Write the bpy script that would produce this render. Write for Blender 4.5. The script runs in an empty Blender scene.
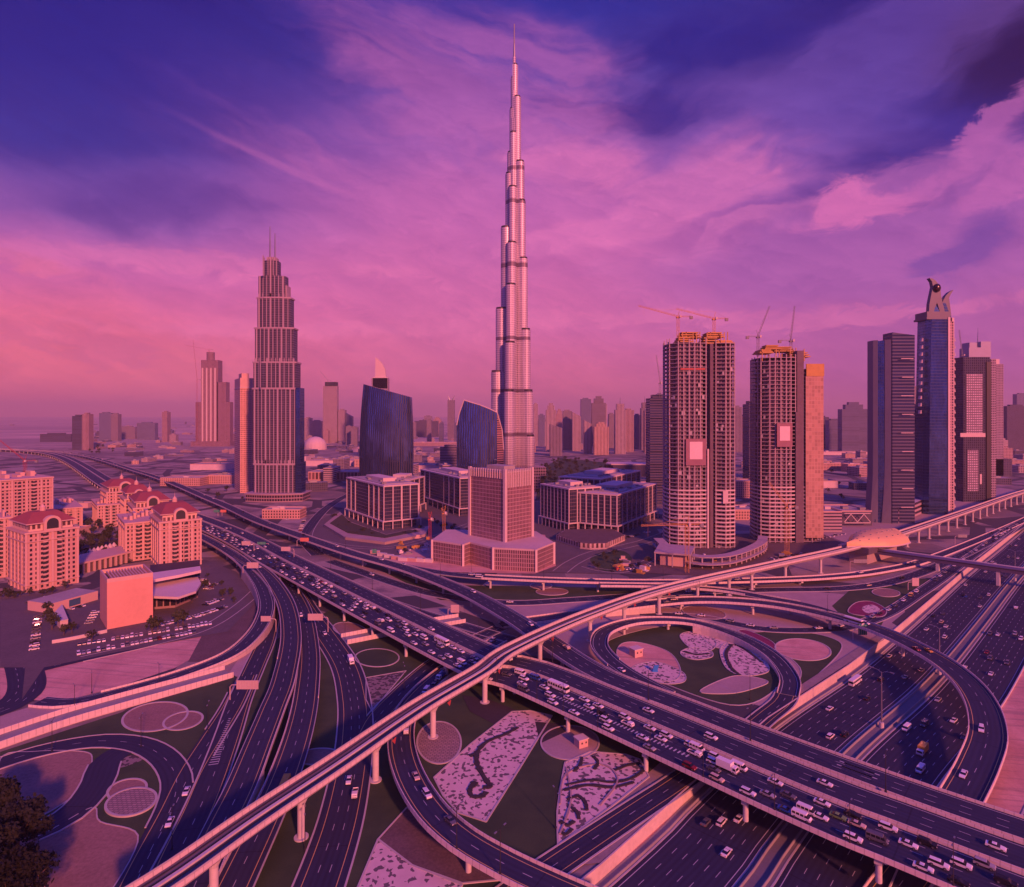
import bpy, math, random
from mathutils import Vector, Matrix
random.seed(7)
R = math.radians
SC = bpy.context.scene
COL = SC.collection

# ------------------------------------------------------------------ camera
H, F, HY = 130.0, 620.0, 415.0          # eye height, focal length in pixels, horizon row
cd = bpy.data.cameras.new('camera'); cam = bpy.data.objects.new('camera', cd); COL.objects.link(cam)
cam.location = (0, 0, H); cam.rotation_euler = (R(90), 0, 0)
cd.sensor_width = 36; cd.lens = 36 * F / 1024; cd.shift_y = -28.5 / 1024
cd.clip_start = 1; cd.clip_end = 120000
SC.camera = cam

# ------------------------------------------------------------------ colour helpers
def s2l(c):
    c = c / 255.0
    return c / 12.92 if c <= 0.04045 else ((c + 0.055) / 1.055) ** 2.4
def S(r, g, b): return (s2l(r), s2l(g), s2l(b), 1)

class NT:
    """thin wrapper that turns python calls into shader nodes"""
    def __init__(s, tree): s.t = tree; s.n = tree.nodes; s.l = tree.links
    def set(s, sock, v):
        if hasattr(v, 'is_output'): s.l.new(v, sock)
        elif isinstance(v, (tuple, list)) and len(v) == 3 and sock.type == 'RGBA': sock.default_value = (*v, 1)
        else: sock.default_value = v
    def m(s, op, a, b=None, c=None, clamp=False):
        n = s.n.new('ShaderNodeMath'); n.operation = op; n.use_clamp = clamp
        for i, v in enumerate((a, b, c)):
            if v is not None: s.set(n.inputs[i], v)
        return n.outputs[0]
    def mix(s, f, a, b, mode='MIX'):
        n = s.n.new('ShaderNodeMix'); n.data_type = 'RGBA'; n.blend_type = mode
        s.set(n.inputs[0], f); s.set(n.inputs[6], a); s.set(n.inputs[7], b); return n.outputs[2]
    def ramp(s, f, stops, interp='LINEAR'):
        n = s.n.new('ShaderNodeValToRGB'); s.set(n.inputs[0], f); cr = n.color_ramp; cr.interpolation = interp
        while len(cr.elements) < len(stops): cr.elements.new(0.5)
        for e, (p, c) in zip(cr.elements, stops): e.position = p; e.color = c if len(c) == 4 else (*c, 1)
        return n.outputs[0]
    def sm(s, x, lo, hi):
        n = s.n.new('ShaderNodeMapRange'); n.interpolation_type = 'SMOOTHSTEP'
        s.set(n.inputs[0], x); n.inputs[1].default_value = lo; n.inputs[2].default_value = hi
        return n.outputs[0]
    def comb(s, x, y, z=0.0):
        n = s.n.new('ShaderNodeCombineXYZ')
        for i, v in enumerate((x, y, z)): s.set(n.inputs[i], v)
        return n.outputs[0]
    def sep(s, v):
        n = s.n.new('ShaderNodeSeparateXYZ'); s.l.new(v, n.inputs[0]); return n.outputs
    def noise(s, vec, scale, detail=4, rough=0.55, dist=0.0):
        n = s.n.new('ShaderNodeTexNoise'); s.set(n.inputs['Vector'], vec)
        n.inputs['Scale'].default_value = scale; n.inputs['Detail'].default_value = detail
        n.inputs['Roughness'].default_value = rough; n.inputs['Distortion'].default_value = dist
        return n.outputs[0]
    def white(s, vec):
        n = s.n.new('ShaderNodeTexWhiteNoise'); n.noise_dimensions = '3D'; s.set(n.inputs[0], vec); return n.outputs[0]

# ------------------------------------------------------------------ light
SUN_EL, SUN_AZ = R(21), R(152)            # azimuth clockwise from +Y (view direction): behind the camera, to its right
w = bpy.data.worlds.new('World'); SC.world = w; w.use_nodes = True
w.node_tree.nodes.clear(); T = NT(w.node_tree)
tc = T.n.new('ShaderNodeTexCoord'); dx, dy, dz = T.sep(tc.outputs['Generated'])
az = T.m('ARCTAN2', dx, dy)
hor = T.m('SQRT', T.m('ADD', T.m('MULTIPLY', dx, dx), T.m('MULTIPLY', dy, dy)))
el = T.m('DIVIDE', dz, T.m('MAXIMUM', hor, 0.001))
def AE(px, py):                            # photograph direction -> azimuth and slope
    a = math.atan((px - 512) / F); return a, (HY - py) / F * math.cos(a)
def blob(px, py, ra, rb, ang=0.0):
    a0, e0 = AE(px, py); ca, sa = math.cos(R(ang)), math.sin(R(ang))
    da = T.m('SUBTRACT', az, a0); de = T.m('SUBTRACT', el, e0)
    p = T.m('DIVIDE', T.m('ADD', T.m('MULTIPLY', da, ca), T.m('MULTIPLY', de, sa)), ra / F)
    q = T.m('DIVIDE', T.m('SUBTRACT', T.m('MULTIPLY', de, ca), T.m('MULTIPLY', da, sa)), rb / F)
    r2 = T.m('ADD', T.m('MULTIPLY', p, p), T.m('MULTIPLY', q, q))
    return T.m('EXPONENT', T.m('MULTIPLY', r2, -1.0))
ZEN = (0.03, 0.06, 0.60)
wn1 = T.noise(T.comb(T.m('MULTIPLY', az, 1.0), T.m('MULTIPLY', el, 1.6), .3), 2.6, 6, .5, .2)
wn2 = T.noise(T.comb(T.m('MULTIPLY', az, 1.0), T.m('MULTIPLY', el, 1.6), 5.3), 2.8, 6, .5, .2)
az0, el0 = az, el
az = T.m('ADD', az0, T.m('MULTIPLY', T.m('SUBTRACT', wn1, .5), .42)); el = T.m('ADD', el0, T.m('MULTIPLY', T.m('SUBTRACT', wn2, .5), .22))
eps = T.m('MULTIPLY', T.m('ADD', el0, T.m('MULTIPLY', T.m('SUBTRACT', wn2, .5), .14)), 1.0 / 1.2, clamp=True)
def rp(stops): return T.ramp(eps, [(p / 1.2, c) for p, c in stops])
CL = rp([(0, S(236, 100, 112)), (.10, S(230, 104, 132)), (.20, S(204, 100, 162)), (.27, S(132, 80, 162)), (.36, S(50, 52, 148)), (.46, S(14, 34, 136)), (.62, S(0, 16, 112)), (1.0, ZEN)])
CC = rp([(0, S(216, 100, 132)), (.15, S(206, 102, 160)), (.32, S(186, 96, 166)), (.44, S(134, 80, 164)), (.55, S(76, 62, 156)), (.65, S(28, 42, 144)), (.8, S(14, 34, 138)), (1.0, ZEN)])
CR = rp([(0, S(166, 84, 150)), (.13, S(168, 88, 158)), (.24, S(150, 82, 160)), (.34, S(100, 68, 158)), (.43, S(46, 48, 146)), (.54, S(4, 18, 108)), (.8, S(6, 24, 118)), (1.0, ZEN)])
col = T.mix(T.sm(az0, -.62, -.08), CL, CC); col = T.mix(T.sm(az0, .08, .62), col, CR)
REAR = rp([(0, S(120, 74, 150)), (.15, S(70, 66, 160)), (.5, S(24, 50, 160)), (1.0, ZEN)])  # unseen sky behind the camera, set bluer to tint fronts and reflections
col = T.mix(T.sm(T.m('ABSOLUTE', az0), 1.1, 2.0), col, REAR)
def add(*bs):
    r = bs[0]
    for b in bs[1:]: r = T.m('ADD', r, b)
    return r
def stretch(deg, su, sv, sc, seed=0.0):
    c_, s_ = math.cos(R(deg)), math.sin(R(deg))
    ru = T.m('ADD', T.m('MULTIPLY', az, c_), T.m('MULTIPLY', el, s_)); rv = T.m('SUBTRACT', T.m('MULTIPLY', el, c_), T.m('MULTIPLY', az, s_))
    return T.noise(T.comb(T.m('MULTIPLY', ru, su), T.m('MULTIPLY', rv, sv), seed), sc, 11, .60, .35)
nst = stretch(-16, 1.6, 7, 3.0); nst2 = stretch(18, 1.8, 7, 3.0, 2.0); ncu = T.noise(T.comb(az0, T.m('MULTIPLY', el0, 1.35)), 9, 12, .62, .5); fine = T.noise(T.comb(az0, T.m('MULTIPLY', el0, 2.2), 9.0), 14, 12, .7, 1.0)
def cloud(mask, nz, colr, amt, lo=.12, hi=.75, sharp=1.0):
    global col
    nn = T.m('ADD', .40, T.m('MULTIPLY', T.sm(nz, .25, .75), .95))
    f = T.sm(T.m('MULTIPLY', mask, nn), lo, hi); col = T.mix(T.m('MULTIPLY', f, amt), col, colr)
BL = S(2, 24, 124)
cloud(add(blob(705, 45, 120, 34, -8), blob(640, 108, 110, 22, -10), blob(940, 150, 95, 34, 18), blob(890, 165, 60, 24, 15), blob(975, 250, 34, 26, 35), blob(985, 40, 90, 90, 0)), T.m('ADD', .12, nst2), BL, .8, .1, 1.0)
cloud(add(blob(90, 60, 260, 60, 4), blob(60, 130, 150, 26, 3), blob(300, 40, 160, 30, -6), blob(170, 205, 120, 16, 4)), T.m('ADD', .12, nst), BL, .45, .1, 1.1)
cloud(add(blob(1010, 30, 90, 60, 0)), .6, S(0, 2, 62), .9, .2, 1.0)
# high cirrus fanning across the middle, then the swirl, the thin streak and the low veil
cloud(add(blob(850, 100, 190, 46, 32), blob(780, 110, 130, 40, 30), blob(900, 40, 130, 40, 38)), nst2, S(108, 74, 164), .45, .1, 1.15)
cloud(add(blob(560, 130, 130, 60, -28), blob(450, 90, 120, 50, -30), blob(420, 200, 200, 50, -12), blob(520, 40, 90, 30, -20)), nst, S(186, 96, 166), .5, .08, 1.15)
cloud(add(blob(640, 230, 110, 16, 12), blob(735, 175, 36, 44, -38), blob(690, 205, 70, 20, 16), blob(600, 240, 60, 9, 0), blob(620, 160, 120, 30, -14)), nst2, S(216, 112, 174), .62, .1, 1.05)
azw, elw = az, el; az, el = T.m('ADD', az0, T.m('MULTIPLY', T.m('SUBTRACT', fine, .5), .03)), T.m('ADD', el0, T.m('MULTIPLY', T.m('SUBTRACT', wn2, .5), .03))
cloud(add(blob(300, 174, 84, 4.5, -19)), T.m('ADD', .15, nst), S(190, 100, 170), .4, .08, 1.1)
az, el = azw, elw
cloud(add(blob(720, 242, 130, 7, 10), blob(760, 225, 90, 6, 22)), nst2, S(200, 106, 172), .6, .15, .9)
# the cumulus bank on one side: soft body, then bright sunlit tops with firm edges
az, el = T.m('ADD', az0, T.m('MULTIPLY', T.m('SUBTRACT', ncu, .5), .10)), T.m('ADD', el0, T.m('MULTIPLY', T.m('SUBTRACT', fine, .5), .07))
bank = add(blob(930, 215, 120, 34, 6), blob(840, 215, 46, 24, 10), blob(1010, 195, 60, 34, 16), blob(880, 262, 200, 36, 0), blob(940, 182, 44, 22, 20))
cloud(bank, .62, S(160, 88, 164), .75, .10, 1.0)
cloud(add(blob(836, 199, 27, 13, 14), blob(862, 212, 50, 12, 6)), T.m('ADD', .1, ncu), S(214, 108, 172), .7, .18, .85)
cloud(add(blob(935, 182, 34, 12, 24), blob(985, 192, 30, 10, 30), blob(1015, 172, 24, 20, 30), blob(1000, 120, 40, 12, 40), blob(970, 135, 26, 6, 38)), T.m('ADD', .06, ncu), S(184, 96, 168), .65, .12, .9)
cloud(add(blob(978, 243, 34, 18, 40), blob(940, 258, 24, 9, 20)), T.m('ADD', .1, fine), S(92, 62, 152), .6, .12, 1.0)
cloud(add(blob(50, 355, 130, 26, -8), blob(150, 378, 70, 18, 6), blob(20, 262, 70, 12, -8)), ncu, S(236, 114, 140), .4, .2, .8)
cloud(add(blob(40, 335, 60, 16, -8), blob(125, 352, 44, 14, 0)), fine, S(190, 88, 140), .4, .25, .9)
cloud(add(blob(180, 262, 240, 12, 2), blob(330, 330, 260, 10, 2), blob(620, 318, 260, 8, -2), blob(860, 318, 150, 6, 4)), nst, S(232, 118, 170), .35, .2, .9)
fib = stretch(-24, 1.0, 16, 4.5, 7.0); tex = T.m('ADD', .22, T.m('ADD', T.m('MULTIPLY', nst, .40), T.m('ADD', T.m('MULTIPLY', fine, .42), T.m('ADD', T.m('MULTIPLY', ncu, .30), T.m('MULTIPLY', fib, .44)))))
col = T.mix(1.0, col, T.comb(tex, tex, T.m('ADD', T.m('MULTIPLY', tex, .5), .5)), 'MULTIPLY')
az, el = az0, el0
# the atmosphere's own physical sky, faint under the coloured evening cloud
sky = T.n.new('ShaderNodeTexSky'); sky.sky_type = 'NISHITA'; sky.sun_disc = False
sky.sun_elevation = SUN_EL; sky.sun_rotation = SUN_AZ
phys = T.mix(1.0, sky.outputs[0], (.0005, .0006, .0015), 'MULTIPLY')
col = T.mix(1.0, col, phys, 'ADD')
below = T.sm(el, -.02, .0); col = T.mix(below, S(150, 70, 110), col)
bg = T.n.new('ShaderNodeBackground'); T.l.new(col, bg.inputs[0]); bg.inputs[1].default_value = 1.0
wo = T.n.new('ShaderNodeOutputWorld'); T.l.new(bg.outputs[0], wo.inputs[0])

sd = bpy.data.lights.new('sun', 'SUN'); sd.energy = 5.0; sd.angle = R(3.0); sd.color = (1.0, .245, .20)
sun = bpy.data.objects.new('sun', sd); COL.objects.link(sun)
sun.rotation_euler = Vector((math.sin(SUN_AZ) * math.cos(SUN_EL), math.cos(SUN_AZ) * math.cos(SUN_EL), math.sin(SUN_EL))).to_track_quat('Z', 'Y').to_euler()

vs = SC.view_settings; vs.view_transform = 'Standard'; vs.look = 'None'; vs.exposure = 0.17; vs.gamma = 1.0; vs.use_curve_mapping = False
SC.cycles.use_denoising = True
SC.cycles.max_bounces = 5; SC.cycles.diffuse_bounces = 2; SC.cycles.glossy_bounces = 2; SC.cycles.transmission_bounces = 2
SC.cycles.volume_bounces = 0; SC.cycles.sample_clamp_indirect = 4

# ------------------------------------------------------------------ materials
MATS = {}
def newmat(name):
    m = bpy.data.materials.new(name); m.use_nodes = True; m.node_tree.nodes.clear(); t = NT(m.node_tree)
    b = t.n.new('ShaderNodeBsdfPrincipled'); o = t.n.new('ShaderNodeOutputMaterial'); t.l.new(b.outputs[0], o.inputs[0])
    return m, t, b
def pos(t):
    g = t.n.new('ShaderNodeNewGeometry'); return g.outputs['Position']
def uvs(t):
    g = t.n.new('ShaderNodeUVMap'); g.uv_map = 'uv'; return t.sep(g.outputs[0])
def mat(name, c, rough=.8, metal=0.0, var=.18, scale=.15, grime=.12, bump=0.0, bscale=1.0):
    if name in MATS: return MATS[name]
    m, t, b = newmat(name); p = pos(t)
    n = t.noise(p, scale, 5, .6); n2 = t.noise(p, scale * 9, 3, .6)
    k = t.m('ADD', t.m('MULTIPLY', t.m('SUBTRACT', n, .5), var * 2.2), t.m('MULTIPLY', t.m('SUBTRACT', n2, .5), grime * 2.2))
    k = t.m('ADD', k, 1.0)
    t.set(b.inputs['Base Color'], t.mix(1.0, (*c, 1), t.comb(k, k, k), 'MULTIPLY'))
    b.inputs['Roughness'].default_value = rough; b.inputs['Metallic'].default_value = metal
    if bump:
        bp = t.n.new('ShaderNodeBump'); bp.inputs[0].default_value = bump; t.l.new(t.noise(p, bscale, 4), bp.inputs[2 if len(bp.inputs) < 5 else 'Height']); t.l.new(bp.outputs[0], b.inputs['Normal'])
    MATS[name] = m; return m
def plain(name, c, rough=.5, metal=0.0, spec=.5):
    if name in MATS: return MATS[name]
    m, t, b = newmat(name); oi = t.n.new('ShaderNodeObjectInfo')
    n = t.noise(pos(t), 1.3, 3)
    k = t.m('ADD', .82, t.m('ADD', t.m('MULTIPLY', n, .2), t.m('MULTIPLY', oi.outputs['Random'], .12)))
    t.set(b.inputs['Base Color'], t.mix(1.0, (*c, 1), t.comb(k, k, k), 'MULTIPLY'))
    b.inputs['Roughness'].default_value = rough; b.inputs['Metallic'].default_value = metal; b.inputs['Specular IOR Level'].default_value = spec
    MATS[name] = m; return m
def facade(name, wall, glass, pw=3.2, fh=3.6, mu=.25, mv=.3, grough=.12, gmetal=.5, wrough=.75, var=.5, lit=0.0):
    """wall with a grid of windows (u across, v up, in metres); every window takes its own tone"""
    if name in MATS: return MATS[name]
    m, t, b = newmat(name); u, v, _ = uvs(t)
    cu = t.m('DIVIDE', u, pw); cv = t.m('DIVIDE', v, fh)
    fu = t.m('FRACT', cu); fv = t.m('FRACT', cv)
    wu = t.m('MULTIPLY', t.m('GREATER_THAN', fu, mu / 2), t.m('LESS_THAN', fu, 1 - mu / 2))
    wv = t.m('MULTIPLY', t.m('GREATER_THAN', fv, mv), t.m('LESS_THAN', fv, .97))
    msk = t.m('MULTIPLY', wu, wv)
    rnd = t.white(t.comb(t.m('FLOOR', cu), t.m('FLOOR', cv), 1.7))
    g1 = t.mix(t.m('MULTIPLY', rnd, 1.0), tuple(x * (1 - var) for x in glass), tuple(min(1, x * (1 + var)) for x in glass))
    n = t.noise(pos(t), .06, 4); k = t.m('ADD', .78, t.m('MULTIPLY', n, .44))
    wc = t.mix(1.0, (*wall, 1), t.comb(k, k, k), 'MULTIPLY')
    t.set(b.inputs['Base Color'], t.mix(msk, wc, g1))
    t.set(b.inputs['Roughness'], t.m('ADD', wrough, t.m('MULTIPLY', msk, grough - wrough)))
    t.set(b.inputs['Metallic'], t.m('MULTIPLY', msk, gmetal))
    bp = t.n.new('ShaderNodeBump'); bp.inputs['Strength'].default_value = .5; bp.inputs['Distance'].default_value = .4; bp.invert = True
    t.l.new(msk, bp.inputs['Height']); t.l.new(bp.outputs[0], b.inputs['Normal'])
    MATS[name] = m; return m
def curtain(name, glass, line, pw=1.6, fh=4.0, lw=.12, lv=.1, rough=.12, metal=.75, wave=0.0, var=.35, band=None):
    """reflective curtain wall: thin mullions, floor lines, panes a little out of true"""
    if name in MATS: return MATS[name]
    m, t, b = newmat(name); u, v, _ = uvs(t)
    u2 = t.m('ADD', u, t.m('MULTIPLY', t.m('SINE', t.m('MULTIPLY', v, .16)), wave)) if wave else u
    cu = t.m('DIVIDE', u2, pw); cv = t.m('DIVIDE', v, fh)
    ln = t.m('MAXIMUM', t.m('LESS_THAN', t.m('FRACT', cu), lw), t.m('LESS_THAN', t.m('FRACT', cv), lv))
    rnd = t.white(t.comb(t.m('FLOOR', cu), t.m('FLOOR', cv), 3.1))
    big = t.noise(t.comb(t.m('MULTIPLY', u, .05), t.m('MULTIPLY', v, .025)), 1.2, 5, .65, .8)
    k = t.m('ADD', 1 - var, t.m('ADD', t.m('MULTIPLY', rnd, var * .9), t.m('MULTIPLY', t.sm(big, .35, .7), var * 1.4)))
    g = t.mix(1.0, (*glass, 1), t.comb(k, k, k), 'MULTIPLY')
    t.set(b.inputs['Base Color'], t.mix(ln, g, (*line, 1)))
    t.set(b.inputs['Roughness'], t.m('ADD', rough, t.m('MULTIPLY', ln, .4)))
    t.set(b.inputs['Metallic'], t.m('MULTIPLY', t.m('SUBTRACT', 1.0, ln), metal))
    bp = t.n.new('ShaderNodeBump'); bp.inputs['Strength'].default_value = .25; bp.inputs['Distance'].default_value = .15
    t.l.new(t.m('ADD', rnd, t.m('MULTIPLY', ln, 2.0)), bp.inputs['Height']); t.l.new(bp.outputs[0], b.inputs['Normal'])
    MATS[name] = m; return m

# ------------------------------------------------------------------ mesh builder
def lift(p, z): return Vector((p[0], p[1], z))
class MB:
    def __init__(s): s.v = []; s.f = []; s.u = []; s.m = []
    def poly(s, pts, uv=None, m=0):
        i = len(s.v); s.v += [tuple(p) for p in pts]; s.f.append(tuple(range(i, i + len(pts))))
        s.u.append(uv or [(p[0], p[1]) for p in pts]); s.m.append(m); return s
    def prism(s, pts, z0, z1, m=0, mt=None, top=None, bottom=True):
        """upright prism on a counter-clockwise plan; z1 a number or a function of (x, y)"""
        a = sum(pts[i][0] * pts[(i + 1) % len(pts)][1] - pts[(i + 1) % len(pts)][0] * pts[i][1] for i in range(len(pts)))
        if a < 0: pts = pts[::-1]
        zf = z1 if callable(z1) else (lambda x, y: z1)
        top = top or pts
        if a < 0 and top is not pts: top = top[::-1]
        n = len(pts); u = 0
        for i in range(n):
            p, q = pts[i], pts[(i + 1) % n]; P2, Q2 = top[i], top[(i + 1) % n]
            d = math.hypot(q[0] - p[0], q[1] - p[1]); a1, b1 = zf(*P2[:2]), zf(*Q2[:2])
            s.poly([(p[0], p[1], z0), (q[0], q[1], z0), (Q2[0], Q2[1], b1), (P2[0], P2[1], a1)], [(u, z0), (u + d, z0), (u + d, b1), (u, a1)], m); u += d
        s.poly([(p[0], p[1], zf(*p[:2])) for p in top], None, m if mt is None else mt)
        if bottom: s.poly([(p[0], p[1], z0) for p in pts[::-1]], None, m if mt is None else mt)
        return s
    def box(s, x0, x1, y0, y1, z0, z1, m=0, mt=None): return s.prism([(x0, y0), (x1, y0), (x1, y1), (x0, y1)], z0, z1, m, mt)
    def obox(s, cx, cy, wx, wy, z0, z1, ang=0, m=0, mt=None):
        c, n = math.cos(ang), math.sin(ang)
        return s.prism([(cx + c * x - n * y, cy + n * x + c * y) for x, y in ((-wx / 2, -wy / 2), (wx / 2, -wy / 2), (wx / 2, wy / 2), (-wx / 2, wy / 2))], z0, z1, m, mt)
    def cyl(s, cx, cy, r, z0, z1, n=16, m=0, r1=None, mt=None):
        r1 = r if r1 is None else r1
        a = [(cx + r * math.cos(2 * math.pi * i / n), cy + r * math.sin(2 * math.pi * i / n)) for i in range(n)]
        b = [(cx + r1 * math.cos(2 * math.pi * i / n), cy + r1 * math.sin(2 * math.pi * i / n)) for i in range(n)]
        return s.prism(a, z0, z1, m, mt, top=b)
    def tube(s, p0, p1, r0, r1=None, n=6, m=0, cap=True):
        p0, p1 = Vector(p0), Vector(p1); r1 = r0 if r1 is None else r1; d = (p1 - p0)
        if d.length < 1e-6: return s
        d.normalize(); a = d.orthogonal().normalized(); b = d.cross(a); L = (p1 - p0).length
        A = [p0 + (a * math.cos(2 * math.pi * i / n) + b * math.sin(2 * math.pi * i / n)) * r0 for i in range(n)]
        B = [p1 + (a * math.cos(2 * math.pi * i / n) + b * math.sin(2 * math.pi * i / n)) * r1 for i in range(n)]
        for i in range(n):
            j = (i + 1) % n; s.poly([A[i], A[j], B[j], B[i]], [(i, 0), (i + 1, 0), (i + 1, L), (i, L)], m)
        if cap: s.poly(A[::-1], None, m); s.poly(B, None, m)
        return s
    def path(s, pts, r, n=6, m=0):
        for a, b in zip(pts, pts[1:]): s.tube(a, b, r, r, n, m)
        return s
    def loft(s, rings, m=0, closed=True, cap=True):
        L = 0
        for k, (A, B) in enumerate(zip(rings, rings[1:])):
            n = len(A); L2 = L + (Vector(B[0]) - Vector(A[0])).length; u = 0
            for i in range(n if closed else n - 1):
                j = (i + 1) % n; d = (Vector(A[j]) - Vector(A[i])).length
                s.poly([A[i], A[j], B[j], B[i]], [(u, L), (u + d, L), (u + d, L2), (u, L2)], m); u += d
            L = L2
        if cap and closed: s.poly(list(rings[0])[::-1], None, m); s.poly(rings[-1], None, m)
        return s
    def build(s, name, mats, parent=None, smooth=False, off=(0, 0, 0), weld=False, link=True):
        me = bpy.data.meshes.new(name); o = Vector(off)
        me.from_pydata([tuple(Vector(p) - o) for p in s.v], [], s.f)
        uvl = me.uv_layers.new(name='uv'); fl = [c for f in s.u for q in f for c in q[:2]]
        uvl.data.foreach_set('uv', fl)
        if not isinstance(mats, (list, tuple)): mats = [mats]
        for x in mats: me.materials.append(x)
        me.polygons.foreach_set('material_index', s.m)
        if smooth or weld:
            import bmesh
            bm = bmesh.new(); bm.from_mesh(me); bmesh.ops.remove_doubles(bm, verts=bm.verts, dist=.001); bm.to_mesh(me); bm.free()
        if smooth: me.polygons.foreach_set('use_smooth', [True] * len(me.polygons))
        me.update()
        ob = bpy.data.objects.new(name, me)
        if link: COL.objects.link(ob)
        if parent: ob.parent = parent
        else: ob.location = o
        return ob

def tag(o, label=None, cat=None, group=None, kind=None):
    for k, v in (('label', label), ('category', cat), ('group', group), ('kind', kind)):
        if v: o[k] = v
    return o
def root(name, label, cat, loc=(0, 0, 0), rot=0.0, group=None):
    o = bpy.data.objects.new(name, None); COL.objects.link(o); o.empty_display_size = 2
    o.location = loc; o.rotation_euler = (0, 0, rot); return tag(o, label, cat, group)
def clone(o, parent=None):
    c = o.copy(); COL.objects.link(c)
    if parent: c.parent = parent
    for ch in o.children: clone(ch, c)
    return c

def P(px, py, z=0.0):                     # photograph pixel + height above the city's ground -> world point
    Y = F * (H - z) / (py - HY); return Vector(((px - 512) * Y / F, Y, z))
def ZT(py, Y): return H - (py - HY) * Y / F
def XA(px, Y): return (px - 512) * Y / F

# ------------------------------------------------------------------ shared materials
ASPH = None
def asphalt(name, c, lane=3.6):
    m, t, b = newmat(name); u, v, _ = uvs(t)
    wear = t.m('MULTIPLY', t.m('COSINE', t.m('MULTIPLY', u, 4 * math.pi / lane)), .11)
    st = t.noise(t.comb(t.m('MULTIPLY', u, .9), t.m('MULTIPLY', v, .03)), 1.0, 4)
    pt = t.noise(t.comb(t.m('MULTIPLY', u, .12), t.m('MULTIPLY', v, .02)), 1.0, 2)
    gr = t.noise(pos(t), 1.5, 5, .7)
    k = t.m('ADD', t.m('ADD', .42, wear), t.m('ADD', t.m('MULTIPLY', st, .55), t.m('ADD', t.m('MULTIPLY', pt, .5), t.m('MULTIPLY', gr, .25))))
    k = t.m('MULTIPLY', k, t.m('SUBTRACT', 1.0, t.m('MULTIPLY', t.m('LESS_THAN', t.m('FRACT', t.m('DIVIDE', v, 37.0)), .011), .35)))
    t.set(b.inputs['Base Color'], t.mix(1.0, (*c, 1), t.comb(k, k, k), 'MULTIPLY'))
    b.inputs['Roughness'].default_value = .75; b.inputs['Specular IOR Level'].default_value = .3; MATS[name] = m; return m
M_ASPH = asphalt('asphalt', (.027, .031, .064)); M_ASPH2 = asphalt('dark_asphalt', (.024, .027, .055))
M_CONC = mat('concrete', (.42, .40, .38), .85, var=.2, scale=.08, grime=.16)
M_CONC2 = mat('pale_concrete', (.56, .52, .49), .8, var=.18, scale=.1, grime=.14)
M_CONCD = mat('grey_concrete', (.26, .25, .25), .9, var=.25, scale=.1)
M_WHITE = mat('road_paint', (.5, .5, .5), .6, var=.2, scale=.4)
M_YEL = mat('yellow_road_paint', (.62, .42, .14), .6, var=.2, scale=.4)
M_STEEL = mat('galvanised_steel', (.30, .30, .32), .45, .6, var=.1)
M_DARK = mat('dark_metal', (.045, .045, .05), .5, .4, var=.1)
M_KERB = mat('kerb_concrete', (.46, .42, .39), .85, var=.15, scale=.3)
M_ROOF = mat('flat_roof', (.36, .33, .31), .9, var=.3, scale=.05, grime=.2)
M_RUST = mat('red_panel', (.42, .06, .05), .5, var=.1)
M_GREEN = mat('green_sign_panel', (.02, .25, .16), .5, var=.1)
# ------------------------------------------------------------------ terrain
m, t, b = newmat('city_ground'); p = pos(t)
n1 = t.noise(p, .004, 6, .6, .4); n2 = t.noise(p, .03, 5, .65); n3 = t.noise(p, .5, 4, .6)
c = t.mix(t.sm(n1, .38, .62), (.20, .16, .14), (.40, .31, .25)); c = t.mix(t.sm(n2, .42, .6), c, (.17, .14, .14))
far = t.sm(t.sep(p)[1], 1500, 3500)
n4 = t.noise(t.comb(t.m('MULTIPLY', t.sep(p)[0], .25), t.sep(p)[1]), .0022, 6, .65)
vo = t.n.new('ShaderNodeTexVoronoi'); vo.distance = 'CHEBYCHEV'; t.l.new(p, vo.inputs['Vector']); vo.inputs['Scale'].default_value = .022
ve = t.n.new('ShaderNodeTexVoronoi'); ve.feature = 'DISTANCE_TO_EDGE'; t.l.new(p, ve.inputs['Vector']); ve.inputs['Scale'].default_value = .009
vc = t.sep(vo.outputs['Color']); c = t.mix(t.m('MULTIPLY', t.m('GREATER_THAN', vc[0], .5), .6), c, t.mix(vc[1], (.07, .065, .07), (.46, .38, .33)))
c = t.mix(t.m('LESS_THAN', ve.outputs['Distance'], .06), c, (.05, .05, .06))
c = t.mix(far, c, t.mix(t.sm(n4, .38, .66), (.30, .24, .22), (.60, .45, .36)))  # far desert plain, with haze brightness put into its colour
k = t.m('ADD', .75, t.m('MULTIPLY', n3, .5)); t.set(b.inputs['Base Color'], t.mix(1.0, c, t.comb(k, k, k), 'MULTIPLY')); b.inputs['Roughness'].default_value = .95
M_GROUND = m
m, t, b = newmat('sand'); p = pos(t)
n1 = t.noise(p, .035, 6, .62, .6); n3 = t.noise(p, .9, 5, .65)
tr = t.noise(t.comb(t.m('ADD', t.m('MULTIPLY', t.sep(p)[0], .05), t.m('MULTIPLY', t.sep(p)[1], .3)), t.m('MULTIPLY', t.sep(p)[0], .01)), 1.2, 4, .6, .4)
c = t.mix(t.sm(n1, .35, .68), (.52, .28, .22), (.68, .40, .31)); c = t.mix(t.m('MULTIPLY', t.sm(tr, .52, .62), .4), c, (.22, .18, .16))
k = t.m('ADD', .75, t.m('MULTIPLY', n3, .5)); t.set(b.inputs['Base Color'], t.mix(1.0, c, t.comb(k, k, k), 'MULTIPLY')); b.inputs['Roughness'].default_value = .95
M_SAND = m
m, t, b = newmat('grass'); p = pos(t)
n1 = t.noise(p, .05, 5, .6); n3 = t.noise(p, 2.2, 5, .7); c = t.mix(t.sm(n1, .35, .65), (.024, .050, .020), (.042, .074, .028))
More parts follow.
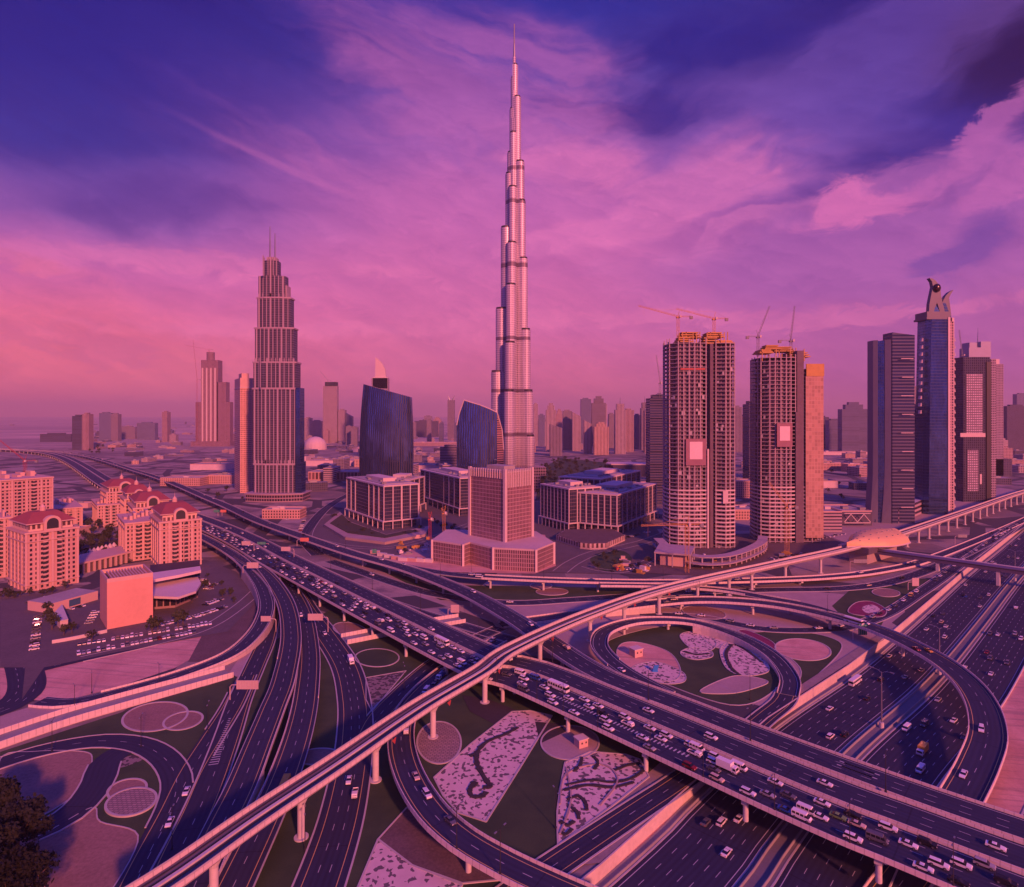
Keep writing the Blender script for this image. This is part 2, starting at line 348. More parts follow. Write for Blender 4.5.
k = t.m('ADD', .55, t.m('MULTIPLY', n3, .9)); t.set(b.inputs['Base Color'], t.mix(1.0, c, t.comb(k, k, k), 'MULTIPLY')); b.inputs['Roughness'].default_value = .95
M_GRASS = m
M_EARTH = mat('planting_earth', (.12, .085, .08), .95, var=.35, scale=.12, grime=.5)
M_PAVE = mat('paving', (.38, .29, .26), .85, var=.2, scale=.1, grime=.15)
def pebble(name, a, bcol, scale, th):
    m, t, b = newmat(name); p = pos(t); v = t.n.new('ShaderNodeTexVoronoi'); t.l.new(p, v.inputs['Vector']); v.inputs['Scale'].default_value = scale
    r = t.sep(v.outputs['Color'])[0]; n = t.noise(p, .25, 4)
    c = t.mix(t.m('GREATER_THAN', t.m('ADD', r, t.m('MULTIPLY', n, .3)), th), a, bcol)
    e = t.m('ADD', .8, t.m('MULTIPLY', n, .4)); t.set(b.inputs['Base Color'], t.mix(1.0, c, t.comb(e, e, e), 'MULTIPLY')); b.inputs['Roughness'].default_value = .9
    return m
M_PEB = pebble('pebble_mosaic', (.64, .50, .45), (.13, .11, .11), .85, .92)
M_PEBD = pebble('dark_shrub_pebble_mix', (.24, .19, .17), (.06, .05, .05), .7, .72)
M_BED = mat('shrub_bed_soil', (.035, .032, .035), .95, var=.3, scale=.5, grime=.5)
m, t, b = newmat('brick_grid_paving'); bt = t.n.new('ShaderNodeTexBrick'); t.l.new(pos(t), bt.inputs['Vector']); bt.inputs['Scale'].default_value = 1
bt.inputs['Color1'].default_value = (.36, .27, .24, 1); bt.inputs['Color2'].default_value = (.28, .21, .19, 1); bt.inputs['Mortar'].default_value = (.09, .07, .07, 1)
bt.inputs['Brick Width'].default_value = 1.6; bt.inputs['Row Height'].default_value = 1.1; bt.inputs['Mortar Size'].default_value = .1; t.l.new(bt.outputs[0], b.inputs['Base Color']); b.inputs['Roughness'].default_value = .9
M_GRID = m
M_FLOWER = mat('petunia_bed', (.20, .02, .08), .9, var=.4, scale=.3, grime=.6)

# the highway runs in a shallow cutting: low sheet everywhere, and the city's ground as a slab on the near-city side of line CUT
ZL = -4.0
CUT = [P(600, 866), P(690, 786), P(768, 718), P(848, 666), P(885, 638), P(930, 600), P(965, 570), P(1010, 535)]
cdir = (CUT[-1] - CUT[0]).normalized(); CUT = [CUT[0] - cdir * 220] + CUT + [CUT[-1] + cdir * 30000]
mb = MB(); mb.poly([(-42000, -3000, ZL), (42000, -3000, ZL), (42000, 42000, ZL), (-42000, 42000, ZL)])
tag(mb.build('low_ground', M_SAND), kind='structure')
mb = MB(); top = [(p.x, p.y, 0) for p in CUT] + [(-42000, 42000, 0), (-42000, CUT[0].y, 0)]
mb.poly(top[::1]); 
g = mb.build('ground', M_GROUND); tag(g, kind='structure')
mb = MB()
for a, q in zip(CUT[:-1], CUT[1:-1] + [CUT[-2] + cdir * 900]):
    n = Vector((cdir.y, -cdir.x, 0)) * .25
    mb.poly([(a.x + n.x, a.y + n.y, ZL), (q.x + n.x, q.y + n.y, ZL), (q.x + n.x, q.y + n.y, .45), (a.x + n.x, a.y + n.y, .45)])
    mb.poly([(a.x + n.x, a.y + n.y, .45), (q.x + n.x, q.y + n.y, .45), (q.x - n.x, q.y - n.y, .45), (a.x - n.x, a.y - n.y, .45)])
    mb.poly([(q.x - n.x, q.y - n.y, -.1), (a.x - n.x, a.y - n.y, -.1), (a.x - n.x, a.y - n.y, .45), (q.x - n.x, q.y - n.y, .45)])
wl = mb.build('retaining_wall', mat('retaining_wall_concrete', (.60, .50, .42), .8, var=.25, scale=.06, grime=.2))
tag(wl, 'long plain concrete retaining wall along the sunken highway, below the paved verge', 'wall')

_pz = [0.02]
def patch(name, pts, mt, z=None, kind='structure', base=0.0, smooth=True, ring=None):
    if z is None: _pz[0] += .006; z = _pz[0]
    w_ = [P(x, y, base) for x, y in pts]
    if smooth: w_ = spline(w_, True, 6)
    mb = MB(); pl = [(p.x, p.y, base + z) for p in w_]
    a = sum(pl[i][0] * pl[(i + 1) % len(pl)][1] - pl[(i + 1) % len(pl)][0] * pl[i][1] for i in range(len(pl)))
    mb.poly(pl if a > 0 else pl[::-1]); o = mb.build(name, mt); tag(o, kind=kind)
    if ring:
        mk = MB(); n = len(pl); wd = ring
        for i in range(n):
            a_, b_ = Vector(pl[i]), Vector(pl[(i + 1) % n]); d = (b_ - a_); 
            if d.length < .01: continue
            d.normalize(); nn = Vector((-d.y, d.x, 0)) * wd / 2
            e = d * .1; mk.prism([tuple((a_ - nn - e)[:2]), tuple((b_ - nn + e)[:2]), tuple((b_ + nn + e)[:2]), tuple((a_ + nn - e)[:2])], base, base + z + .16 + (i % 2) * .004)
        k_ = mk.build('kerb', M_KERB, o); k_.location = (0, 0, 0)
    return o
def ell(cx, cy, rx, ry, n=20, rot=0):
    c, s_ = math.cos(R(rot)), math.sin(R(rot))
    return [(cx + c * rx * math.cos(2 * math.pi * i / n) - s_ * ry * math.sin(2 * math.pi * i / n), cy + s_ * rx * math.cos(2 * math.pi * i / n) + c * ry * math.sin(2 * math.pi * i / n)) for i in range(n)]
def spline(pts, closed=False, per=8):
    n = len(pts); out = []
    g_ = (lambda i: pts[i % n]) if closed else (lambda i: pts[max(0, min(n - 1, i))])
    for i in range(n if closed else n - 1):
        p0, p1, p2, p3 = g_(i - 1), g_(i), g_(i + 1), g_(i + 2)
        for k in range(per):
            t_ = k / per
            out.append(p1 * 1.0 + (p2 - p0) * (.5 * t_) + (p0 * 2 - p1 * 5 + p2 * 4 - p3) * (.5 * t_ * t_) + (p1 * 3 - p0 - p2 * 3 + p3) * (.5 * t_ ** 3))
    if not closed: out.append(pts[-1])
    return out

# lawns and beds of the interchange
S_ = dict(smooth=False)
patch('lawn', [(0, 752), (110, 716), (232, 678), (275, 640), (330, 610), (420, 640), (520, 675), (640, 722), (672, 752), (552, 858), (480, 905), (0, 905)], M_GRASS, kind='stuff', **S_)
patch('lawn', [(330, 560), (420, 578), (520, 590), (700, 590), (800, 590), (900, 600), (905, 612), (840, 665), (760, 706), (640, 672), (500, 625), (400, 590)], M_PAVE, kind='structure', **S_).name = 'paving'
patch('lawn', [(352, 556), (430, 585), (530, 586), (700, 590), (800, 600), (700, 600), (560, 600), (440, 600)], M_GRASS, kind='stuff', **S_)
patch('lawn', [(610, 640), (680, 625), (760, 640), (786, 668), (770, 694), (730, 705), (660, 682), (615, 662)], M_GRASS, kind='stuff', ring=.5)
patch('lawn', [(735, 634), (800, 632), (836, 640), (840, 652), (812, 680), (796, 690), (800, 668), (770, 645)], M_GRASS, kind='stuff', ring=.5)
patch('lawn', [(832, 606), (850, 590), (905, 580), (945, 577), (888, 612), (880, 628), (845, 620)], M_GRASS, kind='stuff', **S_)
patch('sand_patch', [(30, 700), (42, 668), (80, 652), (150, 642), (204, 628), (232, 628), (215, 645), (175, 668), (115, 688), (60, 702)], M_SAND, **S_)
patch('sand_patch', [(0, 668), (12, 668), (18, 700), (6, 712), (0, 712)], M_SAND, **S_)
patch('verge', [(0, 716), (40, 704), (110, 706), (150, 700), (80, 722), (0, 742)], M_PAVE, **S_)
patch('verge', [(205, 630), (240, 606), (266, 590), (262, 632), (214, 662), (188, 662)], M_EARTH, **S_)
patch('verge', [(244, 650), (262, 634), (264, 650), (240, 680), (230, 672)], M_PAVE, **S_)
patch('verge', [(284, 660), (291, 600), (304, 640), (300, 700), (290, 740)], M_PAVE, **S_)
M_TERRA = mat('reddish_gravel', (.26, .16, .13), .95, var=.25, scale=.1, grime=.4)
patch('gravel_bed', [(34, 752), (84, 752), (92, 762), (84, 785), (66, 802), (30, 822), (0, 830), (0, 760)], M_TERRA, ring=.4)
patch('gravel_bed', [(0, 846), (40, 836), (92, 808), (100, 822), (138, 836), (112, 890), (90, 905), (0, 905)], M_TERRA, ring=.4)
patch('gravel_bed', ell(155, 717, 33, 14, rot=-9), M_TERRA, ring=.9)
patch('gravel_bed', ell(183, 721, 20, 8.5, rot=-12), M_TERRA, ring=.9)
patch('gravel_bed', ell(127, 790, 20, 10, rot=-14), M_TERRA, ring=.8)
patch('gravel_bed', ell(131, 803, 26, 13, rot=-14), M_GRID, z=.42, ring=.8)
patch('gravel_bed', [(119, 768), (125, 758), (138, 755), (148, 757), (136, 763)], M_PEBD)
patch('gravel_bed', ell(377, 658, 22, 9), M_GRASS, ring=.7)
patch('gravel_bed', ell(350, 630, 17, 7, rot=10), M_TERRA, ring=.7)
patch('gravel_bed', ell(318, 757, 22, 8, rot=-5), M_TERRA, ring=.7)
patch('gravel_bed', [(366, 678), (406, 671), (390, 690), (372, 712), (366, 700)], M_PEBD, ring=.4, **S_)
patch('gravel_bed', ell(439, 743, 22, 21), M_GRID, ring=.7)
patch('gravel_bed', [(462, 695), (490, 700), (520, 712), (505, 730), (470, 712)], M_BED, **S_)
patch('pebble_mosaic', [(512, 712), (530, 711), (552, 716), (520, 768), (486, 822), (458, 813), (443, 796), (434, 778), (470, 745)], M_PEB, ring=.6, **S_)
patch('paved_circle', ell(570, 743, 29, 17), M_PAVE, ring=.6)
patch('paved_circle', [(540, 744), (535, 722), (560, 724), (566, 732)], M_BED, **S_)
patch('pebble_mosaic', [(565, 763), (590, 752), (626, 755), (640, 760), (649, 777), (610, 808), (558, 846), (557, 815), (560, 790)], M_PEB, ring=.6, **S_)
patch('gravel_bed', [(378, 840), (407, 808), (425, 822), (460, 846), (505, 880), (462, 884), (412, 866)], M_EARTH, ring=.5, **S_)
patch('pebble_mosaic', [(357, 890), (378, 840), (412, 866), (462, 886), (440, 905), (350, 905)], M_PEB, ring=.6, **S_)
# painted-looking black shrub swirls planted in the pebble gardens, each one low and solid
def swirl(px, w0, w1=None):
    pts = spline([P(x, y) for x, y in px], False, 5); mb = MB(); n = len(pts); w1 = w0 if w1 is None else w1
    L, Q = [], []
    for i, p in enumerate(pts):
        d = (pts[min(n - 1, i + 1)] - pts[max(0, i - 1)]).normalized(); nn = Vector((-d.y, d.x, 0)); ww = (w0 + (w1 - w0) * i / n) * (.7 + .6 * random.random())
        L.append(tuple((p + nn * ww / 2)[:2])); Q.append(tuple((p - nn * ww / 2)[:2]))
    for i in range(n - 1): mb.prism([Q[i], Q[i + 1], L[i + 1], L[i]], .05, .5 + .1 * random.random())
    return mb
def hedge(px, w0, label, w1=None, g='low dark planting swirls in the pebble gardens'):
    return tag(swirl(px, w0, w1).build('hedge', M_BED), label, 'planting', g)
hedge([(518, 728), (505, 735), (488, 742), (478, 752), (477, 764), (484, 778), (490, 787), (483, 788)], 1.5, 'long thick curved stroke of dark planting across the kite-shaped pebble garden', 2.0)
hedge([(476, 783), (470, 790), (472, 797), (482, 797), (486, 793)], 1.8, 'short hooked clump of dark planting below the long curved stroke in the pebble garden')
hedge([(470, 757), (476, 754)], 1.3, 'two small dark dots of planting above the start of the curved stroke')
for i, (q, l) in enumerate([([(566, 786), (590, 781), (612, 783), (632, 779), (645, 770)], 'upper of the two parallel dark waves across the striped pebble garden'),
        ([(564, 791), (588, 786), (612, 788), (634, 783)], 'lower of the two parallel dark waves across the striped pebble garden'),
        ([(593, 757), (598, 763), (594, 770)], 'small dark crescent planted near the top of the striped pebble garden'),
        ([(573, 772), (580, 766), (582, 758)], 'dark comma-shaped planting beside the paved circle'),
        ([(567, 800), (578, 797), (585, 803), (587, 811)], 'dark hook of planting in the lower half of the striped pebble garden'),
        ([(572, 809), (577, 813), (579, 820)], 'short dark arc inside the hook of planting'),
        ([(560, 822), (568, 826), (574, 822)], 'dark arc planted close to the bottom corner of the striped pebble garden'),
        ([(560, 833), (566, 835), (572, 830)], 'lowest dark stroke in the striped pebble garden by the slip road'),
        ([(615, 771), (628, 766), (640, 764)], 'dark stroke planted beside the upper edge of the striped pebble garden')]):
    hedge(q, 1.1, l)
mb = swirl([(566, 768), (571, 800), (560, 835)], .6); tag(mb.build('path', M_PAVE), kind='structure')
mb = swirl([(560, 805), (566, 775), (600, 765), (618, 780), (600, 806)], .6); tag(mb.build('path', M_PAVE), kind='structure')
# inside the loop ramp
patch('paved_circle', [(617, 655), (622, 644), (640, 643), (668, 652), (680, 668), (676, 680), (655, 680), (630, 668)], M_SAND, ring=.5)
patch('paved_circle', [(632, 668), (655, 662), (682, 672), (684, 682), (664, 684), (645, 677)], M_PEB, ring=.4)
patch('pebble_mosaic', [(680, 636), (692, 632), (712, 638), (716, 646), (706, 652), (690, 648)], M_PEB, ring=.5)
patch('pebble_mosaic', [(700, 634), (720, 633), (728, 640), (724, 648), (712, 646)], M_PEB, ring=.5)
patch('pebble_mosaic', [(681, 652), (692, 648), (710, 651), (712, 657), (697, 660), (684, 657)], M_PEB, ring=.5)
hedge([(684, 652), (696, 655), (709, 654)], 1.6, 'dark bar of planting inside the small oval pebble bed within the loop ramp')
patch('pebble_mosaic', [(720, 650), (728, 643), (745, 647), (764, 660), (768, 672), (744, 676), (726, 668)], M_PEB, ring=.5)
hedge([(732, 645), (726, 654), (731, 668), (740, 676)], 1.6, 'dark curved outline of planting on the leaf-shaped pebble bed within the loop ramp')
hedge([(734, 644), (748, 652), (762, 663)], 1.2, 'thin dark upper outline of planting on the leaf-shaped pebble bed')
patch('gravel_bed', [(700, 692), (722, 680), (742, 676), (768, 682), (750, 690), (728, 694)], M_PAVE, ring=.4)
patch('gravel_bed', ell(803, 650, 28, 10.5, rot=6), M_SAND, ring=.7)
patch('gravel_bed', [(738, 632), (748, 631), (772, 642), (774, 650), (752, 642)], M_FLOWER, ring=.4)
patch('gravel_bed', ell(704, 613, 22, 6, rot=8), M_TERRA, ring=.5)
patch('gravel_bed', [(848, 612), (856, 603), (872, 602), (886, 610), (882, 617), (862, 616)], M_FLOWER, ring=.5)
patch('gravel_bed', [(862, 608), (872, 605), (880, 610), (868, 614)], M_PEB)
patch('gravel_bed', ell(886, 593, 14, 4, rot=4), M_TERRA, ring=.5)
patch('gravel_bed', ell(541, 586, 11, 3), M_TERRA, ring=.5)
patch('gravel_bed', ell(552, 592, 16, 3.5), M_TERRA, ring=.5)
patch('verge', [(690, 776), (766, 708), (846, 656), (880, 634), (892, 628), (884, 640), (848, 664), (768, 716), (600, 864), (575, 866)], mat('ribbed_paving', (.27, .22, .20), .9, var=.35, scale=.3, grime=.3), **S_)
# car park, yards
M_LOT = mat('car_park_asphalt', (.11, .095, .095), .9, var=.25, scale=.06, grime=.25)
patch('car_park', [(22, 700), (28, 640), (60, 600), (130, 580), (205, 560), (236, 572), (262, 596), (228, 632), (120, 652), (44, 668)], M_LOT, **S_)
patch('car_park', [(0, 640), (0, 600), (62, 590), (60, 628), (40, 668), (0, 668)], M_LOT, **S_)
patch('yard', [(300, 545), (320, 520), (350, 505), (480, 500), (640, 505), (668, 545), (640, 575), (440, 570), (350, 556)], M_LOT, **S_)
patch('yard', [(390, 560), (432, 540), (470, 530), (545, 535), (556, 566), (535, 574), (430, 572)], M_SAND, **S_)
patch('yard', [(620, 572), (640, 548), (700, 535), (820, 532), (850, 548), (760, 568), (700, 576)], M_EARTH, **S_)
patch('yard', [(812, 530), (850, 505), (1000, 488), (1024, 492), (900, 528), (850, 545)], M_PAVE, **S_)
patch('lawn', [(536, 500), (540, 470), (560, 458), (620, 464), (625, 482), (590, 490)], M_GRASS, kind='stuff', **S_)
patch('lawn', [(590, 560), (600, 553), (622, 551), (632, 560), (618, 571), (600, 570)], M_GRASS, kind='stuff')

# ------------------------------------------------------------------ roads
class Road:
    def __init__(s, pts, step=5.0):
        w_ = spline(pts, False, 24); s.p = [w_[0]]; acc = 0
        for a, q in zip(w_, w_[1:]):
            acc += (q - a).length
            if acc >= step: s.p.append(q); acc = 0
        if (w_[-1] - s.p[-1]).length > .5: s.p.append(w_[-1])
        s.s = [0.0]
        for a, q in zip(s.p, s.p[1:]): s.s.append(s.s[-1] + (q - a).length)
        s.L = s.s[-1]; n = len(s.p); s.t = []
        for i in range(n):
            d = s.p[min(n - 1, i + 1)] - s.p[max(0, i - 1)]; d.z = 0; s.t.append(d.normalized())
    def at(s, d, off=0.0, dz=0.0):
        import bisect
        i = max(0, min(len(s.p) - 2, bisect.bisect_right(s.s, d) - 1)); k = (d - s.s[i]) / max(1e-6, s.s[i + 1] - s.s[i])
        p_ = s.p[i].lerp(s.p[i + 1], k) if 0 <= k <= 1 else s.p[i] + (s.p[i + 1] - s.p[i]) * k
        t_ = s.t[i].lerp(s.t[i + 1], max(0, min(1, k))).normalized()
        return Vector((p_.x + t_.y * off, p_.y - t_.x * off, p_.z + dz)), t_
    def idx(s, f0, f1): return [i for i, d in enumerate(s.s) if f0 * s.L - 1e-3 <= d <= f1 * s.L + 1e-3]
    def sweep(s, mb, prof, f0=0.0, f1=1.0, m=0, close=True, skirt=None):
        ix = s.idx(f0, f1); rings = []
        for i in ix:
            p_, t_ = s.p[i], s.t[i]
            rings.append([Vector((p_.x + t_.y * o, p_.y - t_.x * o, p_.z + z if not (skirt is not None and z < -.5) else skirt)) for o, z in prof])
        per = [0.0]
        for a, q in zip(prof, prof[1:] + prof[:1]): per.append(per[-1] + math.hypot(q[0] - a[0], q[1] - a[1]))
        n = len(prof)
        for (i, A), (j, B) in zip(zip(ix, rings), zip(ix[1:], rings[1:])):
            for k in range(n if close else n - 1):
                q = (k + 1) % n
                mb.poly([A[k], B[k], B[q], A[q]], [(per[k], s.s[i]), (per[k], s.s[j]), (per[k + 1], s.s[j]), (per[k + 1], s.s[i])], m)
        if close and rings: mb.poly(rings[0], None, m); mb.poly(rings[-1][::-1], None, m)
        return mb
    def strip(s, o0, o1, dz, f0=0, f1=1):
        mb = MB(); ix = s.idx(f0, f1)
        for i, j in zip(ix, ix[1:]):
            a, q = s.p[i], s.p[j]; ta, tq = s.t[i], s.t[j]
            V = lambda p_, t_, o: Vector((p_.x + t_.y * o, p_.y - t_.x * o, p_.z + dz))
            mb.poly([V(a, ta, o1), V(q, tq, o1), V(q, tq, o0), V(a, ta, o0)], [(o1, s.s[i]), (o1, s.s[j]), (o0, s.s[j]), (o0, s.s[i])])
        return mb
    def dashes(s, off, dz, on=3.0, gap=6.0, wd=.16, f0=0, f1=1):
        mb = MB(); d = f0 * s.L + 1
        while d + on < f1 * s.L:
            q = [s.at(d, off + wd / 2, dz)[0], s.at(d + on, off + wd / 2, dz)[0], s.at(d + on, off - wd / 2, dz)[0], s.at(d, off - wd / 2, dz)[0]]
            mb.poly(q); d += on + gap
        return mb
ROADS = {}
m, t, b = newmat('parapet_concrete'); u, v, _ = uvs(t)
st = t.m('GREATER_THAN', t.m('FRACT', t.m('DIVIDE', v, 2.4)), .12); n = t.noise(pos(t), .2, 4); st2 = t.noise(t.comb(u, t.m('MULTIPLY', v, .6)), .8, 3)
k = t.m('MULTIPLY', t.m('ADD', .6, t.m('MULTIPLY', st, .22)), t.m('ADD', .72, t.m('ADD', t.m('MULTIPLY', n, .3), t.m('MULTIPLY', st2, .3))))
t.set(b.inputs['Base Color'], t.mix(1.0, (.78, .66, .60, 1), t.comb(k, k, k), 'MULTIPLY')); b.inputs['Roughness'].default_value = .8
M_PARA = m
def road(key, pts, w, elevated=None, label=None, cat='bridge', lanes=2, par=(True, True), piers=0, skirts=None, paint='W', dz=0.12, shoulder=1.0, edge=True, deckth=1.5,
         pier_off=0.0, pier_w=None, ofs=0.0, reverse=False, kerbs=True, name=None, group=None, parh=.95, dash=(3.0, 6.0), pier_skip=(), asph=None, gz=0.0, pier_r=.85, pier_f=(0, 1), dashlen=None):
    r = pts if isinstance(pts, Road) else Road([P(*q) if len(q) == 3 else P(q[0], q[1], 0) for q in pts]); ROADS[key] = (r, w, ofs, lanes, shoulder, dz)
    o0, o1 = ofs - w / 2, ofs + w / 2
    if elevated:
        mid = r.p[len(r.p) // 2]; base = Vector((mid.x, mid.y, gz)); rt = root(name or 'flyover', label, cat, base, group=group)
    else:
        base = Vector((0, 0, 0)); rt = None
    B = lambda mb, nm, mt: mb.build(nm, mt, rt, off=base)
    if elevated:
        mb = MB(); ins = min(2.2, w * .2)
        prof = [(o0, dz), (o1, dz), (o1, dz - .55), (o1 - ins, dz - deckth), (o0 + ins, dz - deckth), (o0, dz - .55)]
        r.sweep(mb, prof[::-1]); B(mb, 'deck', M_CONC)
        B(r.strip(o0 + .3, o1 - .3, dz + .02), 'road_surface', asph or M_ASPH); zt = dz + .03
    else:
        sf = B(r.strip(o0, o1, dz), 'road', asph or M_ASPH2); tag(sf, kind='structure'); rt = sf; zt = dz + .012
    for sd, fl in ((-1, par[0]), (1, par[1])):
        if fl is False or fl is None: continue
        f0, f1 = (0, 1) if fl is True else fl; e = ofs + sd * (w / 2)
        mb = MB()
        if elevated: a_, b_ = sorted((e - sd * .38, e + sd * .03)); r.sweep(mb, [(a_, dz - .02), (a_ + .08, dz + parh), (b_ - .06, dz + parh), (b_, dz - .6)][::-1], f0, f1); B(mb, 'parapet', M_PARA)
        else: a_, b_ = sorted((e, e + sd * .55)); r.sweep(mb, [(a_, 0), (a_, dz + .14), (b_, dz + .14), (b_, 0)][::-1], f0, f1); B(mb, 'kerb', M_KERB)
    if skirts:
        for f0, f1 in skirts:
            for e in (o0 + .05, o1 - .05):
                mb = MB(); r.sweep(mb, [(e - .15, dz - .4), (e + .15, dz - .4), (e + .15, -2), (e - .15, -2)], f0, f1, skirt=gz - .05); B(mb, 'abutment_wall', MATS['retaining_wall_concrete'])
    if edge:
        for sd in (-1, 1):
            off = ofs + sd * (w / 2 - shoulder); B(r.strip(off - .11, off + .11, zt), 'edge_line', M_YEL if paint == 'Y' else M_WHITE)
    lw = (w - 2 * shoulder) / lanes
    for i in range(1, lanes):
        B(r.dashes(ofs - w / 2 + shoulder + lw * i, zt, dash[0], dash[1]), 'lane_marking', M_WHITE)
    if piers:
        d = piers * .6 + pier_f[0] * r.L; k = 0
        while d < r.L * pier_f[1]:
            c_, t_ = r.at(d, ofs + pier_off); zb = c_.z + dz - deckth
            if zb > gz + 2.2 and k not in pier_skip:
                an = math.atan2(t_.y, t_.x); mb = MB(); pw = pier_w or w * .55
                cc = (c_.x, c_.y)
                ts = [(pw / 2 - 1.2), -(pw / 2 - 1.2)] if pw > 9 else [0]
                for x in ts: mb.cyl(cc[0] + t_.y * x, cc[1] - t_.x * x, pier_r, gz, zb - 1.1, 14)
                a_ = MB(); mb.obox(cc[0], cc[1], 1.9, pw, zb - 1.25, zb + .02, an)
                B(mb, 'pier', M_CONC2)
            d += piers; k += 1
    return r
# the crowded main flyover: reference line along its near edge, travelling towards the camera's lower right
NE = Road([P(-60, 447, 6), P(40, 453, 8), P(108, 491, 8), P(200, 530, 8), P(271, 570, 8), P(446, 666, 8), P(512, 690.5, 8), P(768, 811, 8), P(896, 866, 8), P(1010, 914, 8), P(1130, 962, 8)], 6)
G_ = 'parallel decks of the long main flyover'
road('busy', NE, 18.6, True, 'crowded four-lane flyover deck full of queuing cars, on the pebble gardens side', lanes=4, ofs=-9.3, piers=38, pier_w=12, shoulder=1.3, group=G_, par=(True, True), pier_off=2)
road('quiet', NE, 14.2, True, 'half-empty middle deck of the long flyover, beside the queuing cars', lanes=3, ofs=-26.6, piers=38, pier_w=9, dz=.16, shoulder=1.4, group=G_)
def NP(px, off, z=8.0):                    # point of the main flyover at the lateral offset, found by its column in the photograph
    best = min((abs(512 + F * q.x / q.y - px), i) for i, (q, _) in enumerate((NE.at(d, off) for d in range(0, int(NE.L), 4))) if q.y > 5)
    q, _ = NE.at(best[1] * 4, off); q.z = z; return q
B = [P(-60, 448, 6), P(60, 452, 8), P(140, 472, 8), P(212, 500, 8), P(256, 520, 8), P(300, 536, 8), P(350, 553, 8), P(400, 567, 8), P(431, 578, 8), P(471, 595, 8), P(512, 618, 8), P(545, 640, 8)]
B += [NP(600, -41.6), NP(680, -41.6), NP(770, -41.6), NP(900, -41.6), NP(1010, -41.6)]; q, t_ = NE.at(NE.L, -41.6); B.append(q)
rB = Road(B, 6)
road('far', rB, 13.6, True, 'far deck that swings down from the city and joins the long flyover beyond the barrier', lanes=3, piers=38, shoulder=1.3, dz=.2, par=(True, True), name='flyover')
road('b2', [(385, 561.5, 8), (420, 569, 8), (460, 575, 8.05), (512, 578.5, 8), (600, 581.5, 7.5), (680, 582, 6.5), (768, 580, 5), (830, 577, 3), (880, 571, 1.5), (930, 559, .3), (1000, 531, .1), (1040, 513, .1)], 10, True,
     'flat two-lane flyover running level past the bronze glass block to the walled ramp', lanes=2, piers=40, skirts=[(.56, .86)], dz=.1, par=((.1, 1), (.1, 1)), shoulder=1.2)
road('c', [(500, 625, .1), (530, 621, .2), (580, 614, 1.2), (640, 605, 4), (700, 600, 6.5), (768, 604, 8), (830, 616, 8), (880, 631, 8), (930, 655, 8), (962, 678, 7.6), (981, 703, 7), (988, 733, 5.6), (979, 763, 3), (961, 798, 0), (938, 835, -2.5), (900, 885, -3.8), (870, 930, -3.9)], 12.5, True,
     'great curved flyover sweeping over the sunken highway and down on its far side', lanes=2, piers=46, skirts=[(.05, .22)], shoulder=1.6, gz=0, paint='Y', pier_f=(.2, .8), pier_skip=(4,))
road('c2', [(600, 585, 7.5), (660, 586, 7.6), (720, 590, 7.8), (768, 598, 8), (810, 606, 8), (850, 619, 8.04)], 8, True, 'narrow link ramp merging into the great curved flyover from behind', lanes=2, piers=50, dz=.16, par=((0, .8), (0, .6)), shoulder=1, edge=False)
road('e', [(668, 694, 8.02), (648, 684, 8), (625, 671, 8), (606, 656, 7.6), (599, 643, 7.2), (607, 630, 6.6), (640, 621, 6), (690, 622, 5), (735, 635, 3.6), (770, 654, 2), (789, 677, .8), (788, 695, .4)], 9.6, True,
     'round loop ramp circling the garden of leaf-shaped pebble beds', lanes=2, piers=30, skirts=[(.6, 1)], dz=.08, par=((.14, 1), (.16, 1)), shoulder=1.6, pier_w=5)
road('e2', [(788, 690, .3), (783, 702, .2), (765, 717, .2), (735, 742, .2), (678, 783, .2), (640, 808, .2), (549, 869, .2), (500, 905, .2)], 9.6, lanes=2, paint='Y', shoulder=1.8)
road('f', [(500, 640, .2), (470, 656, .8), (446, 671, 2), (422, 692, 3.5), (406, 714, 5), (401, 742, 6), (409, 775, 7), (430, 810, 7.6), (460, 838, 8), (500, 862, 8), (545, 884, 8), (590, 904, 8), (650, 930, 8)], 10.2, True,
     'curved ramp with a file of cars, swinging round the kite-shaped pebble garden', lanes=2, piers=34, pier_w=5.5, skirts=[(0, .28)], paint='Y', shoulder=1.7, pier_f=(.3, 1))
road('g', [(500, 628, .1), (468, 643, .1), (431, 666, .1), (396, 698, .1), (374, 724, .12), (360, 765, .12)], 10, lanes=2, paint='Y', dz=.14, par=((0, .85), (0, .8)))
road('h', [(270, 560, .1), (292, 586, .1), (308, 612, .1), (325, 634, .1), (345, 665, .1), (354, 700, .1), (355, 735, .1), (351, 770, .1), (342, 815, .1), (330, 855, .1), (312, 905, .1)], 14, lanes=3, paint='Y', dz=.12, shoulder=2.2)
road('h0', [(292, 590, .3), (303, 612, .8), (309, 650, 2), (307, 690, 3.4), (300, 728, 4), (284, 777, 4), (264, 822, 4), (246, 860, 4), (222, 910, 4)], 11, True,
     'straight ramp carrying the orange-fronted bus, right of its paired ramp', lanes=2, piers=40, paint='Y', skirts=[(.0, .3)], shoulder=1.8, par=((0, .64), True), dz=.12, pier_w=5, pier_f=(.3, 1))
road('i', [(238, 556, 8), (264, 573, 8), (284, 600, 7.6), (291, 635, 6.8), (284, 678, 5.8), (272, 710, 5), (258, 745, 4.4), (242, 785, 4), (224, 822, 3.95), (204, 865, 3.95), (184, 910, 3.95)], 11, True,
     'ramp peeling off the crowded flyover between two others and running under the rail viaduct', lanes=2, piers=40, paint='Y', skirts=[(.85, 1)], shoulder=1.8, par=((.08, 1), (.1, .62)), dz=.16, pier_w=5)
